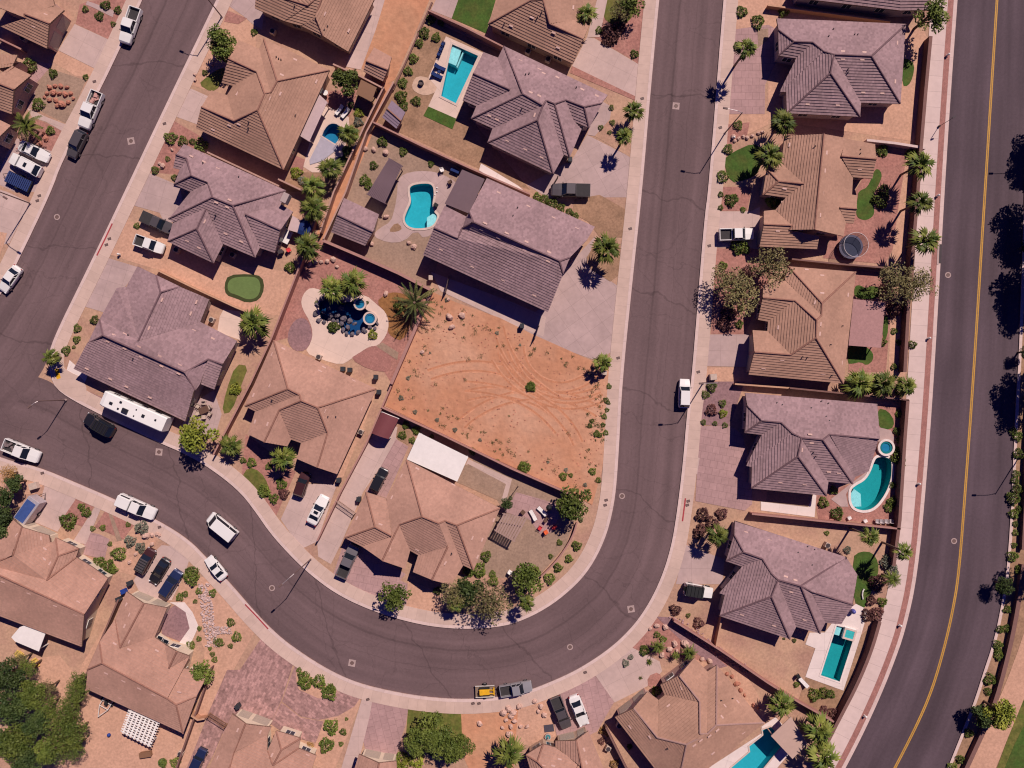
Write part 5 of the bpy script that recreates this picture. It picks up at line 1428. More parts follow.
many(B, t31, '505,556,15 525,602,14 505,698,16 460,600,20 580,610,22')
many(RD, t31, '455,30,38')
many(B, t30, '65,45,24')
many(RD, t30, '465,760,28')
many(B, t30, '460,600,24 580,612,28')
many(PU, t31, '480,400,36 510,470,30 470,380,24')
many(B, t31, '20,40,30')
# shrubs of the vacant lot: small dry tufts
many(('bush', 'sage'), px, '447,300,2.6 497,333,2.4 430,353,1.6 408,378,2.4 415,412,2.6 401,398,2.8 437,420,2.2 455,430,2.6 480,440,2.4 566,470,2.4 585,485,2.4 548,462,1.8 520,345,1.5')
many(('bush', 'green'), px, '531,386,5 523,467,5 592,421,3 606,400,3.4 603,425,3 600,435,3 607,410,2.6 590,426,2.6')

many(('bush', 'dark'), D8, '250,500,36 540,300,14')
many(('bush', 'green'), D8, '130,300,18 340,300,22')
# ------------------------------------------------------------------ vehicles
def paint(name, c, metal=.1): return M('car_paint_' + name, c, .32, (.3, .03), (2, 0), spec=.5, coat=.5, metal=metal)
PAINT = dict(white=paint('white', (.78, .75, .72), 0), silver=paint('silver', (.42, .40, .41), .4), grey=paint('grey', (.20, .18, .19), .3), charcoal=paint('charcoal', (.10, .085, .09), .2),
             black=paint('black', (.018, .017, .022), .1), navy=paint('navy', (.02, .03, .09), .2), maroon=paint('maroon', (.065, .022, .024), .2), red=paint('red', (.40, .05, .025), .1), blue=paint('blue', (.03, .10, .38), .1))
CGLASS = M('car_glass', (.012, .016, .025), .06, (1, 0), (1, 0), spec=.6)
TYRE = M('tyre_rubber', (.018, .017, .018), .9); RIM = M('alloy_rim', (.45, .44, .45), .35, metal=.7, fine=(1, 0))
HEADL = M('headlight_lens', (.80, .80, .82), .15, fine=(1, 0)); TAILL = M('taillight_lens', (.35, .015, .015), .2, fine=(1, 0))
TRIM = M('black_plastic_trim', (.02, .02, .022), .7, fine=(1, 0)); BEDL = M('dark_bed_liner', (.045, .04, .042), .85)
def wheel_me():
    out = []
    for m_, r0, w, nm in ((TYRE, .35, .24, 'wheel'), (RIM, .21, .255, 'rim')):
        b = MB(); n = 16
        A = [(r0 * cos(2 * pi * k / n), -w / 2, r0 * sin(2 * pi * k / n)) for k in range(n)]; B_ = [(x, w / 2, z) for x, _, z in A]
        b.grid([B_, A], True); b.face(A[::-1]); b.face(B_); out.append(b.mesh(nm, m_))
    return out
WHEELME, RIMME = wheel_me()
def loft(st, zb=.28, mi=0):
    b = MB(); rows = []
    for x, zt, w in st:
        zs = zt - .10
        rows.append([(x, -w * .93, zb), (x, -w, zb + .18), (x, -w, zs - .06), (x, -w * .94, zt), (x, 0, zt + .035), (x, w * .94, zt), (x, w, zs - .06), (x, w, zb + .18), (x, w * .93, zb)])
    b.grid(rows, True); b.face(rows[0]); b.face(rows[-1][::-1]); return b
SPEC = {
 'sedan': dict(L=4.7, W=1.82, st=[(2.35, .55, .50), (2.28, .64, .68), (2.1, .74, .80), (1.4, .86, .88), (.9, .94, .90), (-.4, .96, .91), (-1.6, .98, .89), (-2.1, .95, .82), (-2.28, .84, .72), (-2.35, .70, .58)], gh=(1.05, -1.85, .90, .78, .22, -1.05, 1.42, .66), ax=(1.42, -1.38)),
 'coupe': dict(L=4.6, W=1.88, st=[(2.3, .52, .48), (2.24, .60, .66), (2.05, .70, .80), (1.2, .85, .90), (.7, .93, .92), (-.6, .96, .93), (-1.6, .99, .92), (-2.05, .97, .83), (-2.24, .84, .72), (-2.3, .72, .60)], gh=(.85, -1.75, .90, .78, .0, -.80, 1.36, .66), ax=(1.42, -1.35)),
 'suv': dict(L=4.9, W=1.95, st=[(2.45, .62, .56), (2.38, .76, .74), (2.2, .90, .86), (1.5, 1.02, .93), (1.0, 1.08, .96), (-.5, 1.10, .97), (-2.1, 1.10, .93), (-2.38, 1.04, .84), (-2.45, 1.0, .74)], gh=(1.22, -2.36, 1.04, .84, .42, -1.88, 1.72, .75), ax=(1.48, -1.45)),
 'pickup': dict(L=5.8, W=2.02, st=[(2.9, .68, .66), (2.84, .86, .80), (2.68, 1.0, .92), (1.8, 1.10, .99), (1.25, 1.14, 1.0), (.5, 1.14, 1.0), (-.75, 1.14, 1.0)], gh=(1.42, -.80, 1.08, .90, .62, -.60, 1.84, .79), ax=(1.85, -1.75)),
 'van': dict(L=5.6, W=2.05, st=[(2.8, .65, .76), (2.6, 1.0, .94), (2.0, 1.12, 1.0), (1.0, 1.15, 1.02), (-1, 1.15, 1.02), (-2.6, 1.15, 1.0), (-2.8, 1.05, .95)], gh=(2.15, -2.74, 1.08, .97, 1.25, -2.68, 2.15, .93), ax=(1.75, -1.75)),
 'jeep': dict(L=4.3, W=1.85, st=[(2.15, .95, .74), (2.0, 1.02, .78), (.9, 1.08, .84), (.8, 1.08, .88), (-1.0, 1.08, .90), (-2.1, 1.08, .88)], gh=(.75, -2.05, 1.04, .84, .55, -2.02, 1.82, .78), ax=(1.4, -1.25)),
}
def vehicle(kind, col, label, front, rear, cat=None, top=None, bed=None, sunroof=False, rack=False, name=None, L=None, load=None, roofcol=None, camper=False):
    """front, rear: picture points of the two ends on the ground"""
    f, r_ = W(*front, .9), W(*rear, .9); c = (f + r_) / 2; ang = atan2(f.y - r_.y, f.x - r_.x)
    S = SPEC[kind]; k = ((f - r_).length if L is None else L) / S['L']; k = max(.85, min(1.15, k))
    cat = cat or dict(sedan='car', coupe='car', suv='car', pickup='pickup truck', van='van', jeep='car')[kind]
    root = thing(name or dict(sedan='car', coupe='car', suv='suv', pickup='pickup_truck', van='van', jeep='jeep')[kind], label, cat, (c.x, c.y, 0), ang)
    root.scale = (k, min(1.08, max(.95, k)), min(1.08, max(.95, k)))
    P = PAINT[col]; RP = PAINT[roofcol or col]
    z0 = (GZ + .0) if getattr(vehicle, 'lot', False) else 0
    root.location.z = vz(c.x, c.y)
    loft(S['st'], .30).build('body', P, root, smooth=False)
    xa, xb, zb, wb, ta, tb, zt, wt = S['gh']
    q = lambda b, z, w, s: (b, s * w, z)
    zb -= .02
    wd = MB(); wd.face([q(xa, zb, wb, 1), q(xa, zb, wb, -1), q(ta, zt, wt, -1), q(ta, zt, wt, 1)][::-1]); wd.build('windshield', CGLASS, root)
    rw = MB(); rw.face([q(xb, zb, wb, 1), q(xb, zb, wb, -1), q(tb, zt, wt, -1), q(tb, zt, wt, 1)]); rw.build('rear_window', CGLASS, root)
    for s in (1, -1):
        sw = MB(); sw.face([q(xa, zb, wb, s), q(xb, zb, wb, s), q(tb, zt, wt, s), q(ta, zt, wt, s)][::s]); sw.build('side_window', CGLASS, root)
        mid = (xa * .35 + xb * .65, ta * .35 + tb * .65) if kind not in ('coupe', 'pickup') else ((xa + xb) / 2, (ta + tb) / 2)
        for bx, tx in ((xa - .02, ta), (mid[0], mid[1]), (xb + .04, tb)):
            MB().tube([q(bx, zb, wb + .005, s), q(tx, zt, wt + .005, s)], .05, 4).build('pillar', P, root)
        mr = MB(); mr.box(xa - .25, s * (wb + .16), zb + .02, .14, .22, .16, bev=.03); mr.build('mirror', P if col != 'white' else TRIM, root)
    rp = MB(); hx = (ta - tb) / 2 + .06; rp.box((ta + tb) / 2, 0, zt - .015, hx * 2, wt * 2 + .06, .07, bev=.07); rp.build('roof', TRIM if top == 'black' else RP, root)
    if sunroof: MB().box((ta + tb) / 2 + .1, 0, zt + .045, .45, .7, .025).build('sunroof', CGLASS, root)
    if rack:
        b = MB()
        for i in range(5): b.box(ta - .2 - i * (ta - tb - .4) / 4, 0, zt + .09, .09, wt * 2, .06)
        for s in (1, -1): b.box((ta + tb) / 2, s * wt, zt + .06, ta - tb, .06, .06)
        b.build('roof_rack', TRIM, root)
    if kind == 'pickup':
        x0, x1 = -.80, -2.9
        b = MB(); wv = .98
        b.box((x0 + x1) / 2, 0, .45, x0 - x1, wv * 2 - .06, .32)
        for s in (1, -1): b.box((x0 + x1) / 2, s * (wv - .05), .45, x0 - x1, .13, .74, bev=.02)
        b.box(x1 + .05, 0, .45, .1, wv * 2 - .26, .74); b.box(x0 - .05, 0, .45, .1, wv * 2 - .26, .74)
        b.build('truck_bed', P, root)
        if bed == 'cover': MB().box((x0 + x1) / 2, 0, 1.16, x0 - x1 - .1, wv * 2 - .1, .06, bev=.02).build('bed_cover', BEDL, root)
        elif camper:
            cb = MB(); cb.box((x0 + x1) / 2, 0, 1.17, x0 - x1, wv * 2, .72, bev=.08, top=(.97, .86)); cb.build('camper_shell', P, root)
            wn = MB()
            for s in (1, -1): wn.box((x0 + x1) / 2, s * .935, 1.38, 1.4, .06, .32)
            wn.build('shell_window', CGLASS, root)
        else: MB().box((x0 + x1) / 2, 0, .775, x0 - x1 - .2, wv * 2 - .32, .02).build('bed_liner', BEDL, root)
        if load:
            b = MB()
            for i in range(5): b.box(-1.2 - i * .33, R.uniform(-.4, .4), .8, R.uniform(.3, .6), R.uniform(.3, .7), R.uniform(.15, .4), R.uniform(0, 1), bev=.02)
            b.build('cargo', load, root)
    if kind == 'jeep':
        b = MB(); b.box(-2.2, 0, .85, .2, .7, .7, bev=.1); b.build('spare_wheel', TYRE, root)
    hl = S['L'] / 2
    for s in (1, -1):
        MB().box(hl - .10, s * S['W'] * .33, .58, .16, .34, .14, bev=.03).build('headlight', HEADL, root)
        MB().box(-hl + .05, s * S['W'] * .38, .74, .12, .2, .18, bev=.02).build('taillight', TAILL, root)
    MB().box(hl - .04, 0, .34, .12, S['W'] * .74, .18, bev=.04).build('bumper', TRIM if kind in ('pickup', 'jeep') else P, root)
    for x in S['ax']:
        for s in (1, -1):
            w_ = link('wheel', WHEELME, root, (x, s * (S['W'] / 2 - .13), .35)); link('rim', RIMME, w_, (0, 0, 0))
    return root
ROADPOLY = [list(gLW) + list(gLE[:40])[::-1]]
def vz(x, y):
    """height of the ground under a vehicle: the lots are raised, the roads are not"""
    for poly in LOTS:
        if inside((x, y), poly): return GZ + .06
    return 0.006
LOTS = [[tuple(p) for p in gLE], [tuple(p) for p in gOE] + [tuple(p) for p in G([(800, -16)])] + [tuple(p) for p in gAW] + G([(836, 850), (-90, 850)]), [tuple(p) for p in gLW] + G([(-90, -16)]), [tuple(p) for p in gAE] + G([(1100, 784), (1100, -16)])]
V = vehicle
V('pickup', 'white', 'white pickup with an empty dark bed, topmost on the side street', (124, 43), (136, 8))
V('pickup', 'white', 'white pickup with cargo in its bed, parked in front of the dark suv', (83, 128), (98, 92), load=M('pink_cargo', (.55, .30, .26), .8))
V('suv', 'charcoal', 'dark grey suv parked behind the loaded white pickup on the side street', (70, 157), (83, 131))
V('coupe', 'white', 'white coupe under the feather palm on the left edge drive', (50, 159), (18, 144))
V('suv', 'white', 'white minivan beside the blue slatted trailer on the left edge drive', (10, 157), (41, 173), sunroof=True)
V('sedan', 'white', 'white sedan parked at the left edge above the corner', (1, 291), (18, 267))
V('pickup', 'charcoal', 'dark pickup with a covered bed in the paved drive of the grey house', (173, 230), (142, 216), bed='cover')
V('pickup', 'white', 'small white pickup parked on the orange dirt beside the grey house', (165, 250), (134, 239), L=5.0)
V('suv', 'black', 'black suv parked on the street below the long white trailer', (85, 417), (113, 433), rack=True)
V('pickup', 'white', 'white pickup with clutter in its bed at the left edge of the main road', (39, 458), (4, 444), load=M('grey_cargo', (.2, .15, .15), .8))
V('pickup', 'white', 'white pickup with a camper shell and dark roof hatches by the lower sidewalk', (155, 515), (119, 499), camper=True)
V('van', 'white', 'white van with pale roof driving in the middle of the bend', (209, 516), (235, 537))
V('coupe', 'white', 'white coupe parked at the outer kerb of the bend', (207, 558), (224, 579))
V('suv', 'maroon', 'dark suv with red tail, left of the three cars on the lower drive', (152, 549), (139, 573), rack=True, roofcol='charcoal')
V('sedan', 'black', 'black sedan, middle of the three cars on the lower drive', (152, 583), (167, 559), sunroof=True)
V('suv', 'navy', 'dark navy suv, right of the three cars on the lower drive', (179, 571), (163, 596), roofcol='navy')
V('suv', 'maroon', 'dark maroon suv half in the shade of the tan house garage', (306, 473), (298, 496))
V('coupe', 'white', 'white coupe in the concrete drive right of the maroon suv', (325, 496), (311, 524), sunroof=True)
V('pickup', 'grey', 'grey pickup at the garage of the tan patio cover house', (355, 545), (341, 577))
V('jeep', 'black', 'black open buggy parked on the concrete beside the tan patio cover house', (384, 470), (375, 488), L=3.8)
V('pickup', 'charcoal', 'dark pickup parked beside the hedge in the wide concrete drive', (551, 190), (590, 191), bed='cover')
V('pickup', 'white', 'white pickup with an empty bed in the short drive of the right row', (754, 234), (719, 235))
V('suv', 'white', 'white car parked at the right kerb of the wide street', (685, 379), (684, 408))
V('jeep', 'white', 'white jeep with a dark soft top in the drive of the spa pool house', (712, 593), (684, 588), top='black', rack=True)
V('pickup', 'silver', 'silver grey pickup at the lower kerb towing the yellow loaded trailer', (532, 686), (500, 692))
V('pickup', 'charcoal', 'dark grey pickup in the drive at the bottom beside the white coupe', (567, 728), (555, 697))
V('coupe', 'white', 'white coupe beside the dark grey pickup in the drive at the bottom', (585, 726), (573, 695))
V('jeep', 'navy', 'navy blue utility buggy on the paver strip at the bottom edge', (204, 748), (193, 772), roofcol='navy', L=4.0)
# ------------------------------------------------------------------ trailers
def frame_at(front, rear, z=.9):
    f, r_ = W(*front, z), W(*rear, z); c = (f + r_) / 2
    return (c.x, c.y, vz(c.x, c.y)), atan2(f.y - r_.y, f.x - r_.x), (f - r_).length
loc, ang, L = frame_at((101, 397), (165, 425), 2.9)
t = thing('travel_trailer', 'long white travel trailer parked beside the grey tiled house', 'travel trailer', (loc[0], loc[1], .1), ang)
PW = M('white_trailer_skin', (.80, .77, .74), .45, (.3, .04), (2, .03)); DK_ = M('dark_hatch', (.02, .02, .03), .3)
b = MB(); st = [(L / 2, 1.0, 1.05), (L / 2 - .25, .75, 1.2), (L / 2 - .9, .6, 1.25), (-L / 2 + .3, .6, 1.25), (-L / 2, .7, 1.2)]
rows = []
for i, (x, zb, w_) in enumerate(st):
    zt = 2.0 if i == 0 else (2.85 if i == 1 else 3.15 if i < 4 else 3.05)
    rows.append([(x, -w_, zb), (x, -w_, zt - .15), (x, -w_ + .15, zt), (x, w_ - .15, zt), (x, w_, zt - .15), (x, w_, zb)])
b.grid(rows[::-1], True); b.face(rows[0][::-1]); b.face(rows[-1]); b.build('body', PW, t)
for x, y, sx, sy in ((3.6, .2, .55, .45), (2.2, -.6, .4, .35), (2.2, .55, .3, .3), (1.0, .4, 1.0, .75), (-.6, -.5, .2, .2), (-.6, .6, .2, .2), (-2.0, .0, .5, .5), (-4.1, -.2, .3, .3)):
    MB().box(x, y, 3.15, sx, sy, .12 if sx < .9 else .28, bev=.03).build('air_conditioner' if sx >= .9 else 'roof_hatch', DK_, t)
for x in (3.8, 1.5, -1.2, -3.6):
    for s in (1, -1): MB().box(x, s * 1.24, 1.7, 1.1, .06, .6).build('window', CGLASS, t)
MB().box(-.3, -1.24, .75, .75, .06, 1.9).build('door', M('trailer_door', (.6, .58, .56), .5), t)
MB().tube([(L / 2 - .2, .7, .6), (L / 2 + 1.1, 0, .5), (L / 2 - .2, -.7, .6)], .06, 6).build('hitch', TRIM, t)
for x in (-.5, -1.4):
    for s in (1, -1):
        w_ = link('wheel', WHEELME, t, (x, s * 1.12, .35)); link('rim', RIMME, w_)
loc, ang, L = frame_at((39, 497), (21, 522), 1.6)
t = thing('cargo_trailer', 'enclosed silver cargo trailer with a blue roof in the lower left drive', 'trailer', loc, ang)
MB().box(0, 0, .45, 4.4, 2.2, 1.9, bev=.06).build('body', M('trailer_aluminium', (.52, .46, .48), .4, metal=.3), t)
MB().box(-.2, .1, 2.352, 3.7, 1.7, .03).build('roof_panel', M('blue_roof_panel', (.05, .09, .26), .3, (1, .1)), t)
MB().tube([(2.2, .6, .5), (3.2, 0, .45), (2.2, -.6, .5)], .05, 6).build('hitch', TRIM, t)
for s in (1, -1):
    w_ = link('wheel', WHEELME, t, (-.3, s * 1.14, .35)); link('rim', RIMME, w_)
loc, ang, L = frame_at((5, 175), (32, 188), .8)
t = thing('flatbed_trailer', 'flat trailer loaded with dark blue slats below the white minivan', 'trailer', loc, ang)
MB().box(0, 0, .5, 4.3, 2.0, .18).build('bed', TRIM, t)
BLUS = M('dark_blue_slat', (.035, .055, .17), .5, (1, .1)); b = MB()
for i in range(13): b.box(-1.95 + i * .325, 0, .70, .21, 1.9, .12)
for y in (-.6, .6): b.box(0, y, .68, 4.2, .08, .05)
b.build('slats', BLUS, t)
for s in (1, -1): w_ = link('wheel', WHEELME, t, (0, s * 1.1, .35)); link('rim', RIMME, w_)
MB().tube([(2.1, .6, .5), (3.0, 0, .45), (2.1, -.6, .5)], .05, 6).build('hitch', TRIM, t)
loc, ang, L = frame_at((496, 691), (474, 692), .7)
t = thing('equipment_trailer', 'small trailer with a yellow machine hitched behind the silver pickup', 'trailer', (loc[0], loc[1], .01), ang)
WOOD = M('trailer_planks', (.40, .28, .20), .8, joints=(3, .2, .02, .6, .1, 0)); YEL = M('machine_yellow', (.70, .38, .02), .5, (1, .08)); 
MB().box(0, 0, .45, 3.2, 1.9, .12).build('bed', WOOD, t)
b = MB(); b.box(-.1, 0, .57, 1.7, .9, .6, bev=.08); b.box(-.6, 0, 1.1, .6, .7, .35, bev=.06); b.tube([(.7, -.3, .9), (1.35, -.3, 1.0), (1.45, -.3, .7)], .08, 6); b.tube([(.7, .3, .9), (1.35, .3, 1.0), (1.45, .3, .7)], .08, 6); b.box(1.5, 0, .58, .2, 1.2, .35)
b.build('machine', YEL, t)
b = MB()
for s in (1, -1): b.box(-.1, s * .55, .57, 1.8, .26, .38, bev=.08)
b.build('tracks', TRIM, t)
for s in (1, -1):
    MB().box(0, s * .93, .57, 3.2, .05, .25).build('side_rail', M('white_rail', (.7, .65, .6), .5), t); w_ = link('wheel', WHEELME, t, (0, s * 1.08, .33)); link('rim', RIMME, w_)
MB().tube([(1.6, .5, .5), (2.5, 0, .5), (1.6, -.5, .5)], .05, 6).build('hitch', TRIM, t)
loc, ang, L = frame_at((100, 714), (112, 694), .5)
t = thing('boat_trailer', 'empty white trailer frame beside the lattice pergola', 'trailer', loc, ang)
WF = M('white_trailer_frame', (.72, .66, .62), .5)
b = MB(); b.tube([(2.4, 0, .5), (.6, .8, .5), (-1.7, .8, .5)], .06, 6); b.tube([(2.4, 0, .5), (.6, -.8, .5), (-1.7, -.8, .5)], .06, 6)
for x in (.6, -.4, -1.6): b.tube([(x, -.8, .5), (x, .8, .5)], .05, 6)
b.build('frame', WF, t)
b = MB(); b.box(-.4, 0, .5, .7, .5, .4, .3, bev=.05); b.box(-1.2, .3, .5, .5, .4, .3, .8, bev=.05); b.build('load', TRIM, t)
for s in (1, -1): w_ = link('wheel', WHEELME, t, (-.5, s * 1.0, .33)); link('rim', RIMME, w_)
# ------------------------------------------------------------------ street furniture
STEEL = M('galvanised_steel', (.48, .42, .42), .45, metal=.5, fine=(2, .05)); CONCR = gm['kerb']; IRON = M('cast_iron', (.06, .045, .05), .7); RSTEEL = M('rust_brown_steel', (.16, .10, .09), .6)
def street_lamp(label, base, arm, h=9.0, reach=2.5):
    """base: picture point of the foot; arm: world direction (dx, dy) of the lamp arm"""
    p = W(*base, .12); a = atan2(arm[1], arm[0])
    r = thing('street_lamp', label, 'street lamp', (p.x, p.y, .1), a, 'street lamps')
    MB().tube([(0, 0, 0), (0, 0, h)], [.11, .075], 8).build('pole', RSTEEL, r)
    MB().cyl(0, 0, 0, .2, .25, 8).build('base', CONCR, r)
    MB().tube([(0, 0, h - .15), (reach * .35, 0, h + .22), (reach, 0, h + .3)], [.06, .05, .045], 6).build('arm', STEEL, r)
    l = MB().box(reach + .25, 0, h + .2, .75, .3, .16, bev=.05).build('lamp_head', RSTEEL, r)
    MB().box(reach + .25, 0, h + .16, .5, .22, .05).build('lens', HEADL, l)
street_lamp('street lamp by the orange front yard strip, upper right row', (725, 133), (-1, .2))
street_lamp('street lamp beside the white parked car on the wide street', (703, 383), (-1, -.03))
street_lamp('street lamp on the inside of the bend by the single palm shrub', (311, 559), (-.75, -.66))
street_lamp('street lamp at the left edge above the silver sedan', (30.6, 203.5), (.85, -.53))
street_lamp('street lamp at the top of the side street by the planter', (222, 17), (-.9, .42))
street_lamp('street lamp beyond the avenue in the shrub strip', (1021, 454), (-1, .0), 9, 3.2)
street_lamp('street lamp at the upper right edge under the dark trees', (1038, 132), (-1, 0), 9, 3.2)
street_lamp('street lamp at the corner above the small palm, left bend', (66, 400), (-.8, -.6), 7, 1.2)
# street sign on the avenue sidewalk
p = W(938, 127); r = thing('sign_post', 'slim sign post with a small plate on the white avenue sidewalk', 'sign', (p.x, p.y, .14))
MB().tube([(0, 0, 0), (0, 0, 3.0), (.3, .25, 3.4)], .05, 6).build('post', RSTEEL, r); MB().box(.45, .35, 3.35, .6, .25, .08, .5, bev=.02).build('plate', IRON, r); MB().cyl(0, 0, 0, .18, .35, 8).build('foot', IRON, r)
MCOL = M('worn_collar_concrete', (.40, .29, .27), .9, (.8, .15), (3, .15))
def manhole(label, x, y, sq=True):
    p = W(x, y); r = thing('manhole_cover', label, 'manhole cover', (p.x, p.y, 0), R.uniform(-.2, .2), 'manholes in the road')
    b = MB()
    if sq: b.box(0, 0, .006, 1.15, 1.15, .012, bev=.0)
    else: b.cyl(0, 0, .006, .5, .012, 20)
    b.build('collar', MCOL, r); MB().cyl(0, 0, .019, .33, .01, 18).build('lid', RSTEEL, r)
manhole('square collared manhole on the upper side street by the white pickup', 131, 141)
manhole('round manhole on the side street near the left edge drive', 57, 217, False)
manhole('square collared manhole at the top of the wide street', 676, 106)
manhole('square collared manhole under the long white trailer', 159, 452)
manhole('round manhole on the wide street below the bare dirt lot', 622, 496, False)
manhole('square collared manhole in the bottom of the bend', 352, 663)
manhole('round manhole inside the bend beside the white van', 272, 588, False)
manhole('square collared manhole where the wide street starts to bend', 631, 609)
manhole('round manhole at the bottom of the wide street bend', 570, 647, False)
manhole('round manhole on the upper avenue near the kerb', 948, 275, False)
manhole('round manhole on the lower avenue', 954, 541, False)
def box_thing(name, label, cat, x, y, sx, sy, sz, mat, rot=0, bev=.04, z=None, lid=None, group=None):
    p = W(x, y, sz * .7); zz = vz(p.x, p.y) + .01 if z is None else z
    r = thing(name, label, cat, (p.x, p.y, zz), rot, group); MB().box(0, 0, 0, sx, sy, sz, bev=bev).build('body', mat, r)
    if lid: MB().box(0, 0, sz - .02, sx + .06, sy + .06, .06, bev=.02).build('lid', lid, r)
    return r
BIN = M('dark_bin_plastic', (.035, .037, .045), .6, (1, .1)); BINB = M('blue_bin_plastic', (.02, .05, .25), .5, (1, .1)); BEIGE = M('beige_metal_box', (.52, .40, .33), .6)
def ac(label, x, y, rot=-.45):
    r = box_thing('air_conditioner', label, 'air conditioner', x, y, .85, .85, .8, BEIGE, rot, .05, group=None); MB().cyl(0, 0, .8, .36, .04, 16).build('fan_grille', IRON, r)
def bin_(label, x, y, mat=BIN, rot=0):
    r = box_thing('trash_bin', label, 'trash bin', x, y, .62, .72, 1.0, mat, rot, .06, lid=mat)
    MB().box(-.3, 0, .9, .06, .6, .06).build('handle', TRIM, r)
ac('air conditioner in the gap below the upper left tan houses', 273, 32); ac('air conditioner in the shaded side yard of the putting mat house', 177, 250)
ac('air conditioner beside the garage shade, right of the putting mat house', 233, 255); ac('pale air conditioner in the notch of the trailer house roof', 212, 320)
ac('air conditioner on the side strip left of the maroon carport', 361, 432); ac('air conditioner behind the hip corner of the grotto pool house', 319, 357)
ac('air conditioner in the black gap above the rectangular pool house', 528, 52); ac('second air conditioner in the black gap above the rectangular pool house', 558, 58)
ac('air conditioner at the end of the black gap beside the drive', 548, 60); ac('air conditioner on the tan ground beside the spa pool house', 827, 545)
ac('air conditioner below the white pergola house, by the garden wall', 181, 753); ac('air conditioner near the top left house wall', 24, 39)
ac('small air conditioner right of the bottom right tan house', 608, 748); ac('air conditioner in the strip below the bottom right tan house', 619, 725)
bin_('dark bin in the side strip beside the white coupe drive', 339, 480); bin_('dark bin on the concrete drive below the maroon carport', 359, 499)
bin_('dark bin on the white strip beside the large grey house', 522, 326); bin_('dark bin by the paver drive gable, topmost', 238, 706, BIN, .5)
bin_('dark bin at the garage of the white pergola house', 130, 583, BIN, .4); bin_('blue bin at the garage of the white pergola house', 124, 591, BINB, .4)
bin_('dark bin by the wall below the blue bin', 119, 599, BIN, .4); bin_('navy bin on the pale drive strip at the bottom', 357, 763, BINB, 1.3)
bin_('pale bin beside the large grey house corner', 431, 278, BEIGE); bin_('dark bin left of the grotto pool house back wall', 343, 369); bin_('dark bin right of the grotto pool house corner', 376, 377)
bin_('dark bin in the strip beside the maroon carport', 379, 392); bin_('black grill bin behind the grotto pool house', 350, 370); bin_('small dark bin by the pink cover lawns', 797, 575, BINB)
for i, (x, y, l) in enumerate(((598, 99, 'upper small dark bin by the rectangular pool house garage'), (596, 107, 'lower small dark bin by the rectangular pool house garage'), (570, 160, 'small dark bin at the lower garage corner of the rectangular pool house'))): bin_(l, x, y)
box_thing('utility_box', 'pale utility box at the lower right drive of the large grey house', 'utility box', 604, 373, .9, .7, .9, BEIGE)
box_thing('utility_box', 'grey utility box in the gravel strip above the round shrubs', 'utility box', 713, 377, 1.1, 1.0, .9, BEIGE, .1)
box_thing('utility_box', 'pale utility box on the grass verge above the cargo trailer', 'utility box', 34, 486, 1.3, 1.1, .9, BEIGE, .3)
box_thing('storage_chest', 'brown wooden chest on the dirt below the lattice pergola', 'chest', 146, 754, 1.9, .8, .6, METAL['brown'], .15, lid=METAL['brown'])
p = W(163, 762); r = thing('trampoline_mat', 'round green mat on the dirt at the bottom left', 'mat', (p.x, p.y, GZ + .1)); MB().cyl(0, 0, 0, .68, .06, 20).build('mat', gm['putt'], r); MB().ringwall(0, 0, 0, .68, .74, .09).build('rim', gm['dlawn'], r)
def post_thing(name, label, cat, x, y, h, rad, mat, capm=None):
    p = W(x, y, h); r = thing(name, label, cat, (p.x, p.y, vz(p.x, p.y))); MB().cyl(0, 0, 0, rad, h * .75, 10).build('barrel', mat, r); MB().ball((0, 0, h * .75), rad * 1.15, rz=h * .3, n=10, m=4, half=True).build('cap', capm or mat, r); MB().tube([(-rad * 1.7, 0, h * .5), (rad * 1.7, 0, h * .5)], rad * .4, 6).build('outlet', mat, r)
WH = M('white_enamel', (.75, .70, .66), .5)
for x, y, l in ((949, 54, 'white hydrant on the upper avenue verge strip'), (939, 195, 'white hydrant on the avenue strip beside the middle palm'), (930, 338, 'white hydrant on the avenue strip right of the pink patio cover'), (920, 484, 'white hydrant on the avenue strip right of the kidney pool'),
                (901, 626, 'white hydrant on the avenue strip right of the spa pool'), (866, 717, 'white hydrant on the lowest part of the avenue strip'), (734, 137, 'white hydrant in the front yard of the upper right lawn'), (118, 254, 'hydrant on the orange dirt by the small white pickup')):
    post_thing('fire_hydrant', l, 'hydrant', x, y, .75, .17, WH)
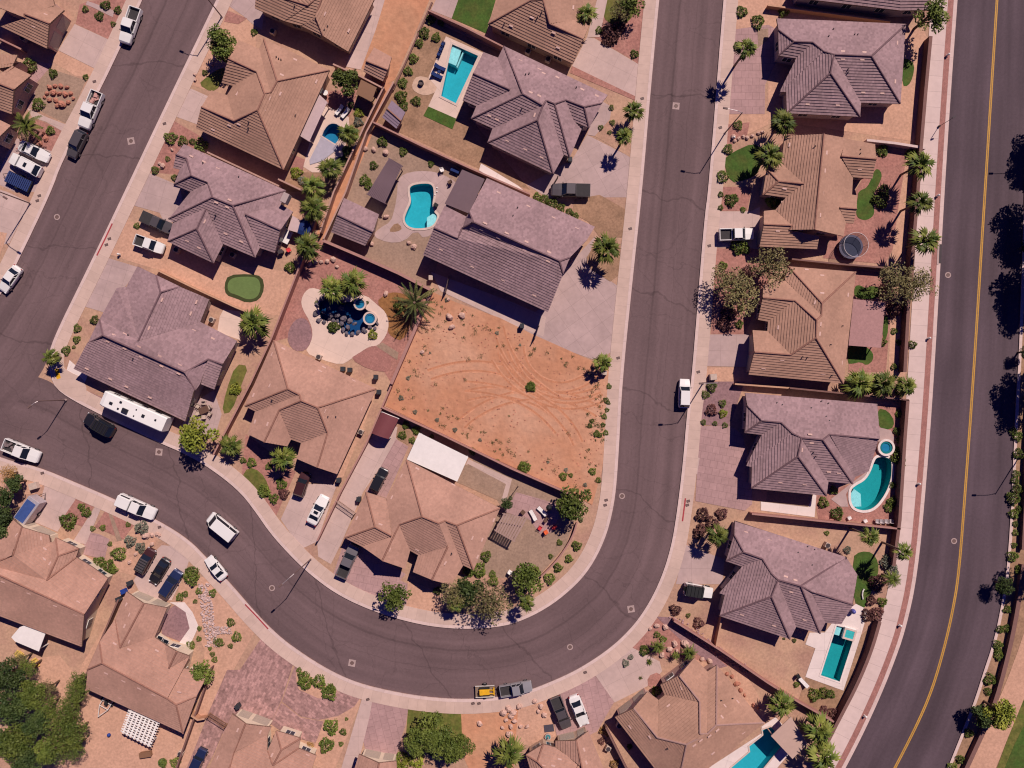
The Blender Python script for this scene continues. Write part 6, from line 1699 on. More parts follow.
for k, (x, y, l) in enumerate(((40, 196, 'pair box lid on the left edge sidewalk, upper'), (38, 201, 'pair box lid on the left edge sidewalk, lower'), (95, 82, 'box lid on the sidewalk above the loaded pickup'), (110, 239, 'box lid by the red kerb of the side street, upper'), (107, 245, 'box lid by the red kerb of the side street, lower'),
     (630, 229, 'box lid in the sidewalk below the brown gravel front'), (618, 358, 'box lid in the sidewalk by the dirt lot corner palm'), (642, 99, 'box lid in the sidewalk at the red strip drive'), (709, 246, 'box lid in the sidewalk by the white pickup drive'), (698, 372, 'box lid in the sidewalk above the white parked car'),
     (606, 500, 'upper box lid on the inner sidewalk beside the dark tree'), (605, 505, 'lower box lid on the inner sidewalk beside the dark tree'), (688, 501, 'upper box lid by the red kerb of the wide street'), (687, 505, 'lower box lid by the red kerb of the wide street'), (720, 128, 'box lid in the sidewalk by the upper street lamp'),
     (473, 703, 'upper box lid by the yellow trailer'), (479, 703, 'lower box lid by the yellow trailer'), (585, 672, 'box lid in the sidewalk above the white coupe'), (43, 473, 'box lid in the lower left sidewalk'), (160, 527, 'box lid in the sidewalk below the camper pickup'), (368, 699, 'box lid in the pale drive strip at the bottom'), (165, 124, 'box lid in the sidewalk by the tan house drive'))):
    p = W(x, y); r = thing('water_meter_box', l, 'meter box', (p.x, p.y, GZ + .078), .3); MB().box(0, 0, 0, .45, .3, .02).build('lid', RSTEEL, r); MB().box(0, 0, -.004, .58, .42, .012).build('frame', IRON, r)
# storm drain and grates on the avenue
p = W(939.5, 254); r = thing('storm_drain', 'dark storm drain slot in the avenue kerb', 'storm drain', (p.x, p.y, .02), 1.53); MB().box(0, 0, 0, 3.2, .5, .16).build('slot', IRON, r); MB().box(0, .35, .1, 3.6, .3, .1).build('lintel', CONCR, r)
# ------------------------------------------------------------------ garden furniture
NAVY = M('navy_cushion', (.012, .03, .13), .8, (1, .1)); WCUSH = M('white_cushion', (.78, .73, .70), .8); REDF = M('red_chair_plastic', (.62, .05, .06), .5); ORF = M('orange_chair_plastic', (.70, .14, .05), .5); WOODF = M('dark_patio_wood', (.13, .07, .05), .7); YELP = M('yellow_play_plastic', (.68, .46, .12), .6)
def lounger(label, x, y, ang, mat, fr=None, group=None, arm=True):
    p = W(x, y, .4); r = thing('sun_lounger', label, 'sun lounger', (p.x, p.y, vz(p.x, p.y)), ang, group); fr = fr or TRIM
    MB().box(0, 0, .28, 1.9, .66, .06).build('frame', fr, r); MB().box(-.3, 0, .34, 1.25, .62, .09, bev=.03).build('seat', mat, r)
    b = MB(); b.grid([[(.32, -.31, .36), (.32, .31, .36)], [(.95, -.31, .75), (.95, .31, .75)], [(.90, -.31, .83), (.90, .31, .83)], [(.30, -.31, .44), (.30, .31, .44)], [(.32, -.31, .36), (.32, .31, .36)]]); b.face([(.32, -.31, .36), (.95, -.31, .75), (.90, -.31, .83), (.30, -.31, .44)]); b.face([(.32, .31, .36), (.30, .31, .44), (.90, .31, .83), (.95, .31, .75)]); b.build('backrest', mat, r)
    for sx in (-.8, .8):
        for s in (-.28, .28): MB().box(sx, s, 0, .06, .06, .3).build('leg', fr, r)
    return r
def chair(label, x, y, ang, mat, group=None):
    p = W(x, y, .5); r = thing('patio_chair', label, 'chair', (p.x, p.y, vz(p.x, p.y)), ang, group)
    MB().box(0, 0, .36, .6, .6, .08, bev=.03).build('seat', mat, r); MB().box(-.30, 0, .42, .08, .6, .5, bev=.03).build('backrest', mat, r)
    for s in (-.32, .32): MB().box(0, s, .52, .55, .07, .05).build('armrest', mat, r)
    for sx in (-.25, .25):
        for s in (-.26, .26): MB().box(sx, s, 0, .05, .05, .37).build('leg', mat, r)
    return r
def table(label, x, y, ang, sx, sy, mat, rnd=False, h=.72):
    p = W(x, y, h); r = thing('patio_table', label, 'table', (p.x, p.y, vz(p.x, p.y)), ang)
    b = MB()
    if rnd: b.cyl(0, 0, h - .05, sx / 2, .05, 20)
    else: b.box(0, 0, h - .05, sx, sy, .05, bev=.02)
    b.build('tabletop', mat, r)
    if rnd: MB().cyl(0, 0, 0, .09, h - .05, 10).build('leg', TRIM, r)
    else:
        for ax in (-1, 1):
            for ay in (-1, 1): MB().box(ax * (sx / 2 - .1), ay * (sy / 2 - .1), 0, .07, .07, h - .05).build('leg', mat, r)
    return r
def umbrella(label, x, y, rad, mat, h=2.3):
    p = W(x, y, h); r = thing('patio_umbrella', label, 'umbrella', (p.x, p.y, vz(p.x, p.y))); n = 8
    P_ = lambda a, q, z: [(q * cos(2 * pi * k / n), q * sin(2 * pi * k / n), z) for k in range(n)]
    b = MB(); b.grid([P_(0, rad, h - .35), P_(0, rad * .5, h - .08), P_(0, .03, h)], True); b.grid([P_(0, .03, h - .03), P_(0, rad * .5, h - .11), P_(0, rad, h - .38)], True); b.build('canopy', mat, r)
    MB().tube([(0, 0, 0), (0, 0, h)], .03, 6).build('pole', STEEL, r); MB().cyl(0, 0, 0, .25, .1, 12).build('base', IRON, r); return r
LA = 2.72
lounger('navy lounger beside the rectangular pool, upper of the lower pair', 440, 68, LA, NAVY); lounger('navy lounger beside the rectangular pool, lower of the lower pair', 437, 76, LA, NAVY)
table('small navy side table between the two navy loungers', 439, 72, LA, .5, .5, NAVY, h=.5)
chair('navy chair by the rectangular pool, topmost of three', 443, 44, 2.7, NAVY); chair('navy chair by the rectangular pool, middle of three', 441, 49, 2.7, NAVY); chair('navy chair by the rectangular pool, lowest of three', 439, 54, 2.7, NAVY)
p = W(421, 83, .4); r = thing('fire_pit', 'dark round fire pit on the flagstone circle', 'fire pit', (p.x, p.y, GZ + .06)); MB().ringwall(0, 0, 0, .3, .45, .45).build('bowl', IRON, r); MB().cyl(0, 0, 0, .3, .3, 14).build('ash', M('ash', (.12, .09, .09), .95), r)
lounger('white lounger on the half covered pool patio, left one', 339.5, 110.5, .85, WCUSH); lounger('white lounger on the half covered pool patio, right one', 345.5, 113.5, .85, WCUSH)
table('small white round table by the lattice cover of the pool patio', 325.5, 93, 0, .9, .9, WCUSH, True)
# grey pool cover beside pool A
sheet('pool_cover', M('lavender_pool_cover', (.40, .36, .42), .5, (.6, .10), (2, .08)), T(300, 90, 10.667, '232,498 372,590 410,595 400,640 240,760 110,800 105,750'), GZ + .115, kind=None, thick=.05, label='lavender grey pool cover spread below the small blue pool', cat='pool cover')
# table sets
def dining(desc, x, y, n=4, tm=WOODF, cm=TRIM, rr=6.5, ang=.4):
    table(desc[0], x, y, ang, 1.5, 1.0, tm)
    for i in range(n):
        a = ang + 2 * pi * i / n + .4; chair(desc[1] % ('upper', 'left', 'lower', 'right', 'lower left', 'upper right')[i], x + rr * cos(a), y + rr * sin(a), pi - a, cm)
table('dark dining table beside the trailer house lower corner', 204, 410, .4, 1.6, 1.1, WOODF)
for i, (dx, dy, n) in enumerate(((-6, -4, 'upper left'), (-6, 3, 'lower left'), (0, 7, 'lower'), (6, 4, 'lower right'), (6, -3, 'upper right'), (0, -7, 'upper'))): chair('pale chair on the %s side of the dark dining table' % n, 204 + dx, 410 + dy, atan2(-(-dy), -dx), BEIGE)
table('white table under the shade by the grey house with putting mat', 287, 237, 1.1, 2.2, 1.3, WCUSH); umbrella('navy umbrella right of the small pale cover', 303, 227, 1.35, NAVY)
chair('red chair near the white shaded table', 289, 250, .5, REDF); box_thing('barbecue_grill', 'round dark grill below the white shaded table', 'grill', 281, 252, .8, .6, .9, IRON, .3, .15, lid=IRON)
box_thing('storage_bench', 'dark blue storage bench in the wall shade above the freeform pool', 'bench', 455, 171, 1.5, .6, .6, NAVY, -.4); chair('white chair beside the dark blue storage bench', 442, 170, .3, WCUSH); chair('pale chair at the corner of the brown patio cover', 450, 182, 2, WOODF); chair('dark chair on the pink deck between pool and roof', 436, 205, 1, TRIM)
for i, (x, y) in enumerate(((437, 188), (437, 192), (435, 195))): box_thing('skimmer_float', ('upper', 'middle', 'lower')[i] + ' small white float on the pink deck right of the pool', 'pool float', x, y, .22, .22, .12, WCUSH, 0, .03)
lounger('white lounger on the red lawn chair patio, left one', 533, 515, -1.05, WCUSH); lounger('white lounger on the red lawn chair patio, right one', 542, 511, -.75, WCUSH)
chair('red chair, lower left of the three on the patio', 540, 528, -.6, REDF); chair('orange red chair, lowest of the three on the patio', 546, 532, .5, ORF); chair('red double chair beside the dark tree on the patio', 554, 527, 2.6, REDF)
table('small dark table between the red chairs and white loungers', 546, 520, 1.0, .9, .5, WOODF); umbrella('dark closed umbrella right of the white loungers', 549, 508, .5, TRIM, 2.0); chair('brown chair between the pergola and the white loungers', 523, 512, .8, WOODF)
chair('white chair behind the dark green tree on the curved wall', 510, 572, 1, WCUSH)
# kids tables
for l, x, y, a in (('yellow play table, upper left of the two below the hexagon cover', 19, 655, .9), ('yellow play table, lower right of the two below the hexagon cover', 35, 663, .5)):
    p = W(x, y, .5); r = thing('play_table', l, 'play table', (p.x, p.y, GZ + .06), a); MB().box(0, 0, .42, 1.1, .8, .08, bev=.05).build('tabletop', YELP, r)
    for s in (-.65, .65): MB().box(0, s, .24, 1.0, .28, .07, bev=.05).build('bench', YELP, r)
    for s in (-.4, .4): MB().box(s, 0, 0, .1, .9, .42).build('leg', YELP, r)
p = W(110, 734, .1); r = thing('ball', 'small blue ball on the dirt below the lattice pergola', 'ball', (p.x, p.y, GZ + .05)); MB().ball((0, 0, .3), .3, n=14, m=8).build('ball', BINB, r, smooth=True)
# trampoline
p = W(850.5, 247, .9); r = thing('trampoline', 'round trampoline with a dark blue mat and a net on poles', 'trampoline', (p.x, p.y, GZ + .06))
MB().cyl(0, 0, .85, 1.62, .03, 28).build('mat', M('dark_trampoline_mat', (.03, .035, .07), .7, (1, .1)), r); MB().ringwall(0, 0, .84, 1.62, 1.98, .09, 28).build('pad', M('grey_blue_pad', (.14, .13, .20), .6), r)
for k in range(6):
    a = k * pi / 3; MB().tube([(2 * cos(a), 2 * sin(a), 0), (2 * cos(a), 2 * sin(a), 2.7)], .03, 6).build('pole', STEEL, r)
MB().ringwall(0, 0, 2.66, 1.98, 2.03, .05, 28).build('net_hoop', STEEL, r)
nm = bpy.data.materials.new('safety_net'); nm.use_nodes = True
_nt = nm.node_tree; _b = _nt.nodes['Principled BSDF']; _b.inputs['Base Color'].default_value = (.03, .025, .03, 1); _b.inputs['Alpha'].default_value = .38
b = MB(); n = 28; b.grid([[(1.98 * cos(2 * pi * k / n), 1.98 * sin(2 * pi * k / n), z) for k in range(n)] for z in (.9, 2.68)], True); b.build('net', nm, r)
# spas
SPAT = M('teal_spa_bench', (.03, .20, .22), .6, (1, .1))
def spa(label, x, y, rad, z=.45, rim=COPE, bench=SHELF):
    p = W(x, y, z); r = thing('spa', label, 'spa', (p.x, p.y, GZ + .05))
    MB().ringwall(0, 0, 0, rad * .74, rad, z, 28).build('rim', rim, r); MB().cyl(0, 0, .02, rad * .74, z * .35, 24).build('basin', PLASB, r)
    w_ = MB(); w_.face([(rad * .745 * cos(2 * pi * k / 24), rad * .745 * sin(2 * pi * k / 24), z - .08) for k in range(24)]); w_.build('water_surface', WATER, r)
    b = MB(); b.ringwall(0, 0, .1, rad * .50, rad * .74, z * .42, 24); b.build('bench', bench, r); return r
spa('round raised spa at the upper end of the kidney pool', 886, 447.5, 1.42, .45, M('white_coping', (.74, .62, .58), .8), SPAT)
spa('round spa with a blue inside at the right of the grotto pool', 360, 304, 1.05, .5, COPE, SPAB); spa('second round spa with a pale rim at the grotto pool', 370, 318.5, 1.15, .4, COPE, SPAB)
p = W(849, 634, .4); r = thing('raised_spa', 'square raised spa at the top end of the short pool', 'spa', (p.x, p.y, GZ + .06), -.28)
MB().box(0, 0, 0, 2.0, 1.9, .42).build('shell', SHELF, r); MB().box(0, 0, .42, 1.4, 1.3, .012).build('water_surface', M('bright_spa_water', (.05, .45, .45), .1, (1, .1)), r)
for s in (1, -1): MB().box(0, s * .8, .42, 2.05, .3, .06).build('coping', COPE, r); MB().box(s * .88, 0, .42, .3, 1.3, .06).build('coping', COPE, r)
p = W(852.5, 611, .6); r = thing('blue_planter', 'tall blue egg shaped planter beside the spa pool deck', 'planter', (p.x, p.y, GZ + .06)); MB().ball((0, 0, .62), .42, rz=.62, n=14, m=8).build('pot', M('blue_glaze', (.10, .10, .35), .3), r, smooth=True); MB().cyl(0, 0, 0, .25, .15, 12).build('foot', IRON, r)
# slide on the lawn
p = W(863, 594, .2); r = thing('putting_bench', 'curved white bench on the dark lawn beside the spa pool house', 'bench', (p.x, p.y, GZ + .06)); b = MB(); b.tube([(.1, .9, .2), (-.15, .4, .22), (-.2, -.2, .22), (-.1, -.8, .2)], .12, 6); b.build('seat', WCUSH, r); MB().box(-.15, 0, 0, .15, .15, .2).build('leg', WCUSH, r)
lounger('white lounger at the lower corner of the spa pool deck', 803, 682, -.8, WCUSH); chair('dark chair beside the single white lounger by the spa pool', 798, 676, .5, TRIM)
for i, (x, y) in enumerate(((877, 521), (881, 521), (886, 521), (891, 521))): chair('grey folded chair along the wall below the kidney pool, number %s from the left' % ('one', 'two', 'three', 'four')[i], x, y, 1.57, STEEL)
for x, y, l in ((849, 518, 'white pump box by the kidney pool, left'), (865, 521, 'white pump box by the kidney pool, right')): box_thing('pump_box', l, 'pump', x, y, .6, .5, .4, WCUSH, .5)
# fountain, panel and awning objects at the bottom house
p = W(549, 728, .1); r = thing('floor_mat', 'dark square mat in front of the bottom tan house', 'mat', (p.x, p.y, GZ + .06), .12); MB().box(0, 0, 0, 1.6, 1.2, .05).build('mat', M('dark_doormat', (.07, .06, .08), .9), r)
p = W(548, 738, .8); r = thing('fountain', 'small stone fountain with teal water beside the dark mat', 'fountain', (p.x, p.y, GZ + .06)); MB().cyl(0, 0, 0, .5, .35, 16, r2=.55).build('basin', CONCR, r); MB().cyl(0, 0, .35, .42, .02, 16).build('water_surface', M('teal_water', (.05, .22, .24), .1), r); MB().cyl(0, 0, .3, .12, .8, 10, r2=.06).build('column', CONCR, r)
# navy vehicle cover / slide for the grotto
def boulder(label, x, y, s, mat, flat=.7, name='boulder'):
    p = W(x, y, s * .3); b = MB(); b.ball((0, 0, s * flat * .42), s, s * R.uniform(.65, .95), s * flat, 9, 6, jit=.2); o = b.build(name, mat, None, (p.x, p.y, vz(p.x, p.y) - .02), R.uniform(0, 6)); tag(o, label, 'boulder', None); return o
RK = {k: M('rock_' + k, c, .9, (.8, .25), (4, .2), bump=.05) for k, c in dict(red=(.45, .19, .13), pale=(.56, .36, .29), grey=(.26, .19, .19), blue=(.15, .125, .145)).items()}
BOULD = []
def boulders(where, frame, txt, mat, grp):
    ox, oy, s = frame
    for t in txt.split():
        a = [float(v) for v in t.split(',')]
        o = boulder(None, ox + a[0] / s, oy + a[1] / s, a[2] / s / PXM * (.8 if mat == 'red' else 1), RK[mat]); o['group'] = grp; BOULD.append((o, where, mat, ox + a[0] / s, oy + a[1] / s, a[2] / s))
boulders('in the red rock garden', t00, '200,350,14 222,345,12 245,345,13 270,350,12 190,375,12 215,372,16 240,375,13 262,378,15 285,375,12 200,400,13 225,402,12 250,418,20 275,410,12 232,425,12 180,390,9 295,395,9', 'red', 'boulders of the red rock garden')
boulders('by the feather palm', (0, 96, 8), '370,340,30 330,385,22 350,300,18 310,350,18', 'red', 'boulders by the feather palm')
boulders('around the grotto pool', D8, '175,270,22 140,320,22 125,390,22 150,445,20 195,455,18 235,430,18 270,445,16 300,450,18 335,470,20 345,520,22 375,550,22 420,555,20 465,540,22 510,520,22 350,290,18 300,285,16 250,260,16 215,250,16 440,470,20 250,400,26 300,405,22 350,430,28 400,450,24 385,500,24 330,350,20 190,380,20 230,350,16 560,500,20 520,530,18 620,470,16 600,510,18', 'blue', 'boulders of the grotto pool')
boulders('in the red front garden above the bottom right house', t23, '580,198,12 612,203,13 650,270,14 692,270,17 712,285,13 630,292,13 600,315,12 660,300,9 600,265,9 553,210,9 790,338,12 760,330,9', 'pale', 'boulders in the red front garden')
boulders('along the right side of the bottom right house', t23, '860,390,10 880,400,10 900,430,16 915,455,12 930,475,9 965,515,12 985,525,10', 'red', 'boulders along the bottom right house')
boulders('on the dirt beside the olive lawn', t13, '990,545,16 1010,530,14 1020,560,12 1000,575,10 895,590,12 1015,630,14 985,605,9 1020,600,12', 'pale', 'boulders beside the olive lawn')
boulders('on the orange yard left of the dark pickup', t23, '5,545,14 10,580,12 30,520,12 90,500,10 115,520,12 130,555,12 105,540,9 60,600,10 35,600,9', 'pale', 'boulders left of the dark pickup')
boulders('in the freeform pool yard', px, '386,294,3 386,217,3 409,243,2.4 414,247,3 386,153,3.2 374,150,3 366,149,2.6 372,244,2.4', 'pale', 'boulders of the freeform pool yard')
boulders('in the yard above the grotto pool', t11, '240,280,10 262,280,9 285,278,10 310,270,12 325,300,8 215,290,9', 'pale', 'boulders above the grotto pool')
boulders('at the front of the upper right lawn', t20, '905,555,9 925,548,8 940,552,9 960,545,8 985,535,8 1000,530,9 890,565,8 885,548,10', 'pale', 'boulders at the upper right lawn')
boulders('in the small tan front yard of the putting mat house', t00, '652,665,12 690,600,7 640,655,7 860,235,8 848,258,8 780,300,7 782,322,7', 'pale', 'boulders by the upper left drives')
boulders('on the bare dirt lot near the upper wall', t11, '775,500,16 785,540,14 825,495,14 640,545,8 700,410,8 770,430,9 665,640,9', 'pale', 'boulders on the bare dirt lot')
boulders('in the front of the lower left houses', t02, '585,605,16 610,605,10 630,600,9 520,712,9 610,640,9 640,605,8 545,680,8', 'pale', 'boulders of the lower left fronts')
# rock river
b = MB()
for i in range(420):
    t = R.random(); x = 815 + 90 * t * .35 + R.uniform(-22, 26); y = 30 + 250 * t
    if R.random() < .18: x = 890 + R.uniform(-40, 40); y = 215 + R.uniform(-14, 14)
    p = W(t03[0] + x / 4, t03[1] + y / 4); s = R.uniform(.10, .24)
    b.ball((p.x, p.y, GZ + .06 + s * .3), s, s * R.uniform(.7, 1), s * .7, 6, 4, jit=.15)
o = b.build('river_rocks', M('pale_river_rock', (.50, .36, .33), .85, (1.5, .35), (5, .2))); o['kind'] = 'stuff'
b = MB()
for i in range(260):
    t = R.random(); x, y = 640 + 300 * t, 165 + 215 * t
    p = W(512 + (x + R.uniform(-20, 20)) / 4, 576 + (y + R.uniform(-14, 14)) / 4); s = R.uniform(.08, .2)
    b.ball((p.x, p.y, GZ + .05 + s * .3), s, s * R.uniform(.7, 1), s * .7, 6, 4, jit=.15)
o = b.build('crushed_rocks', M('purple_river_rock', (.36, .22, .23), .85, (1.5, .35), (5, .2))); o['kind'] = 'stuff'
# small debris over the vacant lot (uncountable)
b = MB()
lot = G([(432, 296), (532, 338), (606, 370), (604, 440), (598, 470), (588, 496), (476, 446), (390, 404), (396, 384)])
k = 0
while k < 700:
    x, y = R.uniform(-22, 17), R.uniform(-20, 15)
    if not inside((x, y), lot): continue
    edge = min(hypot(x - q[0], y - q[1]) for q in lot)
    if R.random() > .35 and edge > 9: k += 1; continue
    s = R.uniform(.05, .16); b.ball((x, y, GZ + .06 + s * .2), s, s * R.uniform(.6, 1), s * .6, 5, 3, jit=.2); k += 1
o = b.build('stones', RK['red']); o['kind'] = 'stuff'
# dry weeds along the edges of the lot
b = MB(); k = 0; wr = random.Random(3)
while k < 120:
    x, y = wr.uniform(-22, 17), wr.uniform(-20, 15)
    if not inside((x, y), lot): continue
    edge = min(abs((x - p[0]) * -(q[1] - p[1]) + (y - p[1]) * (q[0] - p[0])) / hypot(q[0] - p[0], q[1] - p[1]) for p, q in zip(lot, lot[1:] + lot[:1]))
    if edge > 3.2 and wr.random() > .06: continue
    s = wr.uniform(.12, .42)
    for _ in range(int(14 + 40 * s)):
        quadleaf(b, (x + wr.gauss(0, s * .6), y + wr.gauss(0, s * .6), GZ + .08 + abs(wr.gauss(0, s * .3))), .09, wr)
    k += 1
o = b.build('dry_weeds', LEAF['olive']); o['kind'] = 'stuff'
# gates, screens and poles
def gate(label, a, b_, h=1.7, mat=None):
    p, q = W(*a, h), W(*b_, h); c = (p + q) / 2; L = (q - p).length; r = thing('gate', label, 'gate', (c.x, c.y, GZ), atan2(q.y - p.y, q.x - p.x))
    b = MB()
    for i in range(int(L / .18)): b.box(-L / 2 + .09 + i * .18, 0, .1, .05, .04, h - .15)
    b.build('bars', mat or RSTEEL, r); b = MB()
    for z in (.15, h * .5, h - .1): b.box(0, 0, z, L, .06, .07)
    b.build('rails', mat or RSTEEL, r)
    for s in (1, -1): MB().box(s * L / 2, 0, 0, .14, .14, h + .1).build('post', mat or RSTEEL, r)
gate('tan metal gate across the long concrete drive below the buggy', (336, 501), (354, 514), 1.5, METAL['tan']); gate('dark slatted gate beside the bottom paver house', (207, 717), (224, 728), 1.6, METAL['brown'])
gate('brown side gate of the large grey house at its shaded side', (449, 276), (445, 292), 1.7); gate('dark gate at the lower end of the large grey house side strip', (539, 326), (535, 338), 1.7); gate('thin gate at the corner of the rectangular pool house side strip', (558, 176), (553, 184), 1.7)
gate('thin dark fence panel above the pergola patio', (513, 494), (518, 487), 1.2)
# panels and low things near the lower left houses
for i, (x, y) in enumerate(((160, 638), (166, 641.5), )): 
    p = W(x, y, 2.2); r = thing('solar_panel', ('upper', 'lower')[i] + ' small dark panel on the wall of the courtyard house', 'solar panel', (p.x, p.y, 2.2), -.4); MB().box(0, 0, 0, .8, .55, .05).build('panel', CGLASS, r); MB().box(0, 0, -.03, .9, .65, .03).build('frame', WH, r)
# ------------------------------------------------------------------ labels of plants and boulders: look, then a landmark, then a rank among its likes
MARKS = [(262, 105, 'the tan house with half covered pool'), (327, 128, 'the small half covered pool'), (228, 205, 'the grey house with putting mat'), (243, 287, 'the green putting mat'), (155, 345, 'the trailer house'),
 (300, 410, 'the tan house under the grotto pool'), (340, 312, 'the grotto pool'), (425, 525, 'the white patio cover house'), (510, 245, 'the large grey house'), (420, 207, 'the freeform pool'), (535, 105, 'the rectangular pool house'), (460, 75, 'the rectangular pool'),
 (840, 65, 'the top right grey house'), (815, 190, 'the trampoline house'), (851, 247, 'the trampoline'), (800, 325, 'the pink patio cover house'), (865, 330, 'the pink patio cover'), (805, 440, 'the kidney pool house'), (870, 480, 'the kidney pool'), (785, 575, 'the spa pool house'), (835, 650, 'the spa pool'),
 (690, 710, 'the bottom right tan house'), (565, 755, 'the bottom edge house'), (145, 655, 'the lattice pergola house'), (45, 585, 'the hexagon cover house'), (280, 745, 'the paver drive house'), (30, 25, 'the top left house'), (12, 85, 'the gable house at left'), (57, 96, 'the red rock garden'),
 (310, 20, 'the topmost alley house'), (540, 20, 'the topmost centre house'), (500, 390, 'the bare dirt lot'), (418, 30, 'the upper dirt alley'), (95, 45, 'the uppermost left drive'), (25, 165, 'the left edge drive'), (190, 125, 'the upper curved lawn drive'), (155, 190, 'the covered pickup drive'),
 (110, 285, 'the trailer house drive'), (58, 365, 'the corner ramp'), (299, 485, 'the maroon suv'), (350, 560, 'the grey pickup'), (590, 45, 'the red strip drive'), (590, 170, 'the wide concrete drive'), (565, 300, 'the large grey drive'), (745, 95, 'the upper paver drive'), (745, 165, 'the upper right lawn'),
 (735, 234, 'the short white pickup drive'), (725, 350, 'the pale drive right row'), (715, 440, 'the shaded paver drive'), (695, 590, 'the white jeep'), (640, 690, 'the bottom right drive'), (572, 712, 'the white coupe at bottom'), (435, 720, 'the bottom olive lawn'), (380, 730, 'the bottom red drive'),
 (300, 700, 'the paved fan'), (160, 565, 'the three parked cars'), (60, 510, 'the cargo trailer'), (130, 507, 'the camper pickup'), (200, 640, 'the rock river'), (545, 520, 'the red lawn chairs'), (478, 620, 'the lower inner sidewalk'), (560, 600, 'the curved inner sidewalk'), (605, 420, 'the dirt lot sidewalk'),
 (690, 395, 'the white parked car'), (1005, 450, 'the far avenue kerb'), (985, 640, 'the lower avenue kerb'), (915, 250, 'the avenue palms'), (880, 620, 'the lower avenue wall'), (385, 440, 'the maroon carport'), (215, 445, 'the trailer rear'), (245, 380, 'the narrow olive lawn'), (75, 320, 'the trailer house corner'), (615, 20, 'the top olive lawn'), (870, 575, 'the dark curved lawn'), (870, 195, 'the curved trampoline lawn'), (1040, 250, 'the right edge trees'), (280, 560, 'the inner bend lamp')]
def rel(dx, dy):
    a = math.degrees(atan2(-dy, dx)) % 360
    return ('right of', 'upper right of', 'above', 'upper left of', 'left of', 'lower left of', 'below', 'lower right of')[int((a + 22.5) // 45) % 8]
ORD = ['first', 'second', 'third', 'fourth', 'fifth', 'sixth', 'seventh', 'eighth', 'ninth', 'tenth', 'eleventh', 'twelfth']
def label_all(items):
    """items: (object, look, x, y, size)"""
    g = {}
    for it in items:
        o, look, x, y, s = it
        m = min(MARKS, key=lambda q: hypot(q[0] - x, q[1] - y))
        d = hypot(m[0] - x, m[1] - y)
        ph = 'beside' if d < 5 else rel(x - m[0], y - m[1])
        g.setdefault((look, ph, m[2]), []).append(it)
    for (look, ph, m), l in g.items():
        base = '%s %s %s' % (look, ph, m)
        if len(l) == 1: l[0][0]['label'] = base; continue
        xs = [i[2] for i in l]; ys = [i[3] for i in l]
        hor = max(xs) - min(xs) >= max(ys) - min(ys)
        l.sort(key=lambda i: i[2] if hor else i[3])
        n = len(l)
        for k, i in enumerate(l):
            side = ('leftmost', 'rightmost') if hor else ('topmost', 'lowest')
            if n == 2: r = ('left one' if hor else 'upper one', 'right one' if hor else 'lower one')[k]
            elif k == 0: r = side[0]
            elif k == n - 1: r = side[1]
            else: r = ORD[k] + (' from left' if hor else ' from top')
            i[0]['label'] = base + ', ' + r
def size_word(hab, r):
    if hab in ('bush', 'round', 'spiky'): return 'tiny ' if r < 3.2 else 'small ' if r < 5 else 'large ' if r > 7.5 else ''
    return 'small ' if r < 11 else 'large ' if r > 20 else ''
label_all([(o, size_word(k[0], r) + COLW[k[1]] + ' ' + HABW[k[0]], x, y, r) for o, k, x, y, r in PLANTS])
groups = {}
for o, k, x, y, r in PLANTS:
    gname = dict(fan='fan palms of the neighbourhood', feather='feather palms', tree='leafy trees', wispy='airy desert trees', big='broad trees at the lower left', bush='loose garden shrubs', round='round clipped shrubs', spiky='spiky plants', agave='yuccas')[k[0]]
    o['group'] = gname
label_all([(o, {'red': 'rusty red boulder', 'pale': 'pale boulder', 'grey': 'grey boulder', 'blue': 'bluish grey boulder'}[m], x, y, s) for o, wh, m, x, y, s in BOULD])
seen = {}
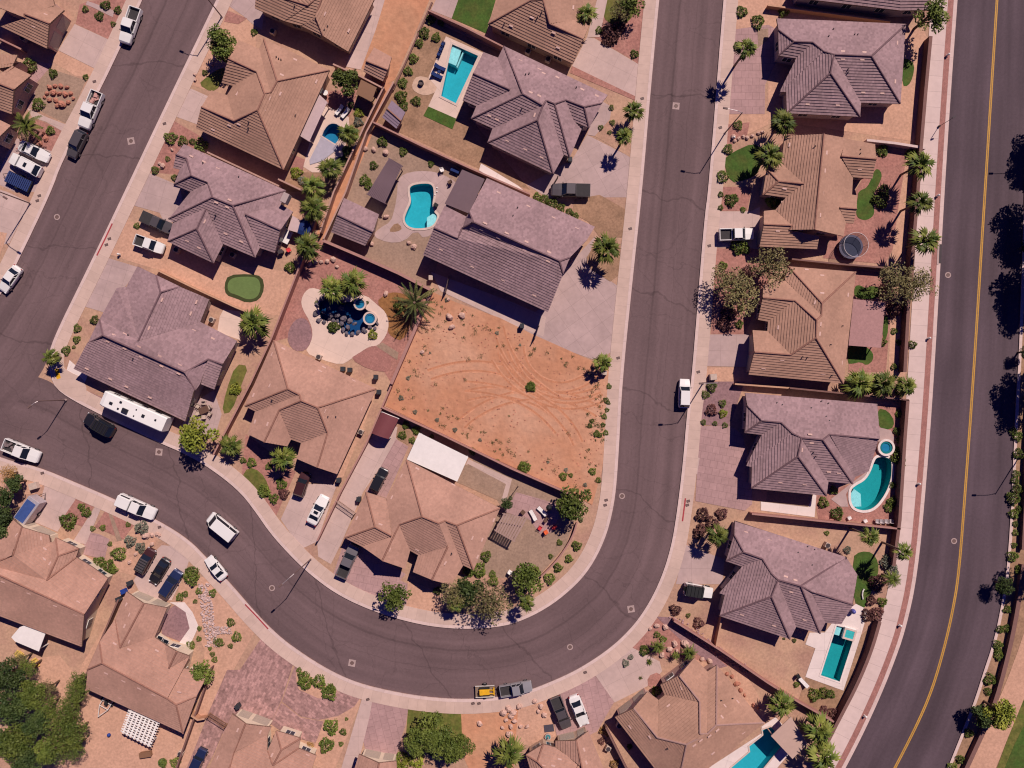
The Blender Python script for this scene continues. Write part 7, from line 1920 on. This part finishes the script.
for o in COL.objects:
    if o.parent is None and 'label' in o:
        if o['label'] in seen: print('DUP LABEL', o['label'])
        seen[o['label']] = o
        if len(o['label'].replace(',', '').split()) > 16: print('LONG', o['label'])
    elif o.parent is None and 'kind' not in o and o.type in ('MESH', 'EMPTY'): print('NO LABEL', o.name)
# ------------------------------------------------------------------ light, sky, camera
SUN_EL, SUN_AZ = radians(49), radians(32)
sd = Vector((sin(SUN_AZ) * cos(SUN_EL), cos(SUN_AZ) * cos(SUN_EL), sin(SUN_EL)))
w = bpy.data.worlds.new('World'); scene.world = w; w.use_nodes = True
nt = w.node_tree; bg = nt.nodes['Background']
sky = nt.nodes.new('ShaderNodeTexSky'); sky.sky_type = 'NISHITA'; sky.sun_disc = False
sky.sun_elevation = SUN_EL; sky.sun_rotation = SUN_AZ; sky.altitude = 700; sky.ozone_density = 3.0
tn = nt.nodes.new('ShaderNodeVectorMath'); tn.operation = 'MULTIPLY'; tn.inputs[1].default_value = (.15, .165, .78); nt.links.new(sky.outputs[0], tn.inputs[0]); nt.links.new(tn.outputs[0], bg.inputs['Color']); bg.inputs['Strength'].default_value = 0.05
sl = bpy.data.lights.new('sun', 'SUN'); sl.energy = 4.7; sl.angle = radians(.53); sl.color = (1, .865, .785)
so = bpy.data.objects.new('sun', sl); COL.objects.link(so); so.rotation_euler = (-sd).to_track_quat('-Z', 'Y').to_euler(); so.location = (0, 0, 200)
cam = bpy.data.cameras.new('camera'); co = bpy.data.objects.new('camera', cam); COL.objects.link(co)
co.location = (0, 0, CAMH); co.rotation_euler = (0, 0, 0); cam.sensor_width = 36; cam.sensor_fit = 'HORIZONTAL'; cam.lens = 36 * CAMH * PXM / 1024
cam.clip_start = 1; cam.clip_end = 5000
scene.camera = co
scene.view_settings.view_transform = 'Standard'; scene.view_settings.look = 'None'; scene.view_settings.exposure = 0; scene.view_settings.gamma = 1
scene.view_settings.use_curve_mapping = False
scene.render.engine = 'CYCLES'
scene.cycles.use_denoising = True
scene.cycles.pixel_filter_type = 'BLACKMAN_HARRIS'; scene.cycles.filter_width = 1.15
scene.cycles.max_bounces = 6; scene.cycles.diffuse_bounces = 3; scene.cycles.transparent_max_bounces = 8
